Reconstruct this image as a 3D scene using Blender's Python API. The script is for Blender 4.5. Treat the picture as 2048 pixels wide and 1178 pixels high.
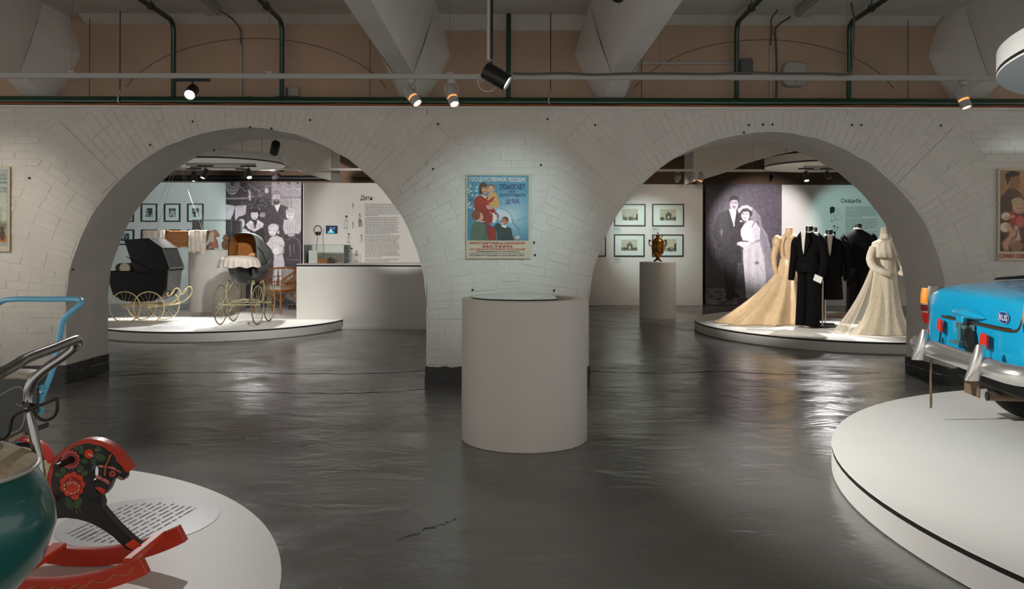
import bpy, math, random
import numpy as np
from mathutils import Matrix, Vector
for o in list(bpy.data.objects): bpy.data.objects.remove(o)
SC = bpy.context.scene
COL = SC.collection
PI = math.pi
# ------------------------------------------------------------------ camera
F, CX, HY, ROLL, EYE = 1600.0, 1024.0, 492.0, 0.0028, 1.5
cd = bpy.data.cameras.new('camera'); cam = bpy.data.objects.new('camera', cd); COL.objects.link(cam)
cd.sensor_width = 36.0; cd.lens = F/2048*36; cd.shift_y = -(589-HY)/2048; cd.clip_start = .05
cam.matrix_world = Matrix.Translation((0, 0, EYE)) @ Matrix.Rotation(PI/2, 4, 'X') @ Matrix.Rotation(ROLL, 4, 'Z')
SC.camera = cam
# ------------------------------------------------------------------ world and exposure
w = bpy.data.worlds.new('world'); SC.world = w; w.use_nodes = True
w.node_tree.nodes['Background'].inputs[0].default_value = (1.0, .955, .905, 1)
w.node_tree.nodes['Background'].inputs[1].default_value = .8
vs = SC.view_settings; vs.view_transform = 'Standard'; vs.look = 'None'; vs.gamma = 1; vs.exposure = 0.45
vs.use_curve_mapping = False

def ray(px, py):
    x, y = px-CX, py-HY; c, s = math.cos(ROLL), math.sin(ROLL)
    return (x*c+y*s)/F, (-x*s+y*c)/F
def at(px, py, Y):
    a, b = ray(px, py); return Vector((a*Y, Y, EYE-b*Y))
def gnd(px, py, z=0.):
    a, b = ray(px, py); Y = (EYE-z)/b; return Vector((a*Y, Y, z))

# ------------------------------------------------------------------ colours and materials
def lin1(c):
    c = c/255.
    return c/12.92 if c <= .04045 else ((c+.055)/1.055)**2.4
def lin(c): return tuple(lin1(x) for x in c)
MATS = {}
def mat(name, col, rough=.55, metal=0, var=0., vs_=6., bump=0., bs=40., spec=.5, coat=0., emit=None, es=1., trans=0., alpha=1., dist=.02, stretch=None):
    if name in MATS: return MATS[name]
    m = bpy.data.materials.new(name); m.use_nodes = True; nt = m.node_tree; N = nt.nodes; L = nt.links
    b = N['Principled BSDF']; c = lin(col)
    b.inputs['Base Color'].default_value = (*c, 1); b.inputs['Roughness'].default_value = rough
    b.inputs['Metallic'].default_value = metal; b.inputs['Specular IOR Level'].default_value = spec
    b.inputs['Coat Weight'].default_value = coat; b.inputs['Transmission Weight'].default_value = trans
    b.inputs['Alpha'].default_value = alpha
    if emit:
        b.inputs['Emission Color'].default_value = (*lin(emit), 1); b.inputs['Emission Strength'].default_value = es
    tc = None
    def coords():
        nonlocal tc
        if tc is None:
            t = N.new('ShaderNodeTexCoord'); tc = t.outputs['Object']
            if stretch:
                mp = N.new('ShaderNodeMapping'); mp.inputs['Scale'].default_value = stretch
                L.new(tc, mp.inputs[0]); tc = mp.outputs[0]
        return tc
    if var:
        n = N.new('ShaderNodeTexNoise'); n.inputs['Scale'].default_value = vs_; n.inputs['Detail'].default_value = 5
        L.new(coords(), n.inputs['Vector'])
        r = N.new('ShaderNodeValToRGB'); r.color_ramp.elements[0].position = .3; r.color_ramp.elements[1].position = .7
        r.color_ramp.elements[0].color = (*[x*(1-var) for x in c], 1)
        r.color_ramp.elements[1].color = (*[min(1, x*(1+var)) for x in c], 1)
        L.new(n.outputs[0], r.inputs[0]); L.new(r.outputs[0], b.inputs['Base Color'])
    if bump:
        n = N.new('ShaderNodeTexNoise'); n.inputs['Scale'].default_value = bs; n.inputs['Detail'].default_value = 6
        L.new(coords(), n.inputs['Vector'])
        bp = N.new('ShaderNodeBump'); bp.inputs['Strength'].default_value = bump; bp.inputs['Distance'].default_value = dist
        L.new(n.outputs[0], bp.inputs['Height']); L.new(bp.outputs[0], b.inputs['Normal'])
    MATS[name] = m; return m
def print_mat(name, rough, spec=.4, coat=0.):
    m = bpy.data.materials.new(name); m.use_nodes = True; nt = m.node_tree
    a = nt.nodes.new('ShaderNodeAttribute'); a.attribute_name = 'Col'
    b = nt.nodes['Principled BSDF']; nt.links.new(a.outputs['Color'], b.inputs['Base Color'])
    b.inputs['Roughness'].default_value = rough; b.inputs['Specular IOR Level'].default_value = spec
    b.inputs['Coat Weight'].default_value = coat; b.inputs['Coat Roughness'].default_value = .12
    MATS[name] = m; return m
PRINT = print_mat('printed_photo', .5); POSTER = print_mat('poster_print', .45, .4, .12)
def screen_mat():
    m = bpy.data.materials.new('lit_screen'); m.use_nodes = True; nt = m.node_tree
    a = nt.nodes.new('ShaderNodeAttribute'); a.attribute_name = 'Col'
    b = nt.nodes['Principled BSDF']; b.inputs['Base Color'].default_value = (0, 0, 0, 1)
    nt.links.new(a.outputs['Color'], b.inputs['Emission Color']); b.inputs['Emission Strength'].default_value = .9
    return m
SCREEN = screen_mat()

# ------------------------------------------------------------------ mesh builder
def spline(pts, n=6, closed=False):
    P = [Vector(p) for p in pts]; out = []; k = len(P)
    rng = range(k if closed else k-1)
    for i in rng:
        p0 = P[(i-1) % k] if closed or i > 0 else P[0]*2-P[1]
        p1 = P[i]; p2 = P[(i+1) % k]
        p3 = P[(i+2) % k] if closed or i+2 < k else P[-1]*2-P[-2]
        for j in range(n):
            t = j/n
            out.append(.5*((2*p1)+(p2-p0)*t+(2*p0-5*p1+4*p2-p3)*t*t+(3*p1-p0-3*p2+p3)*t**3))
    if not closed: out.append(P[-1])
    return out
class MB:
    def __init__(s): s.v = []; s.f = []; s.m = []; s.mi = 0; s.M = None
    def add(s, vv, ff):
        b = len(s.v)
        for p in vv:
            p = Vector(p); s.v.append(s.M @ p if s.M else p)
        for q in ff: s.f.append([i+b for i in q]); s.m.append(s.mi)
        return s
    def box(s, c, d, rz=0., ch=0.):
        hx, hy, hz = d[0]/2, d[1]/2, d[2]/2; R = Matrix.Rotation(rz, 3, 'Z')
        if ch <= 0:
            vv = [Vector((x*hx, y*hy, z*hz)) for z in (-1, 1) for y in (-1, 1) for x in (-1, 1)]
            ff = [(0, 2, 3, 1), (4, 5, 7, 6), (0, 1, 5, 4), (2, 6, 7, 3), (0, 4, 6, 2), (1, 3, 7, 5)]
        else:
            vv = []; 
            for z, e in ((-hz, ch), (-hz+ch, 0), (hz-ch, 0), (hz, ch)):
                a, b_ = hx-e, hy-e
                vv += [Vector((x, y, z)) for x, y in ((-a, -b_+ch*(e == 0)), (-a+ch*(e == 0), -b_), (a-ch*(e == 0), -b_), (a, -b_+ch*(e == 0)), (a, b_-ch*(e == 0)), (a-ch*(e == 0), b_), (-a+ch*(e == 0), b_), (-a, b_-ch*(e == 0)))]
            ff = [tuple(reversed(range(8))), tuple(range(24, 32))]
            for k in range(3): ff += [(k*8+i, k*8+(i+1) % 8, k*8+8+(i+1) % 8, k*8+8+i) for i in range(8)]
        return s.add([R @ p+Vector(c) for p in vv], ff)
    def prism(s, poly, axis, a, b):
        """poly: list of 2-D points; axis 'y' -> (x,z), 'z' -> (x,y), 'x' -> (y,z)"""
        def mk(p, t):
            return {'y': (p[0], t, p[1]), 'z': (p[0], p[1], t), 'x': (t, p[0], p[1])}[axis]
        n = len(poly); vv = [mk(p, a) for p in poly]+[mk(p, b) for p in poly]
        return s.add(vv, [tuple(range(n)), tuple(reversed(range(n, 2*n)))]+[(i, i+n, (i+1) % n+n, (i+1) % n) for i in range(n)])
    def rings(s, R, cap=(True, True), closed=False):
        n = len(R[0]); vv = [p for r in R for p in r]; ff = []
        k = len(R)
        for j in range(k if closed else k-1):
            a, b = j*n, ((j+1) % k)*n
            ff += [(a+i, a+(i+1) % n, b+(i+1) % n, b+i) for i in range(n)]
        if not closed:
            if cap[0]: ff.append(tuple(reversed(range(n))))
            if cap[1]: ff.append(tuple(range((k-1)*n, k*n)))
        return s.add(vv, ff)
    def tube(s, pts, r, n=10, closed=False, cap=True):
        P = [Vector(p) for p in pts]; k = len(P)
        if not hasattr(r, '__len__'): r = [r]*k
        T = []
        for i in range(k):
            a = P[(i-1) % k] if closed or i > 0 else P[i]; b = P[(i+1) % k] if closed or i < k-1 else P[i]
            T.append((b-a).normalized() if (b-a).length > 1e-9 else Vector((0, 0, 1)))
        u = T[0].orthogonal().normalized(); R = []
        for i in range(k):
            u = (u-T[i]*u.dot(T[i])); u = u.normalized() if u.length > 1e-6 else T[i].orthogonal().normalized()
            v = T[i].cross(u)
            R.append([P[i]+(u*math.cos(2*PI*j/n)+v*math.sin(2*PI*j/n))*r[i] for j in range(n)])
        return s.rings(R, (cap, cap), closed)
    def lathe(s, prof, c=(0, 0, 0), n=32, cap=True):
        R = [[(c[0]+r*math.cos(2*PI*j/n), c[1]+r*math.sin(2*PI*j/n), c[2]+z) for j in range(n)] for r, z in prof]
        return s.rings(R, (cap, cap))
    def ell(s, c, r, n=14, m=9, M=None):
        R = []
        for i in range(m+1):
            a = -PI/2+PI*i/m; cr = max(math.cos(a), .02)
            R.append([(r[0]*cr*math.cos(2*PI*j/n), r[1]*cr*math.sin(2*PI*j/n), r[2]*math.sin(a)) for j in range(n)])
        R = [[(M @ Vector(p) if M else Vector(p))+Vector(c) for p in q] for q in R]
        return s.rings(R)
    def sheet(s, G):
        n = len(G[0]); vv = [p for r in G for p in r]
        return s.add(vv, [(j*n+i, j*n+i+1, (j+1)*n+i+1, (j+1)*n+i) for j in range(len(G)-1) for i in range(n-1)])
    def build(s, name, m, parent=None, smooth=False, sharp=.7, bevel=0., sub=0, solid=0., loc=None, rz=0.):
        me = bpy.data.meshes.new(name); me.from_pydata([tuple(p) for p in s.v], [], s.f)
        ms = m if isinstance(m, (list, tuple)) else [m]
        for k in ms: me.materials.append(k)
        if len(ms) > 1: me.polygons.foreach_set('material_index', s.m)
        if smooth:
            me.polygons.foreach_set('use_smooth', [True]*len(me.polygons)); me.set_sharp_from_angle(angle=sharp)
        me.update()
        o = bpy.data.objects.new(name, me); COL.objects.link(o)
        if parent is not None: o.parent = parent
        if loc is not None: o.location = loc
        if rz: o.rotation_euler = (0, 0, rz)
        if solid:
            q = o.modifiers.new('solid', 'SOLIDIFY'); q.thickness = solid; q.offset = 0
        if sub:
            q = o.modifiers.new('sub', 'SUBSURF'); q.levels = sub; q.render_levels = sub
        if bevel:
            q = o.modifiers.new('bevel', 'BEVEL'); q.width = bevel; q.segments = 2; q.limit_method = 'ANGLE'; q.angle_limit = .6
        return o
def thing(name, label, cat, loc=(0, 0, 0), rz=0., group=None):
    o = bpy.data.objects.new(name, None); COL.objects.link(o); o.location = loc; o.rotation_euler = (0, 0, rz)
    o.empty_display_size = .1
    return tag(o, label, cat, group)
def tag(o, label, cat, group=None):
    o['label'] = label; o['category'] = cat
    if group: o['group'] = group
    return o
def struct(o, label=None, cat=None):
    o['kind'] = 'structure'
    if label: o['label'] = label
    if cat: o['category'] = cat
    return o
def ring(z, cx, cy, rx, ry, n=20, k=0., amp=0., ph=0.):
    return [(cx+rx*(1+amp*math.cos(k*t+ph))*math.cos(t), cy+ry*(1+amp*math.cos(k*t+ph))*math.sin(t), z) for t in [2*PI*j/n for j in range(n)]]
def text_mesh(s, parent, m, w, h, loc, rot=(PI/2, 0, 0), name='lettering', bold=0., depth=.0006, align='L'):
    """flat lettering scaled to w x h, lower-left corner at loc (parent space)"""
    cu = bpy.data.curves.new(name, 'FONT'); cu.body = s; cu.resolution_u = 2; cu.offset = bold; cu.extrude = 0
    t = bpy.data.objects.new(name, cu); COL.objects.link(t)
    dg = bpy.context.evaluated_depsgraph_get(); dg.update()
    me = bpy.data.meshes.new_from_object(t.evaluated_get(dg)); bpy.data.objects.remove(t)
    n = len(me.vertices); a = np.zeros(n*3); me.vertices.foreach_get('co', a); a = a.reshape(-1, 3)
    lo, hi = a.min(0), a.max(0); a = a-lo; a[:, 0] *= w/(hi[0]-lo[0]); a[:, 1] *= h/(hi[1]-lo[1])
    if align == 'C': a[:, 0] -= w/2
    a[:, 2] = 0; me.vertices.foreach_set('co', a.ravel()); me.materials.clear(); me.materials.append(m); me.update()
    o = bpy.data.objects.new(name, me); COL.objects.link(o); o.parent = parent; o.location = loc; o.rotation_euler = rot
    return o
# ------------------------------------------------------------------ printed pictures (colour stored on a fine grid)
class Paint:
    def __init__(s, x0, y0, x1, y1, nx, ny, bg):
        s.x0, s.y0, s.x1, s.y1 = x0, y0, x1, y1; s.nx, s.ny = nx, ny
        s.X, s.Y = np.meshgrid(np.linspace(x0, x1, nx), np.linspace(y0, y1, ny))   # y runs down the picture
        s.C = np.zeros((ny, nx, 3)); s.C[:] = bg; s.rng = np.random.RandomState(5)
    def mix(s, k, col):
        k = np.clip(k, 0, 1)[..., None]; s.C = s.C*(1-k)+np.array(col, float)*k
    def ell(s, cx, cy, rx, ry, col, soft=.12, rot=0., op=1.):
        c, q = math.cos(rot), math.sin(rot); dx, dy = s.X-cx, s.Y-cy
        d = np.hypot((dx*c+dy*q)/rx, (-dx*q+dy*c)/ry); s.mix(op*(1+soft/2-d)/soft, col)
    def poly(s, pts, col, op=1.):
        ins = np.zeros(s.X.shape, bool); n = len(pts); j = n-1
        for i in range(n):
            xi, yi = pts[i]; xj, yj = pts[j]
            if yi != yj: ins ^= ((yi > s.Y) != (yj > s.Y)) & (s.X < (xj-xi)*(s.Y-yi)/(yj-yi)+xi)
            j = i
        s.mix(ins.astype(float)*op, col)
    def line(s, pts, wd, col, op=1.):
        for (xa, ya), (xb, yb) in zip(pts, pts[1:]):
            dx, dy = xb-xa, yb-ya; t = np.clip(((s.X-xa)*dx+(s.Y-ya)*dy)/max(dx*dx+dy*dy, 1e-9), 0, 1)
            d = np.hypot(s.X-xa-t*dx, s.Y-ya-t*dy); s.mix(op*(1.3-d/(wd/2)), col)
    def noise(s, amp, cell=3, box=None, col=False):
        h, w_ = s.ny//cell+2, s.nx//cell+2; g = s.rng.randn(h, w_)
        yi = np.linspace(0, h-1.01, s.ny); xi = np.linspace(0, w_-1.01, s.nx)
        y0 = yi.astype(int); x0 = xi.astype(int); fy = (yi-y0)[:, None]; fx = (xi-x0)[None]
        q = (g[y0][:, x0]*(1-fx)+g[y0][:, x0+1]*fx)*(1-fy)+(g[y0+1][:, x0]*(1-fx)+g[y0+1][:, x0+1]*fx)*fy
        q = q*amp
        if box is not None: q = q*((s.X > box[0]) & (s.X < box[2]) & (s.Y > box[1]) & (s.Y < box[3]))
        s.C = np.clip(s.C+q[..., None], 0, 255)
    def blur(s, k=1):
        for _ in range(k):
            a = np.pad(s.C, ((1, 1), (1, 1), (0, 0)), 'edge')
            s.C = (a[1:-1, 1:-1]*4+a[:-2, 1:-1]+a[2:, 1:-1]+a[1:-1, :-2]+a[1:-1, 2:])/8
    def build(s, name, parent, w_, h, loc=(0, 0, 0), m=None, rot=(PI/2, 0, 0)):
        """upright picture, lower-left corner at loc, width along x, height along z"""
        ny, nx = s.ny, s.nx
        x = np.linspace(0, w_, nx); y = np.linspace(h, 0, ny); XX, YY = np.meshgrid(x, y)
        co = np.stack([XX, YY, np.zeros_like(XX)], -1).reshape(-1, 3)
        i = np.arange(ny*nx).reshape(ny, nx)
        q = np.stack([i[1:, :-1], i[1:, 1:], i[:-1, 1:], i[:-1, :-1]], -1).reshape(-1, 4)
        me = bpy.data.meshes.new(name); me.vertices.add(len(co)); me.vertices.foreach_set('co', co.ravel())
        me.loops.add(q.size); me.loops.foreach_set('vertex_index', q.ravel().astype(np.int32))
        me.polygons.add(len(q)); me.polygons.foreach_set('loop_start', np.arange(0, q.size, 4, dtype=np.int32))
        me.update(calc_edges=True)
        c = np.clip(s.C, 0, 255)/255.; c = np.where(c <= .04045, c/12.92, ((c+.055)/1.055)**2.4).reshape(-1, 3)
        at_ = me.color_attributes.new('Col', 'FLOAT_COLOR', 'POINT')
        at_.data.foreach_set('color', np.concatenate([c, np.ones((len(c), 1))], 1).astype(np.float32).ravel())
        me.materials.append(m or PRINT)
        o = bpy.data.objects.new(name, me); COL.objects.link(o); o.parent = parent; o.location = loc; o.rotation_euler = rot
        return o
# ================================================================== STRUCTURE
M_WALL = mat('painted_brick_white', (208, 203, 194), .75, var=.05, vs_=3, bump=.35, bs=14, dist=.012)
M_BRICK = mat('painted_brick_face', (210, 205, 196), .72, var=.05, vs_=4, bump=.45, bs=26, dist=.008)
M_PLAST = mat('plaster_white', (224, 219, 211), .8, var=.05, vs_=2.5, bump=.3, bs=7, dist=.02)
M_CEIL = mat('ceiling_whitewash', (212, 207, 199), .85, var=.08, vs_=2, bump=.25, bs=8, dist=.02)
M_BEIGE = mat('beige_limewash', (188, 160, 138), .85, var=.1, vs_=1.6, bump=.3, bs=9, dist=.015)
M_BROWN = mat('brown_backwall', (104, 84, 66), .9, var=.12, vs_=1.5, bump=.2, bs=8)
M_DARKPL = mat('dark_plinth_paint', (60, 60, 59), .6, var=.2, vs_=9, bump=.6, bs=22, dist=.02)
M_WHITE = mat('museum_white_paint', (226, 224, 219), .5, var=.015, vs_=4)
M_WPANEL = mat('wall_panel_white', (222, 219, 213), .6, var=.02, vs_=2)
M_BLACKGAP = mat('plain_black', (16, 16, 16), .5)  # black colour of the edge bands, filler opening and lamb's eye
def floor_mat():
    m = bpy.data.materials.new('grey_epoxy_floor'); m.use_nodes = True; nt = m.node_tree; N = nt.nodes; L = nt.links
    b = N['Principled BSDF']; tc = N.new('ShaderNodeTexCoord')
    def noise(sc, det, st=None, dist=0.):
        n = N.new('ShaderNodeTexNoise'); n.inputs['Scale'].default_value = sc; n.inputs['Detail'].default_value = det
        n.inputs['Distortion'].default_value = dist
        if st:
            mp = N.new('ShaderNodeMapping'); mp.inputs['Scale'].default_value = st
            L.new(tc.outputs['Object'], mp.inputs[0]); L.new(mp.outputs[0], n.inputs['Vector'])
        else: L.new(tc.outputs['Object'], n.inputs['Vector'])
        return n.outputs[0]
    def ramp(src, p0, c0, p1, c1):
        r = N.new('ShaderNodeValToRGB'); e = r.color_ramp.elements
        e[0].position = p0; e[0].color = (*c0, 1); e[1].position = p1; e[1].color = (*c1, 1)
        L.new(src, r.inputs[0]); return r.outputs[0]
    big = noise(.7, 5, (1, 1.2, 1), .6)
    c = ramp(big, .3, lin((98, 97, 95)), .7, lin((116, 115, 112)))
    fine = ramp(noise(60, 4, (1, 3, 1)), .35, (.82,)*3, .65, (1.05,)*3)
    mx = N.new('ShaderNodeMixRGB'); mx.blend_type = 'MULTIPLY'; mx.inputs[0].default_value = .8
    L.new(c, mx.inputs[1]); L.new(fine, mx.inputs[2]); L.new(mx.outputs[0], b.inputs['Base Color'])
    rg = ramp(noise(1.1, 6, (1, 1.3, 1), 1.), .32, (.13,)*3, .7, (.30,)*3); L.new(rg, b.inputs['Roughness'])
    b.inputs['Specular IOR Level'].default_value = .5
    wave = noise(1.5, 3, (1.0, 1.5, 1), .8); mid = noise(6, 5, (1, 1.7, 1), 1.0); grit = noise(150, 3, (1, 1.2, 1))
    a1 = N.new('ShaderNodeMath'); a1.operation = 'MULTIPLY_ADD'; a1.inputs[1].default_value = .22; L.new(mid, a1.inputs[0]); L.new(wave, a1.inputs[2])
    a2 = N.new('ShaderNodeMath'); a2.operation = 'MULTIPLY_ADD'; a2.inputs[1].default_value = .022; L.new(grit, a2.inputs[0]); L.new(a1.outputs[0], a2.inputs[2])
    bp = N.new('ShaderNodeBump'); bp.inputs['Strength'].default_value = .4; bp.inputs['Distance'].default_value = .036
    L.new(a2.outputs[0], bp.inputs['Height']); L.new(bp.outputs[0], b.inputs['Normal'])
    return m
fl = MB(); fl.box((0, 9, -.05), (34, 27, .1)); struct(fl.build('floor', floor_mat()), 'grey glossy painted concrete floor', 'floor')
FL = bpy.data.objects['floor']
def floor_crack(pts, r, seed):
    q = random.Random(seed); P = spline([gnd(x, y, .0) for x, y in pts], 8); k = MB(); n = len(P)
    A = [(p.x+q.uniform(-.02, .02), p.y+q.uniform(-.02, .02), .051) for p in P]; B2 = [(a[0]+q.uniform(-.004, .004), a[1]+r*q.uniform(.4, 1.6), .051) for a in A]
    k.sheet([A, B2]); k.build('floor_crack', mat('crack_dark', (34, 31, 28), .8), FL, loc=(0, 0, -.05+.0006))
floor_crack([(150, 757), (300, 748), (420, 745), (600, 748), (760, 747), (850, 742)], .035, 1)
floor_crack([(430, 783), (560, 786), (700, 787), (800, 783), (850, 778)], .02, 2)
floor_crack([(1180, 742), (1300, 747), (1450, 744), (1600, 750), (1760, 746)], .03, 3)
floor_crack([(800, 1080), (860, 1058), (905, 1040)], .012, 4)
floor_crack([(1180, 640), (1350, 655), (1420, 700)], .03, 5)
CZ = 4.03
WY0, WY1 = 8.66, 9.56           # arcade wall front and back faces
UY = 8.9                        # beige upper wall face
WTOP = 2.985
# ceilings
c = MB(); c.box((0, 3.2, CZ+.06), (20, 11.6, .12)); struct(c.build('ceiling', M_CEIL), 'pale whitewashed ceiling slab', 'ceiling')
c = MB(); c.box((0, 15.4, CZ+.06), (34, 12.4, .12)); struct(c.build('ceiling_rear', M_CEIL), 'dim ceiling of the rear rooms', 'ceiling')
# cornice strip where beige wall meets ceiling (three bays between beams)
def cornice(n, x0, x1, drop):
    m = MB(); m.prism([(UY-.16, CZ), (UY, CZ), (UY, CZ-drop), (UY-.03, CZ-drop+.01)], 'x', x0, x1)
    struct(m.build('trim_%d' % n, M_CEIL), 'whitewashed cornice above the beige wall', 'trim')
cornice(1, -4.75, -1.1, .07); cornice(2, -1.1, 1.1, .14); cornice(3, 1.1, 4.7, .07)
m = MB(); m.box((0, (UY+WY1+.2)/2, (WTOP+CZ)/2), (20, WY1+.2-UY, CZ-WTOP)); struct(m.build('wall_upper', M_BEIGE), 'beige limewashed wall above the pipe', 'wall')
# ---- arcade wall
ARCH = [(-2.875, .82, 1.95), (2.775, .80, 1.94)]
XE = 8.2
def arcade():
    m = MB(); K = 48; xs = [-XE]
    cols = []
    prof = {}
    for cx, zc, R in ARCH:
        pts = [(cx-R, 0.)]+[(cx-R*math.cos(PI*i/K), zc+R*math.sin(PI*i/K)) for i in range(K+1)]+[(cx+R, 0.)]
        rnd = random.Random(3)
        pts = [pts[0]]+[(x+rnd.uniform(-.006, .006), z+rnd.uniform(-.006, .006)) for x, z in pts[1:-1]]+[pts[-1]]
        prof[cx] = pts
    for Y in (WY0, WY1):
        edges = [-XE]
        for cx, zc, R in ARCH: edges += [cx-R, cx+R]
        edges.append(XE)
        for a, b in ((edges[0], edges[1]), (edges[2], edges[3]), (edges[4], edges[5])):
            m.add([(a, Y, 0), (b, Y, 0), (b, Y, WTOP), (a, Y, WTOP)], [(0, 1, 2, 3) if Y == WY0 else (3, 2, 1, 0)])
        for cx, zc, R in ARCH:
            p = prof[cx][1:-1]
            for q, r in zip(p, p[1:]):
                m.add([(q[0], Y, q[1]), (r[0], Y, r[1]), (r[0], Y, WTOP), (q[0], Y, WTOP)], [(0, 1, 2, 3) if Y == WY0 else (3, 2, 1, 0)])
    m.mi = 1
    for cx, zc, R in ARCH:
        p = prof[cx]
        for q, r in zip(p, p[1:]):
            m.add([(q[0], WY0, q[1]), (q[0], WY1, q[1]), (r[0], WY1, r[1]), (r[0], WY0, r[1])], [(0, 1, 2, 3)])
    m.mi = 0
    m.add([(-XE, WY0, WTOP), (XE, WY0, WTOP), (XE, WY1, WTOP), (-XE, WY1, WTOP)], [(0, 1, 2, 3)])
    return m.build('wall_arcade', [M_WALL, M_PLAST])
ARC = struct(arcade(), 'white painted brick arcade wall with two round arches', 'wall')
# ---- bricks of the arcade wall front
def clip(poly, a, b, c):
    out = []
    for i in range(len(poly)):
        p, q = poly[i-1], poly[i]; dp = a*p[0]+b*p[1]-c; dq = a*q[0]+b*q[1]-c
        if (dp <= 0) != (dq <= 0):
            t = dp/(dp-dq); out.append((p[0]+(q[0]-p[0])*t, p[1]+(q[1]-p[1])*t))
        if dq <= 0: out.append(q)
    return out
def area(p): return abs(sum(p[i-1][0]*p[i][1]-p[i][0]*p[i-1][1] for i in range(len(p))))/2
def make_bricks():
    rnd = random.Random(11); B = []
    ZT, ZB = WTOP-.01, .21; XM = -.05; XL = 6.3
    skew = []
    for ai, (cx, zc, R) in enumerate(ARCH):
        lo_x, hi_x = (-XL, XM) if ai == 0 else (XM, XL)
        def P(r, t): return (cx+r*math.cos(t), zc+r*math.sin(t))
        segs = [(0, math.radians(38.5), 2.72), (math.radians(45), math.radians(135), 3.0), (math.radians(141.5), PI, 2.72)]
        for t0, t1, ro in segs:
            n = max(1, round((t1-t0)*2.28/.086))
            for k in range(n):
                a, b = t0+(t1-t0)*k/n, t0+(t1-t0)*(k+1)/n; r = R+.012; g = .0035/2.3
                off = rnd.choice((.13, .26)) if k % 2 else .26
                first = True
                while r < ro-.03:
                    L = off if first else .255+rnd.uniform(-.012, .012); first = False
                    r2 = min(r+L, ro)
                    p = [P(r+.004, a+g), P(r2-.004, a+g), P(r2-.004, b-g), P(r+.004, b-g)]
                    p = clip(p, 0, 1, ZT); p = clip(p, 1, 0, hi_x-.003) if p else p; p = clip(p, -1, 0, -lo_x-.003) if p else p
                    if len(p) > 2 and area(p) > .004: B.append(p)
                    r = r2
        for t, s in ((math.radians(45), -1), (math.radians(135), 1)):
            d = (math.cos(t), math.sin(t)); nrm = (-d[1]*s, d[0]*s); wd = .25
            p = [(cx+d[0]*r+nrm[0]*q, zc+d[1]*r+nrm[1]*q) for r, q in ((R+.015, .006), (2.86, .006), (2.86, wd), (R+.03, wd))]
            p = clip(p, 1, 0, hi_x); p = clip(p, -1, 0, -lo_x); skew.append(p)
    row = 0; z = ZB
    while z < ZT-.02:
        z2 = min(z+.082, ZT); x = -XL-(.13 if row % 2 else 0)
        while x < XL:
            x2 = x+.262+rnd.uniform(-.01, .01)
            p = [(x+.004, z+.0035), (x2-.004, z+.0035), (x2-.004, z2-.0035), (x+.004, z2-.0035)]
            mx, mz = (x+x2)/2, (z+z2)/2; ok = True
            for cx, zc, R in ARCH:
                if mz < zc:
                    if p and abs(mx-cx) < R+.14:
                        if mx < cx: p = clip(p, 1, 0, cx-R-.012)
                        else: p = clip(p, -1, 0, -(cx+R+.012))
                else:
                    d = math.hypot(mx-cx, mz-zc); t = math.degrees(math.atan2(mz-zc, mx-cx))
                    lim = 3.0 if 45 < t < 135 else (2.87 if 37 < t < 143 else 2.72)
                    if p and d < lim+.15:
                        u = ((mx-cx)/d, (mz-zc)/d)
                        p = clip(p, -u[0], -u[1], -(u[0]*cx+u[1]*zc+lim+.004))
                if len(p) < 3: ok = False; break
            if ok and area(p) > .004: B.append(p)
            x = x2
        z = z2; row += 1
    def vis(p):
        mx = sum(q[0] for q in p)/len(p); mz = sum(q[1] for q in p)/len(p)
        k = area(p)
        if abs(mx) > 5.5 or (-.36 < mx < .47 and mz < 1.1) or mz > 2.93: k *= .1
        return k
    B.sort(key=vis, reverse=True)
    def brick(m, p, h=.0032, e=.006):
        p = p if sum(p[i-1][0]*p[i][1]-p[i][0]*p[i-1][1] for i in range(len(p))) > 0 else p[::-1]
        n = len(p); gx = sum(q[0] for q in p)/n; gz = sum(q[1] for q in p)/n; hh = h+rnd.uniform(-.002, .003)
        inn = []
        for q in p:
            d = math.hypot(q[0]-gx, q[1]-gz); k = max(.3, 1-e*1.4/d); inn.append((gx+(q[0]-gx)*k, gz+(q[1]-gz)*k))
        t = [rnd.uniform(-.0018, .0018) for _ in p]
        vv = [(q[0], WY0+.001, q[1]) for q in p]+[(q[0], WY0-hh+t[i], q[1]) for i, q in enumerate(inn)]
        m.add(vv, [tuple(range(n, 2*n))]+[(i, (i+1) % n, (i+1) % n+n, i+n) for i in range(n)])
    for p in B[:300]:
        m = MB(); brick(m, p); m.build('brick', M_BRICK, ARC)
    m = MB()
    for p in B[300:]: brick(m, p)
    o = m.build('brickwork', M_BRICK, ARC); o['kind'] = 'stuff'
    for p in skew:
        m = MB(); brick(m, p, .008, .004); m.build('skewback_stone', M_BRICK, ARC)
make_bricks()
# drilled holes and rust spots on the painted wall
mh = MB(); rnd = random.Random(8)
for px, py in ((866, 338), (1095, 238), (876, 248), (1190, 250), (385, 243), (428, 300), (500, 255), (543, 257), (30, 208), (1488, 265), (1498, 250), (1526, 249), (1545, 249), (1704, 250), (1723, 250), (1882, 251), (1068, 485), (1070, 510), (945, 580), (1108, 581), (146, 539), (58, 356), (1082, 330), (620, 240), (300, 290)):
    p = at(px, py, WY0-.012); mh.ell((p.x, p.y, p.z), (.012, .004, .014), 7, 4)
mh.build('drill_holes', mat('hole_dark', (48, 42, 36), .9), ARC)
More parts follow.
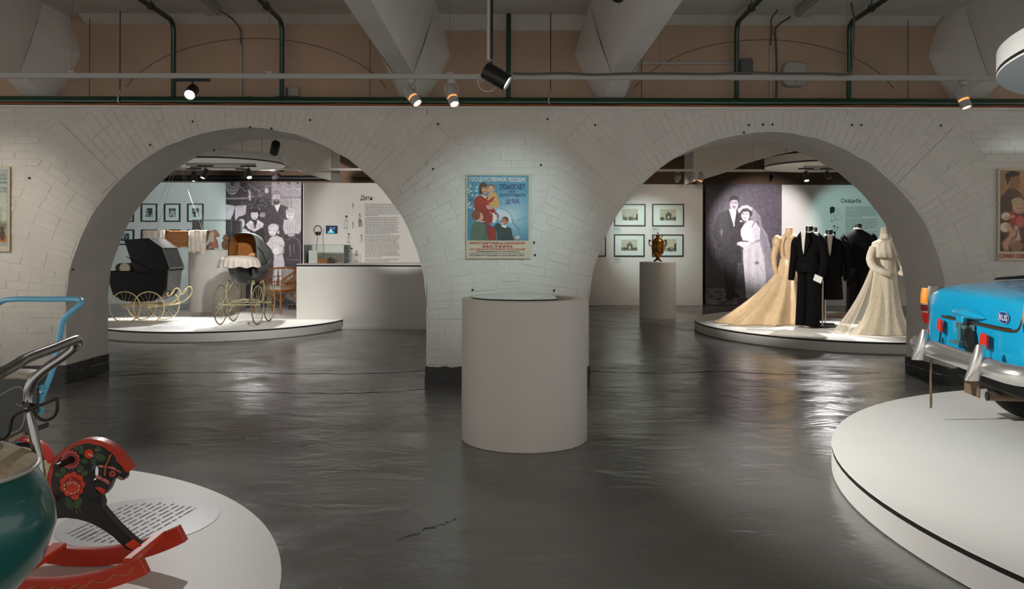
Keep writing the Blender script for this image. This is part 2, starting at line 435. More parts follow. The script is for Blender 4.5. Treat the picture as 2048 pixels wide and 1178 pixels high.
# plinths
def plinth(x0, x1):
    m = MB(); r = random.Random(int(x0*10)); z1 = .19; N_ = 26
    pts = [(x0+(x1-x0)*i/N_, z1+r.uniform(-.008, .012)) for i in range(N_+1)]
    y0, y1 = WY0-.018, WY1+.01
    vv = [(x, y0, 0) for x, z in pts]+[(x, y0, z-.02) for x, z in pts]+[(x, y0+.017, z) for x, z in pts]
    k = N_+1; m.add(vv, [(j*k+i, j*k+i+1, (j+1)*k+i+1, (j+1)*k+i) for j in range(2) for i in range(N_)])
    for x, s in ((x0, -1), (x1, 1)):
        # two courses of dark bricks round the jamb
        for row, (za, zb) in enumerate(((0, .10), (.106, .20))):
            y = y0-(.0 if row else .12)
            while y < y1-.02:
                ya, yb = max(y, y0), min(y+.255, y1); d = .012+r.uniform(0, .006)
                m.box((x+s*(d-.02)/2-s*0, (ya+yb)/2, (za+zb)/2+r.uniform(-.004, .004)), (.02+d, yb-ya-.008, zb-za), 0, .006); y += .255
    return m
for n_, (a, b) in enumerate(((-XE, ARCH[0][0]-ARCH[0][2]), (ARCH[0][0]+ARCH[0][2], ARCH[1][0]-ARCH[1][2]), (ARCH[1][0]+ARCH[1][2], XE))):
    o = plinth(a, b).build('baseboard_'+('left', 'middle', 'right')[n_], M_DARKPL)
    struct(o, 'dark grey painted plinth at the foot of the %s pier' % ('left', 'middle', 'right')[n_], 'plinth')
# ledge under the pipe
m = MB(); m.box((0, WY0+.1, WTOP+.012), (2*XE, .26, .024), 0, .005); struct(m.build('trim_4', M_PLAST), 'narrow ledge on top of the arcade wall', 'trim')
# faint relieving-arch outline on the beige wall
def relief(cx, r, zc):
    m = MB()
    m.tube([(cx+r*math.cos(t), UY-.001, zc+r*.55*math.sin(t)) for t in [PI*.12+PI*.76*i/20 for i in range(21)]], .004, 5)
    return m
mm = MB()
for cx in (-2.85, 2.8):
    q = relief(cx, 1.55, 2.95); mm.add(q.v, q.f)
mm.build('wall_cracks', mat('crack_brown', (110, 86, 70), .9), bpy.data.objects['wall_upper'])
# ---- ceiling beams with corbels
def beam(s, X0, label):
    """X0: inner ceiling edge; s = +1 beam lies to the right of it"""
    m = MB(); z0 = 3.3
    sec = [(X0, CZ), (X0+s*.24, z0), (X0+s*.44, z0), (X0+s*.72, CZ)]
    if s < 0: sec = sec[::-1]
    m.prism(sec, 'y', -1.0, UY-.5)
    # corbel flaring into the wall
    def ringat(y, a):
        pts = [(X0-s*.0*a, CZ), (X0+s*(.135-.24*a), 3.62), (X0+s*.24-s*.20*a, z0+.02), (X0+s*.24-s*.06*a, z0-.22*a), (X0+s*.44-s*.02*a, z0-.22*a), (X0+s*.60, z0+.22), (X0+s*.72, CZ)]
        return [(x, y, z) for x, z in pts]
    R = [ringat(UY-.52, 0.05), ringat(UY-.3, .45), ringat(UY-.1, 1.), ringat(UY+.02, 1.05)]
    if s < 0: R = [r[::-1] for r in R]
    n = len(R[0]); m.add([p for r in R for p in r], [(j*n+i, (j+1)*n+i, (j+1)*n+(i+1) % n, j*n+(i+1) % n) for j in range(3) for i in range(n)])
    struct(m.build('ceiling_beam', M_PLAST, smooth=True, sharp=.5), label, 'beam')
beam(-1, -.80, 'whitewashed ceiling beam left of the centre bay')
beam(1, .80, 'whitewashed ceiling beam right of the centre bay')
beam(-1, -4.92, 'whitewashed ceiling beam at the far left pier')
beam(1, 4.74, 'whitewashed ceiling beam at the far right pier')
# ---- rear rooms
RY = 20.4
m = MB(); m.box((0, RY+.9, 2.0), (34, .3, 4.06)); struct(m.build('wall_back', M_BROWN), 'dark brown wall behind the display panels', 'wall')
for s, nm in ((-1, 'left'), (1, 'right')):
    m = MB(); m.box((s*13.5, 15.4, 2.0), (.3, 11.5, 4.06)); struct(m.build('wall_rear_'+nm, M_PLAST), 'plastered side wall of the rear %s room' % nm, 'wall')
def rib(s):
    k = 17/15.
    pts = [(3.40, 2.72), (3.64, 2.79), (4.08, 2.92), (4.43, 3.08), (4.82, 3.2), (5.24, 3.32), (5.8, 3.43), (6.5, 3.49), (7.2, 3.49), (8.0, 3.4), (9.0, 3.1), (10.4, 2.6)]
    P = [(s*x*k, 1.5+(z-1.5)*k) for x, z in pts]; Z = CZ+.02
    m = MB(); n = len(P); Y0, Y1 = 17.0, 17.9
    for q, r in zip(P, P[1:]):
        m.add([(q[0], Y0, q[1]), (r[0], Y0, r[1]), (r[0], Y0, Z), (q[0], Y0, Z), (q[0], Y1, q[1]), (r[0], Y1, r[1]), (r[0], Y1, Z), (q[0], Y1, Z)], [(0, 1, 2, 3), (4, 7, 6, 5), (0, 4, 5, 1)])
    m.add([(P[0][0], Y0, P[0][1]), (P[0][0], Y1, P[0][1]), (P[0][0], Y1, Z), (P[0][0], Y0, Z)], [(0, 1, 2, 3)])
    struct(m.build('ceiling_rib', M_PLAST), 'arched plaster rib in the rear %s room' % ('left' if s < 0 else 'right'), 'rib')
rib(-1); rib(1)
# dividing pier between the two rear rooms
m = MB(); m.box((.0, 11.9, 2.0), (.6, 4.5, 4.06)); struct(m.build('wall_divider', M_PLAST), 'plain wall dividing the two rear rooms', 'wall')
# ================================================================== LAMPS
M_BLK = mat('lamp_black', (20, 20, 21), .42); M_WLAMP = mat('lamp_white', (176, 173, 168), .45)
M_LIT = mat('lamp_lens_lit', (255, 255, 255), .3, emit=(255, 252, 245), es=6.)
M_OFF = mat('lamp_lens_dark', (60, 62, 64), .15)
M_GLOW = mat('halogen_glow', (255, 180, 120), .4, emit=(255, 150, 80), es=1.1)
M_WARM = mat('halogen_lens', (255, 240, 225), .4, emit=(255, 226, 196), es=3.)
M_STEEL = mat('galvanised_steel', (150, 150, 148), .4, .9)
COOL, NEUT, WARM = (.80, .97, 1.0), (1., .98, .95), (1., .88, .74)
def spot_light(parent, loc, d, power, deg, blend, col, rad=.03):
    l = bpy.data.lights.new('spot_beam', 'SPOT'); l.energy = power; l.spot_size = math.radians(deg); l.spot_blend = blend
    l.color = col; l.shadow_soft_size = rad
    o = bpy.data.objects.new('spot_beam', l); COL.objects.link(o); o.parent = parent; o.location = loc
    o.rotation_euler = Vector(d).to_track_quat('-Z', 'Y').to_euler()
    return o
def axis_M(p, d):
    q = Vector(d).normalized().to_track_quat('Z', 'Y').to_matrix().to_4x4(); return Matrix.Translation(p) @ q
def can_spot(label, loc, target, L=.19, r=.05, adapter=.30, stem=.07, power=0, deg=40, blend=.5, col=NEUT, group=None, lit=None, mt=None, hang=None, beam_to=None):
    """cylindrical track spot hanging under loc"""
    t = thing('track_spotlight', label, 'spotlight', loc, 0, group); mt = mt or M_BLK
    if adapter:
        m = MB(); m.box((0, 0, -.012), (adapter, .034, .024), 0, .004); m.build('track_adapter', mt, t)
    if hang:
        m = MB(); m.tube([(0, 0, 0), (0, 0, hang)], .012, 10); m.build('drop_rod', mt, t, True)
    m = MB(); m.tube([(0, 0, -.02), (0, 0, -stem-.02)], .009, 8); m.build('stem', mt, t, True)
    p = Vector((0, 0, -stem-.02)); d = (Vector(target)-Vector(loc)-p).normalized()
    c0 = p-d*L*.30+Vector((0, 0, -r*.6))
    m = MB(); m.M = axis_M(c0, d)
    m.lathe([(r*.55, 0), (r*.92, .006), (r, .02), (r, L), (r*.9, L), (r*.86, L-.02)], n=22)
    m.build('lamp_head', mt, t, True)
    on = lit if lit is not None else power > 0
    m = MB(); m.M = axis_M(c0+d*(L-.018), d); m.lathe([(r*.86, 0), (r*.6, .004), (.002, .006)], n=20)
    m.build('lens', M_LIT if on else M_OFF, t, True)
    if power:
        dl = (Vector(beam_to)-Vector(loc)-c0).normalized() if beam_to else d
        spot_light(t, c0+d*(L+.012), dl, power, deg, blend, col)
    return t
def halogen_spot(label, loc, target, power=0, deg=50, k=1., group=None, col=WARM):
    """white ribbed halogen projector on a yoke"""
    t = thing('halogen_spotlight', label, 'spotlight', loc, 0, group)
    m = MB(); m.lathe([(.03*k, 0), (.034*k, -.012*k), (.03*k, -.03*k)], n=16); m.build('track_adapter', M_WLAMP, t, True)
    d = (Vector(target)-Vector(loc)).normalized(); p = Vector((0, 0, -.12*k))
    side = d.cross(Vector((0, 0, 1))).normalized()
    m = MB()
    for s in (-1, 1):
        m.tube([(0, 0, -.025*k), side*(s*.052*k)+Vector((0, 0, -.04*k)), side*(s*.054*k)+p], .006*k, 6)
    m.build('yoke', M_WLAMP, t)
    M = axis_M(p-d*.075*k, d)
    m = MB(); m.M = M; n = 28
    def rib_ring(z, r): return [(r*(1+.05*(j % 2))*math.cos(2*PI*j/n), r*(1+.05*(j % 2))*math.sin(2*PI*j/n), z) for j in range(n)]
    m.rings([rib_ring(0, .034*k), rib_ring(.01*k, .043*k), rib_ring(.10*k, .043*k)]); m.build('rear_housing', M_WLAMP, t)
    m = MB(); m.M = M; m.lathe([(.034*k, .10*k), (.038*k, .104*k), (.038*k, .116*k), (.034*k, .12*k)], n=20); m.build('glow_gap', M_GLOW, t, True)
    m = MB(); m.M = M; m.rings([rib_ring(.118*k, .039*k), rib_ring(.175*k, .039*k), rib_ring(.175*k, .033*k), rib_ring(.165*k, .03*k)]); m.build('front_barrel', M_WLAMP, t)
    m = MB(); m.M = M; m.lathe([(.031*k, .168*k), (.02*k, .171*k), (.001, .172*k)], n=16); m.build('lens', M_WARM, t, True)
    m = MB(); m.tube(spline([(-.03*k, .02, -.03*k), (-.05*k, .03, -.09*k), (-.03*k, .02, -.13*k)], 5), .003*k, 5); m.build('lamp_cable', M_WLAMP, t, True)
    if power: spot_light(t, p+d*(.112*k), d, power, deg, .6, col, .03)
    return t
# ---- white ceiling track across the front room
TY, TZ = 7.9, 3.17
t = thing('lighting_track', 'long white lighting track hung across the front room', 'track', (0, TY, TZ))
m = MB(); m.box((-.6, 0, 0), (12.6, .036, .052), 0, .004); m.build('rail', M_WLAMP, t)
for x in (-4.35, -2.4, -.62, 1.45, 3.3):
    m = MB(); m.box((x, 0, .035), (.06, .044, .02)); m.build('hanger_clip', M_WLAMP, t)
    m = MB(); m.tube([(x, 0, .04), (x, 0, CZ-TZ)], .0022, 5); m.build('suspension_wire', M_STEEL, t)
for px in (960,):
    p = at(px, 162, TY); m = MB(); m.lathe([(.045, -.028), (.05, -.034), (.03, -.05)], (p.x, 0, 0), 18); m.build('socket_cap', M_WLAMP, t, True)
p = at(385, 160, TY)
can_spot('lit black spotlight under the white track beside the left vertical pipes', (p.x, TY, TZ-.030), (-2.7, 3.6, .3), .17, .055, .34, .06, 200, 62, .7, NEUT, beam_to=(-1.9, 3.0, .2))
for px, lab, tg, pw in ((822, 'white halogen spotlight on the track under the left centre beam', (1.4, 6.4, .0), 22), (903, 'white halogen spotlight with glowing front lens beside the black rod lamp', (.4, 6.2, .2), 22), (1925, 'white halogen spotlight on the track near the right pier', (4.9, 7.2, .8), 14)):
    p = at(px, 162, TY); halogen_spot(lab, (p.x, TY, TZ-.0305), tg, pw, 55, 1.25)
# rod-hung black spotlight that lights the car
p = at(983, 118, 6.0)
t = can_spot('large black spotlight hung from the ceiling on a rod, aimed at the car', tuple(p), (3.3, 5.5, .7), .21, .066, 0, .05, 440, 84, .7, (1., .985, .95), hang=CZ-p.z, beam_to=(4.3, 4.9, .2))
m = MB(); m.tube([(-.022, .0, -.01), (-.022, 0, CZ-p.z)], .014, 10); m.build('white_conduit', M_WLAMP, t, True)
m = MB(); m.tube(spline([(-.03, 0, -.05), (-.10, .02, -.13), (-.08, .02, -.22), (0, 0, -.24), (.06, 0, -.17)], 6), .004, 6); m.build('clear_cable', mat('clear_cable', (190, 186, 180), .2), t, True)
# unseen poster lamps on an added second track, overhead out of view
t = thing('lighting_track', 'unseen white lighting track added overhead for the posters', 'track', (0, 5.4, 3.42))
m = MB(); m.box((0, 0, 0), (12.2, .036, .052), 0, .004); m.build('rail', M_WLAMP, t)
for x in (-5, -2.2, .3, 2.8, 5):
    m = MB(); m.tube([(x, 0, .02), (x, 0, CZ-3.42)], .0022, 5); m.build('suspension_wire', M_STEEL, t)
for x, tg, col, pw, lab in ((.75, (-.12, 8.6, 1.72), (.70, .97, 1.), 150, 'unseen overhead black spotlight aimed at the family allowance poster'),
                       (5.7, (5.65, 8.6, 1.8), (.70, .97, 1.), 170, 'unseen overhead black spotlight aimed at the brown portrait poster'),
                       (-6.0, (-5.5, 8.6, 1.75), (1., .93, .82), 140, 'unseen overhead black spotlight aimed at the pale landscape poster')):
    can_spot(lab, (x, 5.4, 3.394), tg, power=pw, deg=38, blend=1., col=col)
# ================================================================== PIPES AND CABLES
M_GREEN = mat('green_pipe_paint', (17, 60, 40), .28, var=.1, vs_=5, coat=.4)
PYY, PZ = 8.72, 3.066
t = thing('heating_pipe', 'thick dark green pipe running along the wall ledge', 'pipe', (0, PYY, PZ))
m = MB(); m.tube([(-XE, 0, 0), (XE, 0, 0)], .054, 20); m.build('main_pipe', M_GREEN, t, True)
for px in (500, 1644):
    p = at(px, 200, PYY); m = MB(); m.tube([(p.x-.03, 0, 0), (p.x+.03, 0, 0)], .0575, 20); m.build('weld_collar', M_GREEN, t, True)
def riser(px, z1=CZ-.09, run=True, name='vertical green pipe'):
    p = at(px, 120, PYY); x = p.x
    t_ = thing('riser_pipe', name, 'pipe', (x, PYY, PZ))
    pts = [(0, 0, .0535), (0, 0, z1-PZ-.10)]
    if run: pts += [(0, -.03, z1-PZ-.03), (0, -.10, z1-PZ), (0, -6.5, z1-PZ)]
    else: pts += [(0, 0, CZ-PZ)]
    m_ = MB(); m_.tube(pts, .027, 14); m_.build('pipe', M_GREEN, t_, True)
    if run:
        for y in (-.55, -2.5):
            m_ = MB(); m_.tube([(.036*math.cos(a), y, z1-PZ+.036*math.sin(a)) for a in [2*PI*i/16 for i in range(16)]], .006, 6, True)
            m_.tube([(0, y, z1-PZ+.036), (0, y, CZ-PZ)], .005, 6); m_.build('pipe_hanger', M_BLK, t_, True)
riser(347, name='vertical green pipe beside the lit black spotlight')
riser(564, name='vertical green pipe above the two small white boxes')
riser(1017, CZ-.04, False, name='vertical green pipe behind the rod-hung black lamp')
riser(1473, name='vertical green pipe beside the grey wall speaker')
riser(1698, name='vertical green pipe with a grey cable along it')
m = MB(); rnd = random.Random(4)
m.tube([(-XE+i*.4, WY0-.02+rnd.uniform(-.006, .006), WTOP+.035+rnd.uniform(-.006, .008)) for i in range(int(2*XE/.4)+1)], .011, 7)
tag(m.build('ledge_cable', mat('orange_cable', (150, 82, 42), .5, var=.3, vs_=3), smooth=True), 'thin orange brown cable lying below the green pipe', 'cable')
def rod(px, y0, r, lab, hook=False):
    p = at(px, 150, PYY-.07 if hook else PYY+.1); t_ = thing('hanger_rod', lab, 'rod', (p.x, p.y, PZ))
    m_ = MB(); m_.tube([(0, 0, .09 if hook else -.05), (0, 0, CZ-PZ)], r, 6); m_.build('rod', mat('rod_dark', (52, 56, 52), .5), t_, True)
    if hook:
        m_ = MB(); m_.tube(spline([(0, 0, .11), (-.012, -.0, .06), (-.02, .0, .0), (-.005, .02, -.06), (0, .06, -.07)], 5), .010, 8)
        m_.build('hook', M_STEEL, t_, True)
rod(179, 0, .004, 'thin dark rod left of the hooked pipe hanger')
rod(240, 0, .006, 'dark rod with steel hook left of the lit black spotlight', True)
rod(740, 0, .004, 'thin dark rod left of the left centre beam')
rod(1101, 0, .006, 'dark rod with steel hook right of the rod-hung lamp', True)
rod(1283, 0, .004, 'thin dark rod just right of the right centre beam')
rod(1816, 0, .004, 'thin dark rod near the right pier beam')
# fluorescent fittings on the ceiling with conduits
def fluor(px0, px1, lab):
    a = at((px0+px1)/2, 33, UY-.1); z = CZ-.05
    t_ = thing('ceiling_luminaire', lab, 'light fitting', (a.x, 6.9, z))
    m_ = MB(); m_.box((0, 0, 0), (.16, 3.2, .09), 0, .01); m_.build('housing', M_WLAMP, t_)
    m_ = MB(); m_.box((0, 0, -.05), (.12, 3.1, .02), 0, .006); m_.build('diffuser', mat('opal_diffuser', (190, 184, 178), .4), t_)
fluor(430, 467, 'unlit fluorescent light fitting left of the left centre beam'); fluor(1568, 1600, 'unlit fluorescent light fitting right of the right centre beam')
def conduit(px, lab, mts):
    a = at(px, 120, UY-.012); t_ = thing('wall_conduit', lab, 'conduit', (a.x, UY-.013, WTOP+.03))
    m_ = MB(); m_.box((0, 0, .36), (.022, .024, .72)); m_.build('trunking', mts[0], t_)
    m_ = MB(); m_.tube(spline([(.0, 0, .70), (0, -.01, .78), (-.0, -.04, .88), (-.05, -.18, .96), (-.09, -.5, .965)], 5), .009, 7); m_.build('flex_cable', mts[1], t_, True)
M_CABG = mat('grey_cable', (92, 88, 82), .5); M_DUCT = mat('white_duct', (178, 170, 160), .5)
conduit(482, 'white conduit strip running up to the left light fitting', (M_DUCT, M_CABG))
conduit(1541, 'white conduit strip beside the white wall speaker', (M_DUCT, M_CABG))
p = at(1552, 120, UY-.02)
m = MB(); m.tube(spline([(0, 0, 0), (.01, 0, .4), (0, 0, .75), (-.02, -.06, .9), (.05, -.3, .95)], 6), .010, 7)
tag(m.build('wall_cable', M_CABG, smooth=True, loc=(p.x, UY-.02, WTOP+.03)), 'grey cable running up the beige wall beside the white conduit', 'cable')
a = at(1270, 126, UY-.01); b = at(1468, 126, UY-.01)
m = MB(); m.box(((b.x-a.x)/2, 0, 0), (b.x-a.x, .02, .032), 0, .003); tag(m.build('cable_duct', M_DUCT, loc=(a.x, UY-.011, a.z)), 'short horizontal white cable duct on the beige wall', 'duct')
pts = [at(x, y, TY-.065) for x, y in ((1025, 147), (1060, 148), (1130, 146), (1180, 149), (1260, 147), (1340, 147), (1420, 148), (1500, 145), (1560, 147), (1640, 147), (1690, 149), (1703, 143))]+[at(1706, 100, TY-.065), at(1708, 40, TY-.065), at(1702, 5, TY-.065)]
m = MB(); m.tube(spline([q-pts[0] for q in pts], 4), .011, 7); tag(m.build('loose_cable', M_CABG, smooth=True, loc=pts[0]), 'loose grey cable lying along the white track and up the right pipe', 'cable')
def wall_box(px0, py0, px1, py1, name, lab, cat, mt, d=.06, ch=.02, extra=None):
    a = at(px0, py1, UY-d); b = at(px1, py0, UY-d)
    m_ = MB(); W, H = b.x-a.x, b.z-a.z
    pts_ = []
    for cx, cz, t0 in ((W/2-ch, H/2-ch, 0), (-W/2+ch, H/2-ch, PI/2), (-W/2+ch, -H/2+ch, PI), (W/2-ch, -H/2+ch, 1.5*PI)):
        pts_ += [(cx+ch*math.cos(t0+PI/2*i/5), cz+ch*math.sin(t0+PI/2*i/5)) for i in range(6)]
    m_.rings([[(x*k, y, z*k) for x, z in pts_] for y, k in ((d, 1), (.012, 1), (0, .93))])
    t_ = thing(name, lab, cat, ((a.x+b.x)/2, UY-d-.001, (a.z+b.z)/2)); m_.build('housing', mt, t_, True)
    return t_, W, H
t, W, H = wall_box(1480, 116, 1507, 147, 'wall_speaker', 'grey wall speaker behind the right vertical pipe', 'speaker', mat('speaker_grey', (92, 95, 93), .6), .1, .03)
m = MB(); m.box((0, -.004, -.01), (W*.8, .006, H*.75), 0, .002); m.build('grille', mat('speaker_grille', (104, 107, 105), .8, bump=.4, bs=400), t)
t, W, H = wall_box(1567, 123, 1615, 172, 'wall_speaker', 'white rounded square wall speaker on the beige wall', 'speaker', mat('speaker_white', (168, 163, 155), .55), .09, .07)
m = MB(); m.lathe([(.008, 0), (.006, .004)], n=10); q = m.build('logo_button', M_CABG, t); q.location = (0, -.002, -H*.3); q.rotation_euler = (PI/2, 0, 0)
for i, (x0, x1) in enumerate(((550, 572), (575, 597))):
    t, W, H = wall_box(x0, 174, x1, 192, 'junction_box', ('small white junction box behind the second green riser', 'small white junction box clear of the second green riser')[i], 'junction box', mat('box_white', (178, 170, 160), .5), .05, .008)
    m = MB(); m.box((0, -.003, 0), (W*.8, .004, H*.8)); m.build('cover', MATS['box_white'], t)
for px, py in ((1531, 4), (1787, 3)):
    p = at(px, py, 7.4); p.z = CZ-.2
    m = MB(); m.lathe([(.012, .2), (.012, .06), (.022, .05), (.022, .02), (.01, .015), (.006, 0), (.02, -.004), (.02, -.008)], n=12)
    tag(m.build('sprinkler_head', mat('brass', (150, 110, 60), .35, .9), smooth=True, loc=p), 'brass sprinkler head under the ceiling '+('beside the fluorescent fitting' if px < 1600 else 'near the right pier'), 'sprinkler')
# ================================================================== POSTERS ON THE PIERS
def poster_thing(name, label, x0, z0, w_, h, paper):
    t_ = thing(name, label, 'poster', (x0, WY0-.035, z0))
    m_ = MB(); m_.box((w_/2, .012, h/2), (w_, .02, h), 0, .002); m_.build('backing_board', paper, t_)
    return t_
PAPER = mat('poster_paper', (205, 190, 165), .7, var=.04, vs_=8)
PY = WY0-.035
# -- centre poster
a = at(932, 517, PY); b = at(1062, 347.5, PY); W, H = b.x-a.x, b.z-a.z
PC = poster_thing('allowance_poster', 'vintage blue poster of a mother with three children on middle pier', a.x, a.z, W, H, PAPER)
# picture coordinates follow the zoomed view: x 200..870, y 120..835
pt = Paint(200, 122, 870, 835, 190, 206, (74, 132, 158))
for i in range(40): pt.ell(200+670*pt.rng.rand(), 120+300*pt.rng.rand(), 90, 50, (82+20*pt.rng.rand(), 145, 168), 1.4, op=.25)
pt.ell(700, 560, 190, 190, (170, 196, 206), 1.2, op=.8); pt.ell(560, 540, 120, 60, (205, 214, 216), 1., op=.8)
for i in range(70):
    x, y = 205+110*pt.rng.rand(), 220+270*pt.rng.rand(); pt.ell(x, y, 7+8*pt.rng.rand(), 5+5*pt.rng.rand(), (205, 215, 205) if pt.rng.rand() > .4 else (60, 92, 96), .6, op=.7)
pt.line([(560, 480), (640, 510), (680, 560), (700, 650), (770, 710)], 7, (60, 70, 80), .7)
pt.line([(740, 610), (860, 590)], 6, (90, 100, 110), .5); pt.line([(720, 650), (800, 800)], 7, (70, 90, 100), .4)
pt.poly([(300, 350), (270, 400), (275, 480), (300, 540), (330, 640), (400, 660), (520, 620), (545, 560), (470, 460), (480, 380), (400, 345)], (150, 44, 28))       # jumper
pt.poly([(380, 480), (400, 640), (510, 700), (520, 835), (400, 835), (330, 640)], (120, 48, 44)); pt.poly([(440, 720), (505, 690), (515, 835), (440, 835)], (146, 44, 26))
pt.ell(372, 262, 46, 62, (74, 44, 28)); pt.ell(350, 305, 26, 30, (74, 44, 28)); pt.ell(388, 275, 33, 52, (205, 150, 112)); pt.ell(384, 232, 34, 22, (80, 48, 30))
for ex in (374, 402): pt.ell(ex, 264, 8, 4, (60, 36, 26), .8)
pt.line([(392, 270), (397, 288)], 5, (176, 118, 86)); pt.ell(388, 300, 12, 5, (166, 60, 48), .8)
pt.poly([(345, 335), (400, 380), (412, 340), (392, 352), (355, 328)], (226, 224, 214))
pt.ell(460, 262, 38, 44, (110, 66, 38)); pt.ell(458, 275, 34, 42, (214, 160, 120))
for ex in (445, 474): pt.ell(ex, 272, 6, 3, (70, 40, 30), .8)
pt.ell(458, 300, 9, 4, (170, 70, 56), .8)
pt.poly([(425, 330), (470, 305), (515, 315), (540, 400), (548, 470), (490, 470), (440, 440), (415, 390)], (206, 158, 84)); pt.line([(440, 350), (530, 440)], 8, (176, 124, 56), .6)
pt.poly([(300, 380), (330, 370), (420, 400), (470, 370), (490, 330), (500, 360), (470, 410), (400, 440), (320, 430)], (164, 50, 32)); pt.ell(470, 345, 26, 15, (210, 156, 116))
pt.ell(440, 470, 40, 24, (206, 150, 118), rot=.3); pt.poly([(430, 510), (470, 540), (500, 530), (540, 500), (520, 560), (490, 640), (470, 640), (480, 560)], (222, 214, 206)); pt.ell(500, 600, 22, 44, (226, 216, 206), rot=.3); pt.ell(512, 540, 14, 12, (40, 62, 120))
pt.poly([(600, 520), (680, 560), (690, 640), (600, 640), (560, 600)], (210, 214, 216), .8)
pt.ell(290, 560, 46, 52, (120, 70, 40)); pt.ell(335, 580, 40, 48, (214, 152, 118)); pt.ell(300, 560, 40, 50, (126, 74, 42)); pt.line([(300, 625), (390, 630)], 12, (226, 222, 214))
pt.poly([(240, 690), (270, 635), (330, 625), (400, 660), (410, 760), (430, 835), (235, 835)], (86, 108, 84)); pt.line([(330, 680), (300, 790)], 8, (66, 86, 68)); pt.line([(390, 690), (395, 835)], 8, (60, 78, 62))
pt.ell(612, 612, 36, 38, (66, 40, 30)); pt.ell(600, 628, 33, 36, (186, 116, 84)); pt.ell(588, 650, 14, 6, (232, 220, 210), .8)
pt.poly([(500, 660), (530, 640), (580, 670), (630, 680), (680, 700), (690, 770), (715, 835), (530, 835), (520, 740), (490, 690)], (42, 60, 56)); pt.poly([(560, 670), (590, 690), (622, 700), (630, 675), (600, 665)], (228, 226, 220)); pt.poly([(545, 720), (560, 800), (580, 740)], (54, 76, 70)); pt.ell(735, 805, 28, 18, (186, 130, 92)); pt.ell(750, 800, 26, 16, (200, 196, 190), .9)
pt.noise(5, 3); pt.blur(1)
k = W/(895-185)
pt.build('printed_picture', PC, 670*k, 715*k, ((200-185)*k, -.0005, H-(835-102)*k), POSTER)
M_T1 = mat('print_cream', (222, 214, 196), .6); M_T2 = mat('print_navy', (22, 42, 104), .6); M_T3 = mat('print_red', (176, 52, 34), .6); M_T4 = mat('print_ink', (38, 50, 84), .6); M_VIO = mat('print_violet', (66, 58, 122), .6)
def ptx(s, x0, y0, x1, y1, m_, bold=.02): text_mesh(s, PC, m_, (x1-x0)*k, (y1-y0)*k, ((x0-185)*k, -.0016, H-(y1-102)*k), bold=bold)
ptx('ГОСУДАРСТВЕННОЕ', 222, 140, 630, 195, M_T1, .025); ptx('ПОСОБИЕ', 645, 143, 836, 192, M_T1, .025)
ptx('ПОМОГАЕТ', 555, 217, 830, 278, M_T2, .03); ptx('МНЕ', 655, 288, 728, 312, M_T2); ptx('ВОСПИТЫВАТЬ', 555, 320, 836, 355, M_T2, .025); ptx('ДЕТЕЙ.', 615, 372, 775, 438, M_VIO, .03)
ptx('МНОГОДЕТНЫЕ и ОДИНОКИЕ', 225, 850, 830, 880, M_T3, .03); ptx('МАТЕРИ', 368, 887, 692, 914, M_T3, .03); ptx('ЗА НАЗНАЧЕНИЕМ ПОСОБИЯ', 225, 920, 830, 942, M_T3)
ptx('обращайтесь в Исполком', 300, 948, 770, 966, M_T4); ptx('районного, городского совета депутатов трудящихся', 225, 970, 830, 984, M_T4, 0); ptx('ПО МЕСТУ ВАШЕГО ЖИТЕЛЬСТВА.', 225, 990, 830, 1006, M_T4)
# -- left poster (mostly outside the frame)
a = at(-128, 503, PY); b = at(19, 333, PY); W2, H2 = b.x-a.x, b.z-a.z
PL = poster_thing('landscape_poster', 'pale green poster on the left pier with small figures below', a.x, a.z, W2, H2, PAPER)
pt = Paint(0, 0, 100, 115, 110, 126, (158, 172, 160)); pt.ell(60, 55, 60, 30, (196, 204, 190), 1.4, op=.8)
pt.ell(86, 78, 16, 18, (112, 120, 88), .6); pt.ell(95, 70, 8, 10, (190, 196, 176), .8); pt.ell(75, 70, 14, 14, (128, 136, 100), .7)
pt.poly([(0, 104), (100, 101), (100, 110), (0, 112)], (190, 116, 62)); pt.poly([(80, 84), (93, 90), (84, 98), (70, 96)], (120, 84, 50))
for x, c_ in ((84, (52, 66, 96)), (93, (92, 64, 44)), (60, (120, 60, 50))): pt.ell(x, 99, 4.2, 8, c_, .3); pt.ell(x, 89, 2.4, 3, (70, 48, 40), .4)
pt.noise(5, 3); pt.blur(1); pt.build('printed_picture', PL, W2*.94, H2*.90, (W2*.03, -.0005, H2*.07), POSTER)
for j, (s_, y) in enumerate((('МОГУТ', .88), ('УЧРЕЖДЕНИЯ', .84), ('ОХРАНЫ', .80), ('МАТЕРИНСТВА', .73), ('ДЕТЕЙ', .69))):
    text_mesh(s_, PL, M_T4, W2*(.24 if j % 2 else .16), H2*.028, (W2*(.72 if j % 2 else .80), -.0016, H2*y))
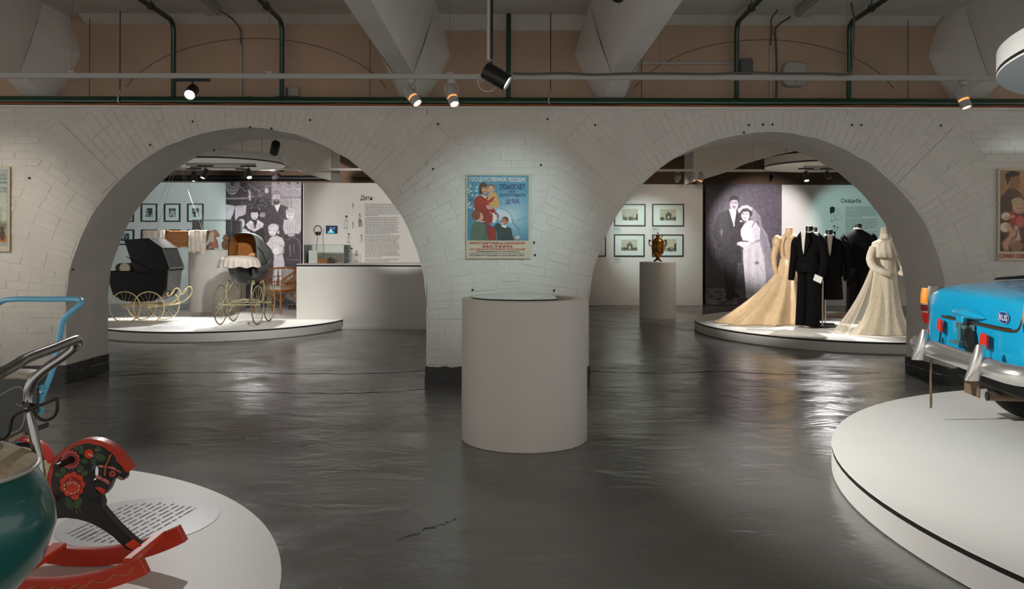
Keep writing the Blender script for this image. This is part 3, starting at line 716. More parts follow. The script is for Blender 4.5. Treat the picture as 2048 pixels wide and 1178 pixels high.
# -- right poster
a = at(1996.5, 521, PY); b = at(2132, 337, PY); W3, H3 = b.x-a.x, b.z-a.z
PR = poster_thing('portrait_poster', 'brown poster on the right pier with a man and a seated baby', a.x, a.z, W3, H3, PAPER)
k = W3/(136*4.53); kz = H3/(1000-168)
pt = Paint(1015, 185, 1570, 918, 165, 214, (150, 112, 74)); pt.ell(1250, 250, 260, 240, (178, 138, 94), 1.2, op=.8)
pt.poly([(1015, 430), (1060, 380), (1100, 340), (1180, 370), (1240, 450), (1330, 560), (1400, 918), (1015, 918)], (82, 58, 38)); pt.poly([(1015, 760), (1120, 800), (1100, 918), (1015, 918)], (56, 40, 28))
pt.ell(1120, 240, 62, 48, (62, 42, 26)); pt.poly([(1075, 260), (1180, 215), (1192, 270), (1195, 295), (1178, 310), (1180, 345), (1150, 360), (1095, 325)], (150, 104, 66)); pt.poly([(1060, 250), (1075, 205), (1130, 190), (1195, 205), (1180, 235), (1110, 245), (1080, 320)], (60, 42, 28))
pt.ell(1100, 300, 10, 18, (170, 120, 80)); pt.line([(1100, 345), (1215, 430)], 14, (120, 88, 56)); pt.line([(1055, 400), (1190, 420)], 16, (108, 78, 48))
pt.ell(1180, 480, 62, 50, (178, 152, 108)); pt.ell(1185, 520, 60, 60, (206, 158, 124)); pt.ell(1170, 465, 56, 34, (186, 160, 116)); pt.line([(1170, 525), (1200, 530)], 8, (120, 70, 60)); pt.ell(1190, 565, 24, 10, (200, 130, 110))
pt.poly([(1095, 560), (1130, 548), (1150, 600), (1215, 585), (1215, 680), (1110, 670)], (176, 60, 42)); pt.ell(1065, 600, 42, 36, (214, 200, 170)); pt.line([(1050, 620), (1140, 600)], 26, (206, 152, 116))
pt.ell(1060, 700, 50, 44, (220, 206, 180)); pt.line([(1090, 690), (1130, 760), (1060, 850), (1070, 890)], 62, (208, 150, 118)); pt.line([(1160, 700), (1180, 800), (1120, 850)], 50, (214, 170, 146)); pt.ell(1165, 870, 60, 50, (150, 108, 76)); pt.ell(1200, 650, 40, 50, (206, 90, 80)); pt.line([(1170, 720), (1158, 800)], 8, (50, 34, 28))
pt.ell(1350, 600, 120, 220, (120, 90, 60), .8, op=.7); pt.noise(5, 3); pt.blur(1)
pt.build('printed_picture', PR, (1570-1000)*k*.97, (918-185)*kz, (18*k, -.0005, (1000-918)*kz), POSTER)
text_mesh('СЛАВА СОВЕТСКОЙ МАТЕРИ', PR, M_T3, 600*k, 48*kz, (-2*k+.01, -.0016, 22*kz), bold=.03)
# ================================================================== PLATFORMS AND PEDESTALS
PT = .17
def platform(label, cx, cy, rx, ry, h=PT, notch=None):
    t_ = thing('round_platform', label, 'platform', (cx, cy, 0)); n = 128
    def rg(z, e):
        R_ = []
        for j in range(n):
            x, y = (rx-e)*math.cos(2*PI*j/n), (ry-e)*math.sin(2*PI*j/n)
            if notch:                       # the deck stops against the counter
                dx, dy = cx+x-notch[0], cy+y-notch[1]
                if dx > 0 and dy > 0:
                    if dx < dy: x -= dx
                    else: y -= dy
            R_.append((x, y, z))
        return R_
    m_ = MB(); m_.rings([rg(0, .02), rg(.008, .02), rg(.010, 0), rg(h-.029, 0)]); m_.build('drum', M_WHITE, t_, True, .5)
    m_ = MB(); m_.rings([rg(h-.029, .001), rg(h-.004, .001)]); m_.build('edge_band', M_BLACKGAP, t_, True, .5)
    m_ = MB(); m_.rings([rg(h-.004, 0), rg(h, .002)]); m_.build('deck', M_WHITE, t_, True, .5)
    return t_
platform('large round white platform under the blue car', 5.42, 4.18, 3.48, 3.48)
platform('round white platform under the rocking horse', -3.09, 2.65, 2.24, 2.24)
platform('round white platform under the two baby carriages', -5.2, 14.65, 2.16, 2.38, notch=(at(593, 600, 14.4).x-.004, 14.396))
platform('round white platform under the wedding costumes', 5.62, 13.92, 2.36, 2.78)
M_EDGE = mat('glass_edge_green', (38, 66, 58), .2)
def glass_mat(name, tint, a=.16, rough=.02):
    m_ = bpy.data.materials.new(name); m_.use_nodes = True; nt = m_.node_tree; N = nt.nodes; L = nt.links
    N.remove(N['Principled BSDF']); out = N['Material Output']
    tr = N.new('ShaderNodeBsdfTransparent'); tr.inputs[0].default_value = (*tint, 1)
    gl = N.new('ShaderNodeBsdfGlossy'); gl.inputs['Roughness'].default_value = rough
    fr = N.new('ShaderNodeFresnel'); fr.inputs[0].default_value = 1.22
    mx = N.new('ShaderNodeMixShader'); L.new(fr.outputs[0], mx.inputs[0]); L.new(tr.outputs[0], mx.inputs[1]); L.new(gl.outputs[0], mx.inputs[2])
    L.new(mx.outputs[0], out.inputs[0]); MATS[name] = m_; return m_
GLASS = glass_mat('clear_glass', (.965, .985, .978)); GLASS2 = glass_mat('table_glass', (.62, .74, .70))
# centre pedestal with a glass-topped recess
PX, PYc, PR_, PH = .10, 6.27, .49, 1.095
t = thing('display_pedestal', 'large white cylinder pedestal with glass top before middle pier', 'pedestal', (PX, PYc, 0))
m = MB(); m.lathe([(PR_-.006, 0), (PR_, .004), (PR_, PH-.003), (PR_-.003, PH), (.40, PH)], n=96, cap=False); m.lathe([(.40, PH), (.40, PH-.05), (.001, PH-.05)], n=64, cap=False)
m.build('body', mat('pedestal_white', (200, 194, 186), .5, var=.02, vs_=4), t, True, .5)
def chord(r, x1, n=60):
    a0 = math.acos(x1/r); return [(r*math.cos(a0+(2*PI-2*a0)*i/n), r*math.sin(a0+(2*PI-2*a0)*i/n)) for i in range(n+1)]
cp = [(x-.03, y) for x, y in chord(.385, .27)]
m = MB(); m.prism(cp, 'z', PH+.001, PH+.009); m.build('glass_top', GLASS2, t)
m = MB(); m.tube([(x, y, PH+.005) for x, y in cp], .0052, 6, True); m.build('glass_edge', M_EDGE, t, True)
m = MB(); m.prism([(x-.02, y*.9) for x, y in chord(.3, .2)], 'z', PH-.049, PH-.045); m.build('display_print', mat('sage_print', (132, 146, 132), .7, var=.2, vs_=12), t)
m = MB(); rnd = random.Random(6)
for i in range(6):
    y = -.12+i*.05; x = .29
    for _ in range(3):
        w_ = rnd.uniform(.02, .05); m.add([(x, y, PH+.0008), (x+w_, y, PH+.0008), (x+w_, y+.008, PH+.0008), (x, y+.008, PH+.0008)], [(0, 1, 2, 3)]); x += w_+.008
m.build('caption_text', mat('caption_grey', (120, 116, 112), .7), t)
# ================================================================== BLUE CAR
M_CAR = mat('car_sky_blue', (12, 160, 206), .22, coat=.6, var=.03, vs_=2); M_CHR = mat('worn_chrome', (206, 204, 200), .24, .82, bump=.06, bs=60, dist=.004)
M_RUB = mat('tyre_rubber', (28, 27, 26), .8, bump=.6, bs=80); M_DARK = mat('dark_underbody', (30, 28, 26), .8)
M_AMB = mat('amber_lens', (232, 138, 16), .18, coat=.5, bump=.3, bs=90, emit=(232, 130, 10), es=.08); M_RED = mat('red_lens', (150, 20, 20), .2, coat=.5); M_RED2 = mat('dark_red_lens', (92, 16, 20), .22, coat=.5)
M_REFL = mat('reflector_red', (206, 46, 34), .35); M_RUST = mat('rusty_steel', (122, 104, 84), .5, .5, var=.25, vs_=14); M_TRIM = mat('bronze_trim', (110, 88, 62), .3, .7)
CAR = thing('blue_car', 'sky blue vintage saloon car, its chrome rear bumper turned to the hall', 'car', (3.147, 5.69, PT), -.1385)
def sel(c, e): return math.copysign(abs(c)**e, c)
def csec(v, hw, b, tp, n=72, ex=6.0):
    wc, hh = (b+tp)/2, (tp-b)/2
    return [(v, hw*sel(math.cos(2*PI*j/n), 2/ex), wc+hh*sel(math.sin(2*PI*j/n), 2/ex)) for j in range(n)]
ST = [(.112, .66, .60, .86), (.1145, .76, .56, .925), (.12, .825, .53, .965), (.133, .855, .51, .99), (.16, .872, .50, 1.01), (.21, .885, .48, 1.03), (.3, .898, .45, 1.048), (.6, .91, .40, 1.075), (1.0, .915, .31, 1.10), (2.0, .92, .29, 1.10), (3.2, .915, .29, 1.07), (3.9, .90, .31, 1.04), (4.4, .87, .34, .98), (4.62, .80, .38, .92), (4.7, .70, .44, .84)]
m = MB(); m.rings([csec(*s) for s in ST]); m.build('body', M_CAR, CAR, True, 1.2)
def gsec(w_, v0, v1, hw, n=40):
    return [((v0+v1)/2+(v1-v0)/2*sel(math.cos(2*PI*j/n), .5), hw*sel(math.sin(2*PI*j/n), .5), w_) for j in range(n)]
m = MB(); m.rings([gsec(1.05, .74, 3.5, .80), gsec(1.12, .78, 3.42, .79), gsec(1.40, 1.12, 3.02, .67)]); m.build('windows', mat('car_glass', (22, 26, 28), .08, coat=.8), CAR, True, .6)
m = MB(); m.rings([gsec(1.395, 1.10, 3.05, .675), gsec(1.43, 1.14, 2.98, .66), gsec(1.47, 1.3, 2.8, .56), gsec(1.48, 1.6, 2.5, .35)]); m.build('roof', M_CAR, CAR, True, 1.2)
m = MB(); m.tube([(p[0], p[1], 1.098) for p in gsec(1.1, .73, 3.52, .81)], .014, 7, True); m.build('window_trim', M_CHR, CAR, True)
for s in (-1, 1):
    m = MB(); m.prism([(.60, 1.070), (.62, 1.088), (1.2, 1.145), (1.2, 1.10)], 'y', s*.79-.012, s*.79+.012); m.build('fender_blade', M_DARK if s > 0 else M_CHR, CAR)
    # roof pillars
    m = MB(); m.tube([(.80, s*.70, 1.10), (1.15, s*.60, 1.41)], .035, 8); m.build('pillar', M_CAR, CAR, True)
    m = MB(); m.tube([(3.40, s*.70, 1.10), (3.0, s*.60, 1.41)], .025, 8); m.build('pillar', M_CAR, CAR, True)
# boot lid seam with bronze strip
def tailv(t_, w_):
    d = max(abs(t_)/.80, .0); return .108+.02*max(0, d-.85)
m = MB(); m.tube(spline([(.121, .54, .80), (.113, .50, .797), (.108, .3, .796), (.108, 0, .796), (.108, -.4, .796), (.110, -.60, .798), (.115, -.69, .82), (.128, -.73, .90), (.2, -.74, 1.0)], 6), .010, 7); m.build('lid_trim', M_TRIM, CAR, True)
m = MB(); m.tube(spline([(.121, .54, .81), (.108, .3, .809), (.107, 0, .809), (.108, -.4, .809), (.110, -.60, .811)], 6), .004, 6); m.build('lid_seam', M_DARK, CAR, True)
# boot handle (winged)
m = MB(); L_ = []
for i in range(17):
    u_ = i/16*2-1; r_ = max(.002, (1-abs(u_)**2.2))
    L_.append([(.108-.065*r_*max(0, math.cos(a))-.0, .04+u_*.29, .845+.012*(1-u_*u_)+.040*r_*math.sin(a)) for a in [2*PI*j/12 for j in range(12)]])
m.rings(L_); m.build('boot_handle', M_CAR, CAR, True)
m = MB(); m.box((.075, .06, .812), (.05, .11, .05), 0, .012); m.build('plate_lamp', M_CAR, CAR)
m = MB(); m.box((.085, .0, .79), (.03, .05, .03), 0, .006); m.build('lid_lock', M_DARK, CAR)
# RUS oval
e = bpy.data.objects.new('country_sticker', None)
m = MB(); M90 = Matrix.Rotation(-PI/2, 4, 'Y'); m.M = Matrix.Translation((.108, -.50, .875)) @ M90
m.lathe([(.0001, .0), (.038, .0), (.038, .003), (.0001, .003)], n=36); 
for p in m.v: p.y = -.50+(p.y+.50)*2.05
st = m.build('country_sticker', mat('sticker_navy', (24, 58, 116), .4), CAR)
m = MB(); m.tube([(.1048, -.50+.078*math.cos(a), .875+.038*math.sin(a)) for a in [2*PI*i/40 for i in range(40)]], .0013, 5, True); m.build('sticker_rim', mat('sticker_white', (206, 212, 220), .4), st)
o = text_mesh('RUS', st, MATS['sticker_white'], .116, .040, (.1042, -.442, .855), rot=(PI/2, 0, -PI/2), bold=.02)
# bumper, overriders
BS = [(.00, .0), (.62, .0), (.80, .02), (.90, .09), (.95, .22), (.96, .5)]
def bump_path():
    a = [(v, t_) for t_, v in reversed(BS)]; b_ = [(v, -t_) for t_, v in BS[1:]]
    return a+b_
R = []
pp = spline([(v, t_, .555) for v, t_ in bump_path()], 5)
for i, p in enumerate(pp):
    q = pp[min(i+1, len(pp)-1)]-pp[max(i-1, 0)]; q.normalize(); nrm = Vector((-q.y, q.x, 0)); nrm = nrm if nrm.x < 0 or abs(p.y) > .9 else -nrm
    if abs(p.y) > .85: nrm = Vector((0, math.copysign(1, p.y), 0)) if p.x > .12 else Vector((-.7, math.copysign(.7, p.y), 0))
    sec = [(-.03, -.062), (.0, -.066), (.022, -.052), (.034, -.03), (.046, -.012), (.05, .008), (.042, .026), (.026, .044), (.0, .058), (-.03, .056), (-.02, .0)]
    R.append([p+nrm*a+Vector((0, 0, b_)) for a, b_ in sec])
m = MB(); m.rings(R); m.build('rear_bumper', M_CHR, CAR, True, .6)
for s in (-1, 1):
    R = []
    for i in range(13):
        u_ = i/12; w_ = .46+.235*u_; d = .056-.034*u_; hw = .050*math.sin(PI*(.12+.80*u_))**.6; lean = .03*(u_-.5)
        R.append([(-.045-d*max(0, -math.cos(a))*1.1+.035*max(0, math.cos(a))+lean*1.2, s*.485+hw*math.sin(a), w_) for a in [2*PI*j/16 for j in range(16)]])
    m = MB(); m.rings(R); m.build('overrider', M_CHR, CAR, True, 1.)
    m = MB(); m.box((.12, s*.485, .54), (.2, .03, .05)); m.build('bumper_bracket', M_RUST, CAR)
# tail lamps
for s in (-1, 1):
    def lensR(w0, w1, e=.0):
        R_ = []
        for i in range(7):
            u_ = i/6; w_ = w0+(w1-w0)*u_
            k_ = .52+.48*math.sin(PI*min(1, max(0, (w_-.70)/.31))*.62+.35)
            R_.append([(.165-.10*k_*max(-.3, math.cos(a)), s*(.845+.060*k_*math.sin(a)), w_) for a in [2*PI*j/16 for j in range(16)]])
        return R_
    lamp = MB(); lamp.rings([[(x+.025, y-s*.018, z) for x, y, z in r] for r in lensR(.70, 1.015)]); lp = lamp.build('tail_lamp', mat('lamp_bezel', (120, 112, 100), .3, .8), CAR, True)
    for w0, w1, mt, nm in ((.712, .80, M_RED, 'brake_lens'), (.812, .862, M_RED2, 'tail_lens'), (.876, 1.0, M_AMB, 'indicator_lens')):
        q = MB(); q.rings(lensR(w0, w1)); q.build(nm, mt, lp, True, .8)
    for w0 in (.80, .864):
        q = MB(); q.rings(lensR(w0, w0+.012)); q.build('chrome_band', M_CHR, lp, True, .8)
# reflectors on stalks
for t_, w_, tw in ((.45, .735, -.08), (-.31, .705, .1)):
    m = MB(); m.M = Matrix.Translation((.07, t_, w_)) @ Matrix.Rotation(tw, 4, 'Z') @ Matrix.Rotation(.15, 4, 'X')
    m.prism([(-.050, -.045), (.050, -.045), (.036, .045), (-.036, .045)], 'x', -.010, .010); m.build('red_reflector', M_REFL, CAR, bevel=.004)
    m = MB(); m.tube([(.08, t_, w_-.03), (.06, t_, .56)], .006, 6); m.build('reflector_stalk', M_DARK, CAR)
# plate bracket with black opening below
m = MB(); m.box((.098, .06, .762), (.014, .30, .045), 0, .004); m.box((.09, .13, .70), (.02, .04, .14), .0, .004); m.box((.07, .13, .64), (.05, .16, .02), 0, .004); m.build('plate_bracket', mat('oxidised_teal', (86, 120, 122), .5, .4, var=.25, vs_=20), CAR)
m = MB(); m.M = Matrix.Translation((.100, -.02, .672)) @ M90; m.lathe([(.095, -.004), (.095, .012), (.07, .012), (.065, .004), (.001, .004)], n=28); m.build('filler_opening', M_BLACKGAP, CAR, True)
# underside, mud flaps, exhaust, strap, wheels
m = MB(); m.box((2.4, 0, .36), (4.2, 1.5, .12), 0, .03); m.build('underbody', M_DARK, CAR)
for s in (-1, 1):
    m = MB(); m.box((.37, s*.62, .30), (.012, .27, .25), 0, .004); m.build('mud_flap', mat('mud_flap_tan', (118, 98, 76), .7, var=.2, vs_=12), CAR)
m = MB(); m.tube([(.26, .10, .26), (.6, .10, .262), (1.4, .14, .25), (3.2, .14, .25)], .033, 16, cap=False); m.tube([(.27, .10, .26), (.262, .10, .26)], [.026, .026], 12); m.build('exhaust_pipe', M_RUST, CAR, True)
m = MB(); m.tube([(.26, .10, .26), (.264, .10, .26)], .0355, 16, cap=False); m.tube([(.258, .10, .26), (.34, .10, .26)], .028, 14); q = m.build('pipe_mouth', M_DARK, CAR, True)
m = MB(); m.box((.50, .10, .32), (.03, .02, .12)); m.build('exhaust_hanger', M_RUST, CAR)
m = MB(); m.tube([(.02, .485, .47), (.018, .486, .3), (.02, .484, .12), (.018, .486, .09)], .009, 6); m.build('earthing_strap', M_RUST, CAR, True)
def car_wheel(v, t_):
    wq = MB(); wq.M = Matrix.Translation((v, t_, .338)) @ Matrix.Rotation(PI/2, 4, 'X')
    wq.lathe([(.20, -.07), (.27, -.085), (.315, -.082), (.334, -.06), (.338, -.03), (.338, .03), (.334, .06), (.315, .082), (.27, .085), (.20, .07)], n=48)
    q_ = wq.build('wheel', M_RUB, CAR, True)
    h = MB(); h.M = wq.M; sgn = -1 if t_ > 0 else 1
    h.lathe([(.20, .0), (.20, sgn*.068), (.15, sgn*.06), (.12, sgn*.085), (.06, sgn*.10), (.001, sgn*.10)], n=32, cap=False); h.build('hubcap', M_CHR, q_, True)
for v in (.82, 3.52):
    for t_ in (-.64, .64): car_wheel(v, t_)
# ================================================================== TOYS ON THE LEFT PLATFORM
def spoked_wheel(parent, c, r, axis, m_rim, m_sp, n_sp=20, tyre=.012, hub=.025, name='wheel', m_tyre=None):
    """axis: unit vector of the axle; wheel is a part, its spokes and hub sub-parts"""
    ax = Vector(axis).normalized(); u = ax.orthogonal().normalized(); v = ax.cross(u); c = Vector(c)
    m_ = MB(); m_.tube([c+(u*math.cos(a)+v*math.sin(a))*r for a in [2*PI*i/48 for i in range(48)]], tyre, 8, True)
    w_ = m_.build(name, m_tyre or m_rim, parent, True)
    if m_tyre:
        m_ = MB(); m_.tube([c+(u*math.cos(a)+v*math.sin(a))*(r-tyre*1.1) for a in [2*PI*i/48 for i in range(48)]], tyre*.7, 6, True); m_.build('rim', m_rim, w_, True)
    m_ = MB()
    for i in range(n_sp):
        a = 2*PI*i/n_sp; s = hub*.8*(1 if i % 2 else -1)
        m_.tube([c+ax*s+(u*math.cos(a+.25)+v*math.sin(a+.25))*hub*.5, c+(u*math.cos(a)+v*math.sin(a))*(r-tyre)], .0022 if r > .2 else .002, 4)
    m_.build('spokes', m_sp, w_)
    m_ = MB(); m_.tube([c-ax*hub*1.3, c-ax*hub, c+ax*hub, c+ax*hub*1.3], [hub*.4, hub*.6, hub*.6, hub*.4], 10); m_.build('hub', m_sp, w_, True)
    return w_
# ---- rocking horse
HYc = 3.17
def hp(cx, cy, Y=HYc):      # zoomed-view coordinates -> (x, z) in the plane Y
    p = at(cx/3.486, 840+cy/3.486, Y); return (p.x, p.z)
HB = gnd(150, 1125, PT)
HORSE = thing('rocking_horse', 'black folk-painted rocking horse with red mane and red rockers', 'rocking horse', (-1.75, HYc, PT))
def HL(pts): return [(x+1.75, z-PT) for x, z in pts]
out = [(348, 470), (352, 400), (366, 330), (400, 265), (450, 210), (520, 160), (590, 132), (640, 125), (710, 135), (780, 165), (840, 210), (890, 270), (915, 305), (935, 335), (905, 356), (888, 360), (888, 388), (880, 408), (865, 413), (838, 402), (822, 392), (800, 412), (770, 480), (745, 511), (720, 501), (690, 476), (668, 462), (690, 490), (718, 530), (732, 570), (728, 600), (760, 640), (830, 720), (900, 788), (945, 826), (1000, 872), (950, 905), (895, 890), (800, 800), (720, 745), (640, 705), (560, 682), (480, 672), (430, 676)]
hind = [(330, 690), (270, 720), (200, 790), (150, 860), (110, 930), (60, 900), (90, 800), (140, 690), (200, 600), (270, 560), (340, 545)]
# outline with the open loop between neck and jaw
def board():
    m_ = MB(); P = HL([hp(*p) for p in out+hind]); hole = HL([hp(675+26*math.cos(a)+6*math.sin(a), 360-52*math.sin(a)) for a in [2*PI*i/20 for i in range(20)]])
    import bmesh
    bm = bmesh.new(); v1 = [bm.verts.new((x, 0, z)) for x, z in P]; v2 = [bm.verts.new((x, 0, z)) for x, z in hole]
    E_ = [bm.edges.new((v[i], v[(i+1) % len(v)])) for v in (v1, v2) for i in range(len(v))]
    bmesh.ops.triangle_fill(bm, use_beauty=True, use_dissolve=False, edges=E_)
    bmesh.ops.recalc_face_normals(bm, faces=bm.faces)
    g = bmesh.ops.extrude_face_region(bm, geom=list(bm.faces)); bmesh.ops.translate(bm, vec=(0, .034, 0), verts=[v for v in g['geom'] if isinstance(v, bmesh.types.BMVert)])
    bmesh.ops.translate(bm, vec=(0, -.017, 0), verts=bm.verts); bmesh.ops.recalc_face_normals(bm, faces=bm.faces)
    me = bpy.data.meshes.new('board'); bm.to_mesh(me); bm.free(); me.materials.append(mat('horse_black', (26, 22, 20), .35, coat=.3, var=.3, vs_=10))
    o_ = bpy.data.objects.new('board', me); COL.objects.link(o_); o_.parent = HORSE; return o_
BOARD = board()
M_HRED = mat('horse_red', (194, 52, 26), .4, coat=.3, var=.12, vs_=9); M_HRED2 = mat('horse_bright_red', (216, 66, 30), .4); M_HPINK = mat('horse_pink', (200, 92, 86), .45); M_HGRN = mat('horse_leaf_green', (62, 84, 50), .45); M_HLG = mat('horse_leaf_light', (122, 136, 74), .45); M_HCR = mat('horse_cream', (222, 176, 140), .45); M_HOR = mat('horse_ochre', (186, 106, 40), .45); M_HBLK = mat('horse_paint_black', (26, 22, 20), .4)
def decal(name, pts, m_, lift=1, parent=BOARD):
    P = HL([hp(*p) for p in pts]); q = MB(); y = -.0172-.0006*lift
    n = len(P); cx_ = sum(p[0] for p in P)/n; cz_ = sum(p[1] for p in P)/n
    q.add([(x, y, z) for x, z in P]+[(cx_, y, cz_)], [(i, (i+1) % n, n) for i in range(n)]); return q.build(name, m_, parent)
def eli(cx, cy, rx, ry, rot=0, n=20): return [(cx+rx*math.cos(a)*math.cos(rot)-ry*math.sin(a)*math.sin(rot), cy+rx*math.cos(a)*math.sin(rot)+ry*math.sin(a)*math.cos(rot)) for a in [2*PI*i/n for i in range(n)]]
def flower(cx, cy, r, k, amp, n=90): return [(cx+r*(1-amp+amp*abs(math.cos(k*a/2)))*math.cos(a), cy+r*(1-amp+amp*abs(math.cos(k*a/2)))*math.sin(a)) for a in [2*PI*i/n for i in range(n)]]
# red mane band with scalloped inner edge
mane = [(352, 470), (352, 400), (366, 330), (400, 265), (450, 210), (520, 160), (590, 132), (640, 125), (710, 135), (780, 165), (840, 210), (890, 270), (915, 305), (935, 335), (905, 356)]
inner = [(390, 500), (380, 440), (378, 400), (392, 350), (402, 310), (430, 270), (455, 240), (480, 220), (520, 190), (560, 172), (600, 160), (640, 158), (690, 168), (730, 180), (770, 205), (800, 240), (830, 280), (860, 318), (882, 345)]
q = MB(); y = -.0180; A = HL([hp(*p) for p in mane]); B_ = HL([hp(*p) for p in inner])
A = spline([(x, y, z) for x, z in A], 6); B_ = spline([(x, y, z) for x, z in B_], 6); nA = 60
def resamp(S, n): return [S[round(i*(len(S)-1)/(n-1))] for i in range(n)]
A, B_ = resamp(A, nA), resamp(B_, nA)
B_ = [b+(a-b)*.16*abs(math.sin(i*.42)) for i, (a, b) in enumerate(zip(A, B_))]
q.sheet([A, B_]); q.build('mane_paint', M_HRED, BOARD)
q = MB(); Z = [Vector((p.x, -.02, p.z)) for p in A]; Z2 = [Vector((p.x, .02, p.z)) for p in A]
q.sheet([[p+(p-Vector((.03, p.y, .38))).normalized()*.0012 for p in Z], [p+(p-Vector((.03, p.y, .38))).normalized()*.0012 for p in Z2]]); q.build('mane_edge', M_HRED, BOARD)
for (cx, cy, r1) in ((510, 268, 68),):
    decal('painted_flower', flower(cx, cy, r1, 14, .18), M_HPINK, 2); decal('painted_flower', flower(cx, cy, r1*.75, 14, .12), mat('horse_dark_pink', (160, 60, 56), .45), 3); decal('painted_flower', eli(cx, cy, 30, 30), M_HBLK, 4)
decal('painted_flower', flower(637, 228, 34, 9, .15), M_HRED2, 2); decal('painted_petal', [(637, 222), (676, 246), (650, 244), (628, 232)], M_HCR, 3)
decal('painted_flower', flower(522, 440, 90, 9, .16), M_HRED2, 2); decal('painted_flower', flower(524, 450, 66, 11, .16), mat('horse_scarlet', (150, 34, 20), .45), 3)
decal('painted_flower', flower(528, 462, 50, 9, .2), M_HRED2, 4); decal('painted_petal', eli(540, 520, 30, 26), M_HRED2, 3)
for a in range(7):
    t_ = -.2+a*.58; decal('painted_petal', eli(520+52*math.cos(t_+.1), 455+48*math.sin(t_+.1), 11, 6, t_+PI/2), M_HCR, 5)
for dx in (-28, -14, 0, 14, 28): decal('painted_petal', eli(520+dx, 424+abs(dx)*.3, 4, 15, dx*.012), M_HCR, 5)
decal('painted_flower', eli(523, 446, 16, 18), M_HRED, 6); decal('painted_flower', eli(513, 404, 15, 15), M_HRED, 5)
for cx, cy, rx, ry, rt in ((585, 200, 34, 20, 1.5), (545, 185, 22, 16, .6), (700, 197, 26, 19, -.3), (713, 252, 42, 27, .35), (605, 278, 28, 20, .2), (670, 284, 24, 20, 1.2), (577, 334, 30, 22, -.9), (608, 362, 24, 18, -.4), (460, 345, 32, 20, .9), (424, 372, 26, 18, .2), (500, 572, 44, 28, 1.1), (562, 570, 44, 28, -1.1)):
    decal('painted_leaf', eli(cx, cy, rx, ry, rt), M_HGRN, 2)
    decal('painted_leaf', [(cx+math.cos(rt)*rx*.8, cy+math.sin(rt)*rx*.8), (cx-math.cos(rt)*rx*.8, cy-math.sin(rt)*rx*.8), (cx-math.cos(rt)*rx*.6+3, cy-math.sin(rt)*rx*.6+5)], M_HLG, 3)
for p_ in ([(535, 590), (545, 615), (570, 640), (548, 628)], [(540, 590), (575, 622), (585, 612), (560, 612)]): decal('painted_leaf', p_, M_HLG, 3)
decal('painted_bridle', [(700, 306), (760, 310), (820, 326), (862, 352), (858, 362), (810, 338), (755, 322), (702, 318)], M_HPINK, 2); decal('painted_bridle', [(692, 374), (740, 396), (786, 424), (776, 444), (736, 418), (684, 394)], M_HPINK, 2)
decal('painted_bridle', [(786, 228), (796, 232), (760, 310), (752, 380), (742, 378), (750, 308)], M_HOR, 3)
for x_, y_ in ((714, 312), (728, 313), (798, 322), (812, 328), (702, 384), (716, 390), (752, 408), (766, 416)): decal('painted_bridle', eli(x_, y_, 4, 10, .3), M_HCR, 4)
decal('painted_eye', eli(800, 366, 22, 22), M_HPINK, 2); decal('painted_eye', eli(800, 366, 14, 14), M_HRED, 3); decal('painted_eye', eli(800, 366, 6, 6), M_HBLK, 4)
decal('painted_mouth', [(676, 460), (720, 458), (758, 480), (744, 508), (718, 498), (690, 474)], M_HRED, 2)
for i in range(7): decal('painted_teeth', eli(838+i*6, 388+i*2.5, 1.6, 9, .3), M_HCR, 2)
decal('painted_hoof', [(945, 818), (1008, 866), (950, 905), (885, 858)], M_HRED2, 1)
# handle peg, seat, rockers, crossbars
ph = HL([hp(510, 270)])[0]
m = MB(); m.tube([(ph[0], .14, ph[1]), (ph[0], -.12, ph[1])], .0125, 12); m.build('hand_peg', M_HBLK, HORSE, True)
m = MB(); a, b = HL([hp(330, 560), hp(440, 545)]); m.box((b[0]-.17, 0, b[1]), (.30, .20, .018), 0, .004); m.build('seat', mat('horse_orange', (216, 92, 22), .4), HORSE)
def rocker(pts_top, pts_bot, Y, nm):
    T = spline([(x, 0, z) for x, z in HL([hp(*p, Y) for p in pts_top])], 6); Bm = spline([(x, 0, z) for x, z in HL([hp(*p, Y) for p in pts_bot])], 6)
    poly = [(p.x, p.z) for p in T]+[(p.x, p.z) for p in reversed(Bm)]
    q_ = MB(); q_.prism(poly, 'y', Y-HYc-.016, Y-HYc+.016); return q_.build(nm, M_HRED, HORSE, bevel=.004)
def arc_rocker(Y, tip, nm):
    # circular rocker: touches the deck at X=-1.77, rises towards the tips
    zc = .0; R_ = .92; q_ = MB(); th = .072; x0 = -.02; amax = math.asin((tip[0]-x0)/R_)
    an = [(-.50)+(amax+.50)*i/30 for i in range(31)]
    bot = [(x0+R_*math.sin(a), R_-R_*math.cos(a)) for a in an]; top = [(x0+(R_-th)*math.sin(a), R_-(R_-th)*math.cos(a)) for a in an]
    q_.prism(top+bot[::-1], 'y', Y-HYc-.017, Y-HYc+.017); return q_.build(nm, M_HRED, HORSE, bevel=.004), top, bot
RN, topn, botn = arc_rocker(3.02, (.385, 0), 'rocker'); RF, topf, botf = arc_rocker(3.32, (.405, 0), 'rocker')
q = MB(); y = 3.02-HYc-.0178
for i in range(9):
    k0 = int(4+i*2.8)
    t0 = Vector((topn[k0][0], y, topn[k0][1])); t1 = Vector((topn[min(30, k0+3)][0], y, topn[min(30, k0+3)][1])); up = Vector((botn[k0][0], y, botn[k0][1]))-t0
    q.tube([t0.lerp(t1, u_)+up*(.35+.25*math.sin(PI*u_)) for u_ in [j/8 for j in range(9)]], .0028, 5)
q.build('painted_scallops', M_HOR, RN, True)
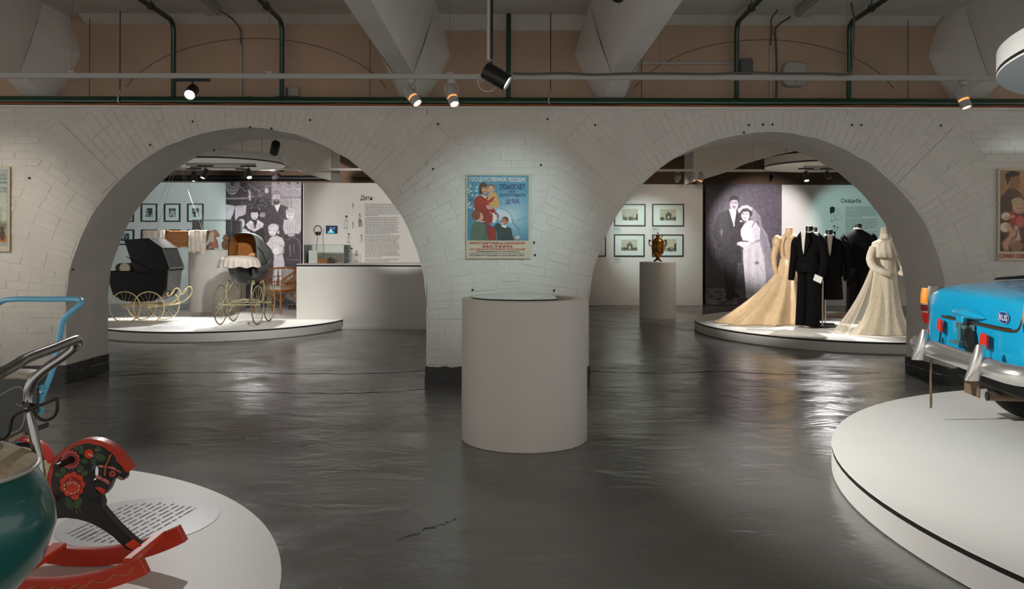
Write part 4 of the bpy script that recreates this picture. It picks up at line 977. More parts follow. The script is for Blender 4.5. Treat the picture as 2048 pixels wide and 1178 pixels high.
for xx in (-.12, .30):
    zz = .92-math.sqrt(.85**2-(xx+.02)**2)
    m = MB(); m.box((xx, 0, zz+(.006 if xx < 0 else .0)), (.034 if xx > 0 else .055, .30, .026), 0, .004); m.build('crossbar', M_HRED2, HORSE)
m = MB(); m.box((-.40, 0, .92-math.sqrt(.85**2-.38**2)+.01), (.05, .30, .026), 0, .004); m.build('crossbar', M_HRED2, HORSE)
# ---- caption disc on the deck beside the horse
t = thing('caption_disc', 'round grey caption sheet with slanted text beside the rocking horse', 'caption', (-1.79, 3.86, PT+.0012))
m = MB(); m.lathe([(.36, 0), (.36, .0012)], n=72); m.build('sheet', mat('caption_sheet', (206, 208, 211), .35), t)
M_INK = mat('caption_ink', (34, 34, 36), .6)
rnd = random.Random(21); ang = math.radians(80)
words = ['Казаки-разбойники,', 'футбол,', 'садового', 'катания', 'год, год', 'Шёл', 'мы', 'из', 'и', 'В', 'которого']
for i in range(11):
    off = .20-i*.037; half = math.sqrt(max(.02, .31**2-off**2)); x = -half*.95
    lx, ly = math.cos(ang), math.sin(ang); nx, ny = -math.sin(ang), math.cos(ang)
    def L2(a_, b_): return (lx*a_+nx*b_, ly*a_+ny*b_, .0020)
    w0 = len(words[i])*.0155; text_mesh(words[i], t, M_INK, w0, .018, L2(x, off), rot=(0, 0, ang), bold=.03, name='caption_text'); x += w0+.012
    q = MB()
    while x < half*.8:
        w_ = min(rnd.uniform(.025, .10), half*.85-x)
        k = max(1, int(w_/.0105))
        for j in range(k):
            a0 = x+j*.0105; q.add([L2(a0, off+.001), L2(a0+.0075, off+.001), L2(a0+.0075, off+rnd.choice((.012, .012, .016))), L2(a0, off+.012)], [(0, 1, 2, 3)])
        x += w_+.011
    if q.v: q.build('caption_text', M_INK, t)
# ---- lamb toy between horse and pram
t = thing('toy_lamb', 'small cream rubber toy lamb with a curly head', 'toy', Vector((at(82, 957, 3.95).x, 3.95, PT)))
lp_ = at(88, 957, t.location.y); hz = lp_.z-PT; hx = lp_.x-t.location.x
M_LAMB = mat('lamb_cream', (214, 184, 132), .5); m = MB()
m.lathe([(.05, 0), (.075, .03), (.08, hz*.4), (.06, hz*.75), (.04, hz*.85)], n=16); m.build('body', M_LAMB, t, True)
m = MB(); m.ell((hx-.02, 0, hz), (.065, .06, .075)); m.ell((hx+.035, -.03, hz-.025), (.035, .035, .03)); m.build('head', M_LAMB, t, True)
m = MB(); r_ = random.Random(2)
for i in range(26):
    a = r_.uniform(0, 2*PI); b_ = r_.uniform(.2, 1.3); m.ell((hx-.02+.062*math.cos(a)*math.cos(b_), .058*math.sin(a)*math.cos(b_), hz+.02+.06*math.sin(b_)), (.018, .018, .016), 8, 5)
m.build('curls', mat('lamb_wool', (220, 200, 160), .8), t, True)
m = MB(); m.ell((hx+.022, -.052, hz+.012), (.012, .008, .015), 10, 6); m.build('eye', M_BLACKGAP, t, True)
# ---- teal toy pram with a chrome handle (left edge of the frame)
M_TEAL = mat('teal_enamel', (12, 86, 82), .3, coat=.5, var=.12, vs_=6); M_CHT = mat('chrome_tube', (150, 148, 146), .2, 1.)
TP = thing('teal_pram', 'teal enamel toy pram with chrome tube handle and beige cover', 'pram', (-1.72, 1.95, PT))
def tub(k, z, dx=0.): return [(dx-.038+.62*k*sel(math.cos(2*PI*j/72), .9), .30*k*sel(math.sin(2*PI*j/72), .9), z) for j in range(72)]
m = MB(); m.rings([tub(.30, .16, -.18), tub(.50, .22, -.14), tub(.70, .33, -.08), tub(.86, .44, -.03), tub(.96, .54, -.005), tub(1.0, .63, 0), tub(.99, .68, 0), tub(.965, .73, -.005), tub(.925, .775, -.01)], (True, False)); m.build('tub', M_TEAL, TP, True, 1.2)
m = MB(); m.rings([tub(.935, .768, -.01), tub(.94, .786, -.01), tub(.89, .805, -.02), tub(.5, .82, -.06), tub(.1, .825, -.06)], (False, True)); m.build('cover', mat('beige_canvas', (172, 156, 128), .8, var=.15, vs_=20, bump=.3, bs=60), TP, True)
m = MB(); m.tube([(x, y, .775) for x, y, z in tub(.94, .8, -.01)], .006, 6, True); m.build('rim', M_WLAMP, TP, True)
def tl(px, py, Y): p = at(px, py, Y); return Vector((p.x+1.72, p.y-1.95, p.z-PT))
HA = [tl(86, 992, 2.13), tl(78, 930, 2.13), tl(66, 860, 2.14), tl(57, 805, 2.15), tl(62, 768, 2.15), tl(92, 737, 2.16), tl(128, 712, 2.18), tl(152, 692, 2.19), tl(156, 682, 2.17), tl(146, 681, 2.12), tl(100, 699, 1.98), tl(55, 716, 1.86), tl(28, 732, 1.79), tl(-30, 768, 1.69), tl(-120, 850, 1.66), tl(-200, 1000, 1.70)]
m = MB(); m.tube(spline(HA, 6), .0125, 14); m.build('handle', M_CHT, TP, True)
m = MB(); a = HA[0]; m.lathe([(.017, -.012), (.020, 0), (.018, .012), (.0145, .02)], tuple(a), 14); m.build('handle_ferrule', M_BLK, TP, True)
m = MB(); m.ell(tuple(a+Vector((-.012, -.01, -.05))), (.036, .03, .06)); m.build('handle_socket', M_TEAL, TP, True)
wire = [(0, 780), (50, 760), (95, 700), (110, 610), (135, 550), (200, 510), (300, 480), (450, 420), (545, 385), (563, 400), (557, 500), (520, 560), (450, 590), (380, 570), (330, 510), (310, 450)]
m = MB(); m.tube(spline([tl(x/4.9, 720+y/4.9, 2.12) for x, y in wire], 4), .0042, 7); m.build('wire_bracket', mat('wire_dark', (46, 40, 36), .4, .7), TP, True)
m = MB(); m.tube([tl(44, 806, 2.12), tl(75, 812, 2.14)], .005, 6); m.tube([tl(52, 810, 2.11), tl(58, 810, 2.15)], .008, 8); m.build('bracket_bolt', M_BLK, TP, True)
m = MB(); m.tube([(-.42, -.2, .12), (.28, -.2, .12)], .012, 8); m.tube([(-.42, .2, .12), (.28, .2, .12)], .012, 8); m.tube([(-.05, -.2, .13), (-.05, .2, .13)], .012, 8)
for x in (-.35, .2): m.tube([(x, -.2, .12), (x*.6-.1, -.12, .26)], .008, 6); m.tube([(x, .2, .12), (x*.6-.1, .12, .26)], .008, 6)
m.build('chassis', M_BLK, TP, True)
for x in (-.42, .28):
    for y in (-.23, .23): spoked_wheel(TP, (x, y, .112), .10, (0, 1, 0), M_CHT, M_STEEL, 12, .012, .02, m_tyre=M_RUB)
# ---- sky blue push tricycle / stroller behind
BL = thing('blue_stroller', 'sky blue tube-framed stroller with grey side panel and red mudguard', 'stroller', (-2.70, 4.42, PT))
def bl(px, py, Y=4.42): p = at(px, py, Y); return Vector((p.x+2.70, p.y-4.42, p.z-PT))
M_SKY = mat('sky_blue_tube', (102, 184, 220), .3, coat=.4)
m = MB(); m.tube(spline([bl(74, 822, 4.3), bl(88, 785, 4.3), bl(110, 725, 4.3), bl(121, 662, 4.3), bl(129, 637, 4.3), bl(155, 613, 4.3), bl(163, 604, 4.32), bl(150, 598.5, 4.36), bl(90, 598.5, 4.42), bl(30, 598.5, 4.5), bl(0, 605, 4.58), bl(-40, 640, 4.62), bl(-70, 760, 4.62), bl(-85, 822, 4.62)], 6), .0150, 12); m.build('push_handle', M_SKY, BL, True)
m = MB(); m.tube([bl(85, 785, 4.29), bl(66, 830, 4.29)], .016, 8); m.tube([bl(82, 780, 4.28), bl(88, 775, 4.28)], .02, 8); m.box(tuple(bl(70, 822, 4.3)), (.09, .03, .03), 0, .006); m.build('handle_bracket', M_SKY, BL, True)
side = [bl(x, y, 4.25) for x, y in ((-90, 760), (-30, 748), (20, 747), (58, 752), (76, 775), (76, 820), (58, 860), (25, 882), (-40, 890), (-110, 880))]
m = MB(); m.prism([(p.x, p.z) for p in side], 'y', side[0].y-.01, side[0].y+.01); m.build('side_panel', mat('grey_vinyl', (62, 64, 60), .5, var=.1, vs_=10), BL)
m = MB(); m.prism([(p.x-.30, p.z) for p in side], 'y', side[0].y+.28, side[0].y+.30); m.build('side_panel', MATS['grey_vinyl'], BL)
m = MB(); m.box((-.18, -.0, .30), (.45, .34, .03)); m.build('seat', MATS['grey_vinyl'], BL)
m = MB(); sy = side[0].y-.012
for pts_ in ([(0, 793), (20, 780), (40, 773), (50, 780), (53, 795), (46, 810), (34, 806)], [(24, 866), (40, 860), (50, 845), (53, 820)]): m.tube(spline([(p.x, sy, p.z) for p in [bl(x, y, 4.25) for x, y in pts_]], 5), .004, 5)
m.build('panel_scroll', mat('scroll_grey', (138, 138, 132), .5), BL, True)
m = MB(); R = []
for i, x in enumerate((-80, -20, 20, 50, 68, 71)):
    c_ = bl(x, (760, 752, 748, 748, 750, 752)[i], 4.30); R.append([c_+Vector((0, .08*math.cos(a), .026*math.sin(a))) for a in [2*PI*j/14 for j in range(14)]])
m.rings(R); m.build('folded_hood', mat('cream_vinyl', (178, 168, 150), .6, bump=.2, bs=20), BL, True)
m = MB(); m.tube(spline([bl(-15, 822), bl(0, 832), bl(12, 860), bl(20, 892), bl(24, 930)], 5), .018, 8); m.tube([bl(48, 860), bl(40, 900), bl(36, 935)], .012, 8); m.tube([bl(-90, 905), bl(40, 905)], .016, 8); m.build('frame', M_SKY, BL, True)
m = MB(); m.tube([bl(20, 882, 4.2), bl(48, 868, 4.2)], .012, 6); m.build('leather_strap', mat('tan_strap', (150, 130, 108), .7), BL)
WC = bl(47, 934, 4.32)
for dy, c_ in ((0, WC), (.3, WC+Vector((-.32, .30, 0))), (0, WC+Vector((-.72, 0, 0))), (.3, WC+Vector((-1.04, .30, 0)))):
    cc = Vector((c_.x, c_.y, .132)); spoked_wheel(BL, cc, .118, (0, 1, 0), mat('pale_rim', (190, 188, 184), .4), M_SKY, 8, .013, .025, m_tyre=M_RUB)
    G = [[cc+Vector((.150*math.cos(a), y_, .150*math.sin(a))) for y_ in (-.04, -.03, 0, .03, .04)] for a in [PI*.02+PI*.92*i/20 for i in range(21)]]
    m = MB(); m.sheet(G); m.build('mudguard', mat('mudguard_red', (226, 44, 26), .35, coat=.4), BL, True, solid=.006)
m = MB(); m.box((-.31+WC.x, WC.y+.19, .13), (.66, .05, .04)); m.tube([(WC.x, WC.y, .132), (WC.x-.32, WC.y+.30, .132)], .01, 6); m.tube([(WC.x-.72, WC.y, .132), (WC.x-1.04, WC.y+.30, .132)], .01, 6); m.tube([(WC.x-.1, WC.y+.19, .15), (WC.x-.15, WC.y+.1, .30)], .014, 6); m.build('undercarriage', M_SKY, BL)
# ================================================================== REAR LEFT ROOM
PZT = 3.10
def panel(nm, x0, x1, y, z0, z1, lab, th=.1):
    m_ = MB(); m_.box(((x0+x1)/2, y+th/2, (z0+z1)/2), (x1-x0, th, z1-z0)); return struct(m_.build(nm, M_WPANEL), lab, 'wall')
xm0, xm1 = at(452, 400, RY).x, at(603, 400, RY).x
panel('wall_panel_left', -13.3, xm0-.005, RY, 0, PZT, 'white panel wall with small framed photographs, rear left room')
panel('wall_panel_middle', xm1+.012, -.9, RY+.1, 0, PZT, 'white panel wall between the family mural and the dividing pier')
# ---- family mural
def mural(name, label, x0, x1, z0, z1, pt, w_, h):
    t_ = thing(name, label, 'mural', (x0, RY-.012, z0))
    m_ = MB(); m_.box((w_/2, .010, h/2), (w_, .018, h)); m_.build('mural_panel', mat('mural_edge', (90, 86, 88), .7), t_)
    pt.build('printed_photo', t_, w_, h, (0, 0, 0)); return t_
pt = Paint(75, 85, 1005, 1590, 210, 340, (62, 56, 58))
pt.poly([(75, 85), (1005, 85), (1005, 300), (75, 270)], (74, 66, 68)); pt.poly([(640, 85), (1005, 85), (1005, 640), (640, 400)], (150, 144, 146)); pt.poly([(850, 290), (1005, 290), (1005, 700), (860, 640)], (168, 164, 164))
pt.line([(760, 275), (1005, 270)], 22, (120, 112, 114)); pt.line([(880, 300), (880, 600)], 16, (130, 124, 126))
for cx, r_ in ((155, 90), (850, 80), (960, 70), (720, 70)):
    for k_ in range(6): pt.ell(cx, 90, r_*(1-.13*k_), (150 if cx < 300 else 80)*(1-.13*k_), (182, 176, 178) if k_ % 2 == 0 else (92, 84, 86), .1)
pt.poly([(240, 100), (340, 90), (330, 210), (290, 215)], (60, 54, 56)); pt.line([(250, 140), (320, 200)], 12, (170, 166, 168)); pt.line([(75, 290), (330, 285)], 26, (150, 144, 146)); pt.line([(365, 190), (372, 300)], 34, (206, 202, 204))
pt.poly([(75, 360), (185, 380), (170, 470), (130, 555), (75, 550)], (196, 192, 194)); pt.poly([(190, 380), (330, 370), (320, 480), (240, 520), (190, 560)], (186, 178, 184)); pt.poly([(75, 560), (240, 560), (180, 660), (75, 720)], (60, 52, 54))
for i in range(260):      # tree
    x, y = 330+pt.rng.randn()*75+120, 250+pt.rng.randn()*110+40; pt.line([(x, y), (x+pt.rng.randn()*30, y+pt.rng.randn()*22)], 5, (32, 28, 30) if pt.rng.rand() < .72 else (190, 184, 188), .8)
pt.line([(350, 110), (480, 190), (530, 240)], 5, (200, 196, 198), .9); pt.line([(480, 190), (520, 300)], 4, (190, 186, 188), .8); pt.ell(575, 190, 22, 34, (210, 206, 208), .5); pt.ell(530, 490, 40, 30, (150, 144, 146), .4)
pt.ell(640, 120, 200, 120, (150, 140, 146), 1.4, op=.35)
# father
pt.poly([(590, 400), (660, 370), (750, 360), (830, 390), (860, 480), (830, 760), (760, 900), (560, 900), (540, 600), (565, 470)], (64, 56, 56)); pt.poly([(672, 372), (712, 460), (745, 360), (720, 345)], (222, 218, 220)); pt.line([(708, 465), (716, 640)], 6, (40, 36, 38))
pt.ell(697, 255, 52, 62, (96, 84, 84)); pt.ell(697, 265, 46, 56, (190, 182, 184)); pt.ell(698, 330, 40, 36, (74, 64, 64), .4); pt.ell(698, 312, 20, 8, (150, 130, 130), .6); pt.ell(697, 222, 44, 20, (140, 130, 132), .6)
for ex in (678, 716): pt.ell(ex, 268, 9, 4, (60, 52, 52), .8)
for i in range(10): pt.line([(590+i*26, 420+10*(i % 3)), (580+i*26, 860)], 5, (78, 70, 70), .4)
# mother
pt.poly([(330, 600), (400, 560), (480, 560), (540, 610), (560, 800), (600, 1100), (300, 1100), (330, 760)], (46, 40, 42)); pt.ell(432, 455, 56, 46, (40, 34, 36)); pt.ell(428, 490, 44, 60, (214, 208, 210)); pt.ell(430, 440, 48, 22, (46, 40, 42), .4)
for ex in (412, 446): pt.ell(ex, 485, 8, 4, (50, 44, 46), .8)
pt.line([(428, 492), (430, 512)], 5, (170, 160, 162)); pt.ell(428, 528, 13, 5, (110, 90, 92), .7)
pt.poly([(320, 610), (380, 555), (415, 580), (430, 680), (445, 580), (470, 550), (545, 600), (530, 640), (430, 700), (350, 660)], (212, 206, 206)); pt.poly([(412, 575), (462, 572), (445, 650), (428, 655)], (52, 46, 48))
for i in range(60): pt.ell(330+205*pt.rng.rand(), 600+60*pt.rng.rand(), 6, 5, (170, 164, 166), .6, op=.6)
# girl at left
pt.poly([(180, 700), (250, 660), (310, 660), (390, 710), (400, 900), (180, 900)], (196, 190, 192)); pt.ell(266, 550, 52, 44, (52, 46, 48)); pt.ell(268, 595, 40, 62, (212, 206, 208)); pt.line([(222, 540), (318, 535)], 14, (40, 36, 38))
for ex in (250, 284): pt.ell(ex, 596, 7, 4, (56, 50, 52), .8)
pt.ell(266, 636, 11, 4, (120, 100, 102), .7); pt.ell(180, 660, 40, 40, (120, 112, 114), .3)
# boy in the middle
pt.ell(662, 650, 66, 52, (196, 190, 192)); pt.ell(652, 690, 50, 62, (216, 212, 212)); pt.poly([(600, 640), (720, 620), (725, 660), (690, 640), (610, 660)], (206, 200, 202)); pt.line([(612, 682), (632, 686)], 7, (70, 64, 66)); pt.line([(662, 684), (688, 684)], 7, (70, 64, 66)); pt.ell(640, 728, 14, 5, (130, 110, 112), .6); pt.ell(722, 705, 14, 22, (200, 194, 196))
pt.poly([(590, 830), (630, 765), (700, 745), (770, 775), (800, 830), (790, 960), (760, 1000), (680, 1000), (640, 920), (570, 840)], (200, 194, 194)); pt.line([(640, 790), (660, 960)], 8, (150, 144, 146)); pt.line([(740, 860), (790, 890), (770, 970), (700, 990)], 14, (110, 104, 106), .8); pt.poly([(670, 990), (780, 990), (800, 1080), (790, 1400), (740, 1400), (730, 1150), (690, 1400), (650, 1400)], (186, 180, 182)); pt.ell(690, 940, 40, 40, (216, 212, 212), .3)
# small child at right on a chair
pt.ell(872, 450, 62, 46, (190, 184, 186)); pt.ell(866, 495, 50, 56, (212, 208, 208)); pt.ell(872, 440, 56, 28, (176, 170, 172), .4)
for ex in (848, 884): pt.ell(ex, 492, 8, 4, (70, 62, 64), .8)
pt.ell(864, 528, 10, 5, (120, 96, 98), .7)
pt.poly([(790, 545), (860, 550), (920, 540), (985, 640), (985, 720), (920, 740), (810, 740), (778, 660)], (186, 180, 182))
for x_ in (830, 860, 890, 930, 955): pt.line([(x_, 580), (x_+10, 690)], 7, (120, 114, 116), .7)
pt.poly([(800, 730), (1005, 720), (1005, 1500), (800, 1500)], (50, 42, 44)); pt.ell(880, 738, 46, 20, (170, 164, 166), .3)
pt.line([(830, 800), (900, 760), (970, 800), (995, 880), (995, 1080)], 16, (96, 88, 90)); pt.line([(865, 860), (870, 1000)], 16, (150, 142, 144), .7); pt.line([(915, 860), (915, 960)], 10, (140, 132, 134), .7); pt.line([(820, 1040), (1000, 1050)], 14, (96, 88, 90)); pt.poly([(300, 1100), (640, 1100), (640, 1590), (300, 1590)], (44, 38, 40)); pt.poly([(75, 900), (300, 900), (300, 1590), (75, 1590)], (60, 54, 56)); pt.poly([(75, 1480), (1005, 1480), (1005, 1590), (75, 1590)], (38, 34, 36))
pt.noise(6, 2); pt.noise(5, 5); pt.blur(1)
mural('photo_mural', 'large black and white mural of a family with four children', xm0, xm1, 0.01, PZT+.012, pt, xm1-xm0, PZT)
# ---- framed photographs
M_FRM = mat('frame_black', (22, 21, 20), .4); M_MAT_ = mat('passepartout', (226, 226, 222), .7)
def framed(px0, py0, px1, py1, inner, lab, group, kind, seed, glass=True, y=RY):
    a_ = at(px0, py1, y); b_ = at(px1, py0, y); W, H = b_.x-a_.x, b_.z-a_.z; f_ = .028
    t_ = thing('framed_picture', lab, 'picture', (a_.x, y-.031, a_.z), 0, group)
    m_ = MB()
    for c_, d_ in (((W/2, .015, f_/2), (W, .03, f_)), ((W/2, .015, H-f_/2), (W, .03, f_)), ((f_/2, .015, H/2), (f_, .03, H-2*f_)), ((W-f_/2, .015, H/2), (f_, .03, H-2*f_))): m_.box(c_, d_)
    m_.build('frame', M_FRM, t_)
    m_ = MB(); m_.box((W/2, .022, H/2), (W-f_, .01, H-f_)); m_.build('mount', M_MAT_, t_)
    r_ = np.random.RandomState(seed); p_ = Paint(0, 0, 100, 100, 34, 34 if kind == 'dark' else 26, (88, 86, 84) if kind == 'dark' else (196, 186, 166)); p_.rng = r_
    if kind == 'dark':
        for i in range(14): p_.ell(100*r_.rand(), 100*r_.rand(), 8+18*r_.rand(), 10+25*r_.rand(), tuple([r_.choice((20, 34, 60, 120, 170, 205))]*3), .3)
        for i in range(3): p_.ell(30+20*i, 55, 7, 28, tuple([r_.choice((24, 190))]*3), .2); p_.ell(30+20*i, 24, 5, 6, (190, 186, 182), .3)
    else:
        p_.poly([(0, 84), (100, 80), (100, 100), (0, 100)], (186, 178, 158)); d_ = (88, 84, 74)
        for i in range(12): x_ = 100*r_.rand(); p_.ell(x_, 82, 6+6*r_.rand(), 8+10*r_.rand(), d_, .5, op=.8)
        if kind == 'arch':
            p_.poly([(36, 40), (70, 38), (70, 84), (36, 84)], (96, 92, 82)); p_.poly([(46, 58), (58, 58), (58, 84), (46, 84)], (206, 198, 178)); p_.poly([(42, 40), (53, 20), (64, 38)], (82, 78, 68)); p_.line([(38, 44), (68, 42)], 3, (160, 152, 134))
        if kind == 'city':
            p_.poly([(8, 80), (10, 40), (12, 40), (16, 80)], d_); p_.poly([(88, 84), (90, 44), (99, 40), (99, 84)], (70, 66, 58)); p_.poly([(60, 84), (62, 56), (68, 56), (70, 84)], (130, 124, 110))
        if kind == 'church':
            p_.poly([(10, 90), (14, 30), (26, 12), (34, 30), (36, 90)], (120, 116, 102)); p_.line([(24, 30), (24, 85)], 5, (180, 172, 152)); p_.poly([(84, 90), (88, 36), (99, 36), (99, 90)], (76, 72, 64)); p_.poly([(56, 84), (70, 60), (84, 84)], (150, 142, 124))
    p_.noise(9, 2)
    ix0, iz0, ix1, iz1 = inner
    p_.build('photo_print', t_, W*(ix1-ix0), H*(iz1-iz0), (W*ix0, .0165, H*iz0))
    if glass:
        m_ = MB(); m_.box((W/2, .0125, H/2), (W-2*f_, .003, H-2*f_)); m_.build('glazing', GLASS, t_)
    return t_
g = 'small framed photographs on the rear left wall'
N1 = ('first', 'second', 'third', 'fourth', 'fifth')
for i, x in enumerate((236.5, 283, 329.2, 375.6)):
    framed(x, 407.3, x+32, 443.5, (.28, .26, .70, .74), 'black framed photograph, upper row, %s counting towards the family mural' % N1[i], g, 'dark', 10+i)
for i, (x, wd, y0, y1) in enumerate(((232, 37, 459, 489.6), (283.4, 32, 459, 494.5), (329.3, 32.2, 459, 494.5), (375.8, 32, 459, 494.5))):
    framed(x, y0, x+wd, y1, (.27, .26, .72, .74), 'black framed photograph, lower row, %s counting towards the family mural' % N1[i], g, 'dark', 30+i)
# ---- counter and text panel
CY0, CY1, CTOP = 14.40, 16.1, 1.165
cx0 = at(593, 600, CY0).x
t = thing('display_counter', 'long white counter with a black edge line under the children text', 'counter', (cx0, CY0, 0))
m = MB(); m.box((1.75, (CY1-CY0)/2, (CTOP-.045)/2), (3.5, CY1-CY0, CTOP-.045)); m.build('body', M_WPANEL, t)
m = MB(); m.box((1.75, (CY1-CY0)/2, CTOP-.0285), (3.5, CY1-CY0-.004, .033)); m.build('edge_band', M_BLACKGAP, t)
m = MB(); m.box((1.75, (CY1-CY0)/2, CTOP-.006), (3.5, CY1-CY0, .012)); m.build('top', M_WHITE, t)
m = MB(); m.box((1.75, -.006, .03), (3.5, .012, .06)); m.build('skirting', M_WPANEL, t)
xp0 = at(606.5, 450, CY1).x; zp1 = at(700, 366, CY1).z
t = thing('text_panel', 'white text panel headed with the word for children', 'text panel', (xp0, CY1, CTOP+.001))
m = MB(); m.box((1.75, .06, (zp1-CTOP)/2), (3.5, .11, zp1-CTOP)); m.build('board', M_WPANEL, t)
def tpl(px, py, d=.002): p = at(px, py, CY1-d); return Vector((p.x-xp0, -d, p.z-CTOP-.001))
M_TITLE = mat('title_black', (22, 22, 22), .7); M_TXT = mat('text_grey', (122, 120, 117), .8)
def title(par, s, f, x0, y0, x1, y1):
    a_, b_ = f(x0, y1), f(x1, y0); text_mesh(s, par, M_TITLE, b_.x-a_.x, b_.z-a_.z, a_, bold=.012, name='title')
title(t, 'Дети', tpl, 721, 391, 744.5, 402)
def lines(par, f, x0, x1, groups, seed, step, mt):
    r_ = random.Random(seed); q_ = MB()
    for y0, n in groups:
        for i in range(n):
            y = y0+i*step; x = x0; xe = x1-r_.uniform(0, 6) if i < n-1 else x0+(x1-x0)*r_.uniform(.3, .8)
            while x < xe:
                w_ = min(r_.uniform(2, 7.5), xe-x); a_, b_ = f(x, y), f(x+w_, y-step*.34)
                q_.add([(a_.x, a_.y, a_.z), (b_.x, a_.y, a_.z), (b_.x, a_.y, b_.z), (a_.x, a_.y, b_.z)], [(0, 1, 2, 3)]); x += w_+.9
    o_ = q_.build('text_lines', mt, par); o_['kind'] = 'stuff'
lines(t, tpl, 730, 800, ((409, 8), (436, 11), (472.5, 14), (519.5, 2)), 3, 3.2, M_TXT)
def figure(par, f, parts, nm='line_drawing'):
    q_ = MB()
    for kind, pts_, w_ in parts:
        if kind == 'l':
            P = [f(*p) for p in pts_]
            for a_, b_ in zip(P, P[1:]):
                d_ = (b_-a_); n_ = Vector((-d_.z, 0, d_.x)).normalized()*w_/2 if d_.length > 0 else Vector()
                q_.add([a_+n_, a_-n_, b_-n_, b_+n_], [(0, 1, 2, 3)])
        else: q_.add([f(*p) for p in pts_], [tuple(range(len(pts_)))])
    o_ = q_.build(nm, M_TITLE, par); o_['kind'] = 'stuff'
def kid(x, y, h, hair=True, skirt=False, bend=0):
    s = h/30.; P = []
    P.append(('f', eli(x+bend*s, y-h+3*s, 3*s, 2*s, .1, 10), 0)); P.append(('l', [(x+bend*s+2.6*s*math.cos(a), y-h+5*s+3*s*math.sin(a)) for a in [2*PI*i/10 for i in range(11)]], .004))
    P.append(('l', [(x+bend*s*.8, y-h+8*s), (x-3*s, y-h+14*s), (x-3*s, y-h+20*s), (x-2*s, y-1*s)], .005)); P.append(('l', [(x+bend*s*.8, y-h+8*s), (x+4*s, y-h+14*s), (x+3*s, y-h+20*s), (x+2*s, y-1*s)], .005))
    P.append(('l', [(x-2*s, y-h+11*s), (x+5*s, y-h+15*s)], .004)); P.append(('f', eli(x-3*s, y-.5*s, 2.*s, .8*s, 0, 8), 0)); P.append(('f', eli(x+3*s, y-.8*s, 2.*s, .8*s, 0, 8), 0))
    return P
figure(t, tpl, kid(691.5, 457, 27, bend=1.5)); figure(t, tpl, kid(706, 456, 12)); figure(t, tpl, kid(719.5, 440, 13)+[('f', [(717, 439), (719, 439), (719.5, 454), (718, 454)], 0), ('f', [(720.5, 439), (722.5, 439), (723.5, 453), (722, 454)], 0)])
figure(t, tpl, kid(697, 486, 20, bend=1)); figure(t, tpl, kid(723, 484, 15)); figure(t, tpl, kid(700, 522, 28, bend=3)); figure(t, tpl, kid(706, 417, 11)); figure(t, tpl, kid(713, 512, 11)+[('l', [(704, 509), (721, 509), (721, 523), (704, 523), (704, 509)], .005), ('l', [(708, 511), (717, 511), (717, 521), (708, 521), (708, 511)], .004)])
# headphones and tablet
hc = at(635.5, 459.5, CY1-.03)
t2 = thing('headphones', 'black headphones hanging on the children text panel', 'headphones', (hc.x, CY1-.03, hc.z))
m = MB(); m.tube([(.078*math.cos(a), 0, .082*math.sin(a)) for a in [PI*(-.30)+PI*1.6*i/24 for i in range(25)]], .007, 8); m.build('headband', M_BLK, t2, True)
for s in (-1, 1):
    m = MB(); m.M = Matrix.Translation((s*.022+.01, -.012, -.072)) @ Matrix.Rotation(PI/2, 4, 'X') @ Matrix.Rotation(.4*s, 4, 'Y'); m.lathe([(.02, -.018), (.034, -.012), (.034, .012), (.02, .02)], n=16); m.build('ear_cup', M_BLK, t2, True)
m = MB(); m.tube(spline([(-.0, 0, -.09), (-.012, -.02, -.3), (-.02, -.05, -.36), (.0, -.05, -.5), (.06, -.04, -.56), (.13, -.03, -.49), (.125, -.02, -.3), (.105, 0, -.1), (.13, .0, .02)], 6), .0035, 5); m.build('cord', M_BLK, t2, True)
a, b = at(652, 467.2, CY1-.02), at(675, 451.3, CY1-.02)
t2 = thing('tablet_screen', 'small lit tablet screen beside the headphones', 'screen', (a.x, CY1-.02, a.z)); W, H = b.x-a.x, b.z-a.z
m = MB(); m.box((W/2, .01, H/2), (W, .018, H), 0, .004); m.build('housing', M_BLK, t2)
pt = Paint(0, 0, 100, 70, 40, 28, (6, 18, 40)); pt.ell(42, 62, 34, 16, (60, 190, 220), .3); pt.ell(42, 36, 14, 20, (150, 160, 180), .3); pt.ell(42, 18, 15, 12, (80, 92, 110), .4); pt.ell(72, 22, 7, 14, (40, 150, 230), .4); pt.ell(42, 48, 8, 6, (220, 230, 235), .5)
pt.build('display', t2, W*.9, H*.86, (W*.05, -.0006, H*.07), SCREEN)
# glass case on the counter
def vitrine(lab, loc, W, D, H):
    t_ = thing('glass_case', lab, 'glass case', loc)
    for c_, d_ in (((0, -D/2, H/2), (W, .008, H)), ((0, D/2, H/2), (W, .008, H)), ((-W/2, 0, H/2), (.008, D-.01, H)), ((W/2, 0, H/2), (.008, D-.01, H)), ((0, 0, H+.004), (W+.008, D+.008, .008))):
        m_ = MB(); m_.box(c_, d_); m_.build('glass_pane', GLASS, t_)
    m_ = MB()
    for x in (-W/2, W/2):
        for y in (-D/2, D/2): m_.tube([(x, y, 0), (x, y, H)], .004, 5)
        m_.tube([(x, -D/2, H), (x, D/2, H)], .004, 5)
    for y in (-D/2, D/2): m_.tube([(-W/2, y, H), (W/2, y, H)], .004, 5)
    m_.build('glass_edges', mat('case_edge', (150, 186, 178), .25), t_); return t_
va = at(608, 500, 14.9).x; vb = at(688, 500, 14.9).x
vitrine('clear glass case with a wooden box on the white counter', ((va+vb)/2, 15.2, CTOP), vb-va, .62, .345)
a = at(625, 520, 15.2).x; b = at(671, 520, 15.2).x
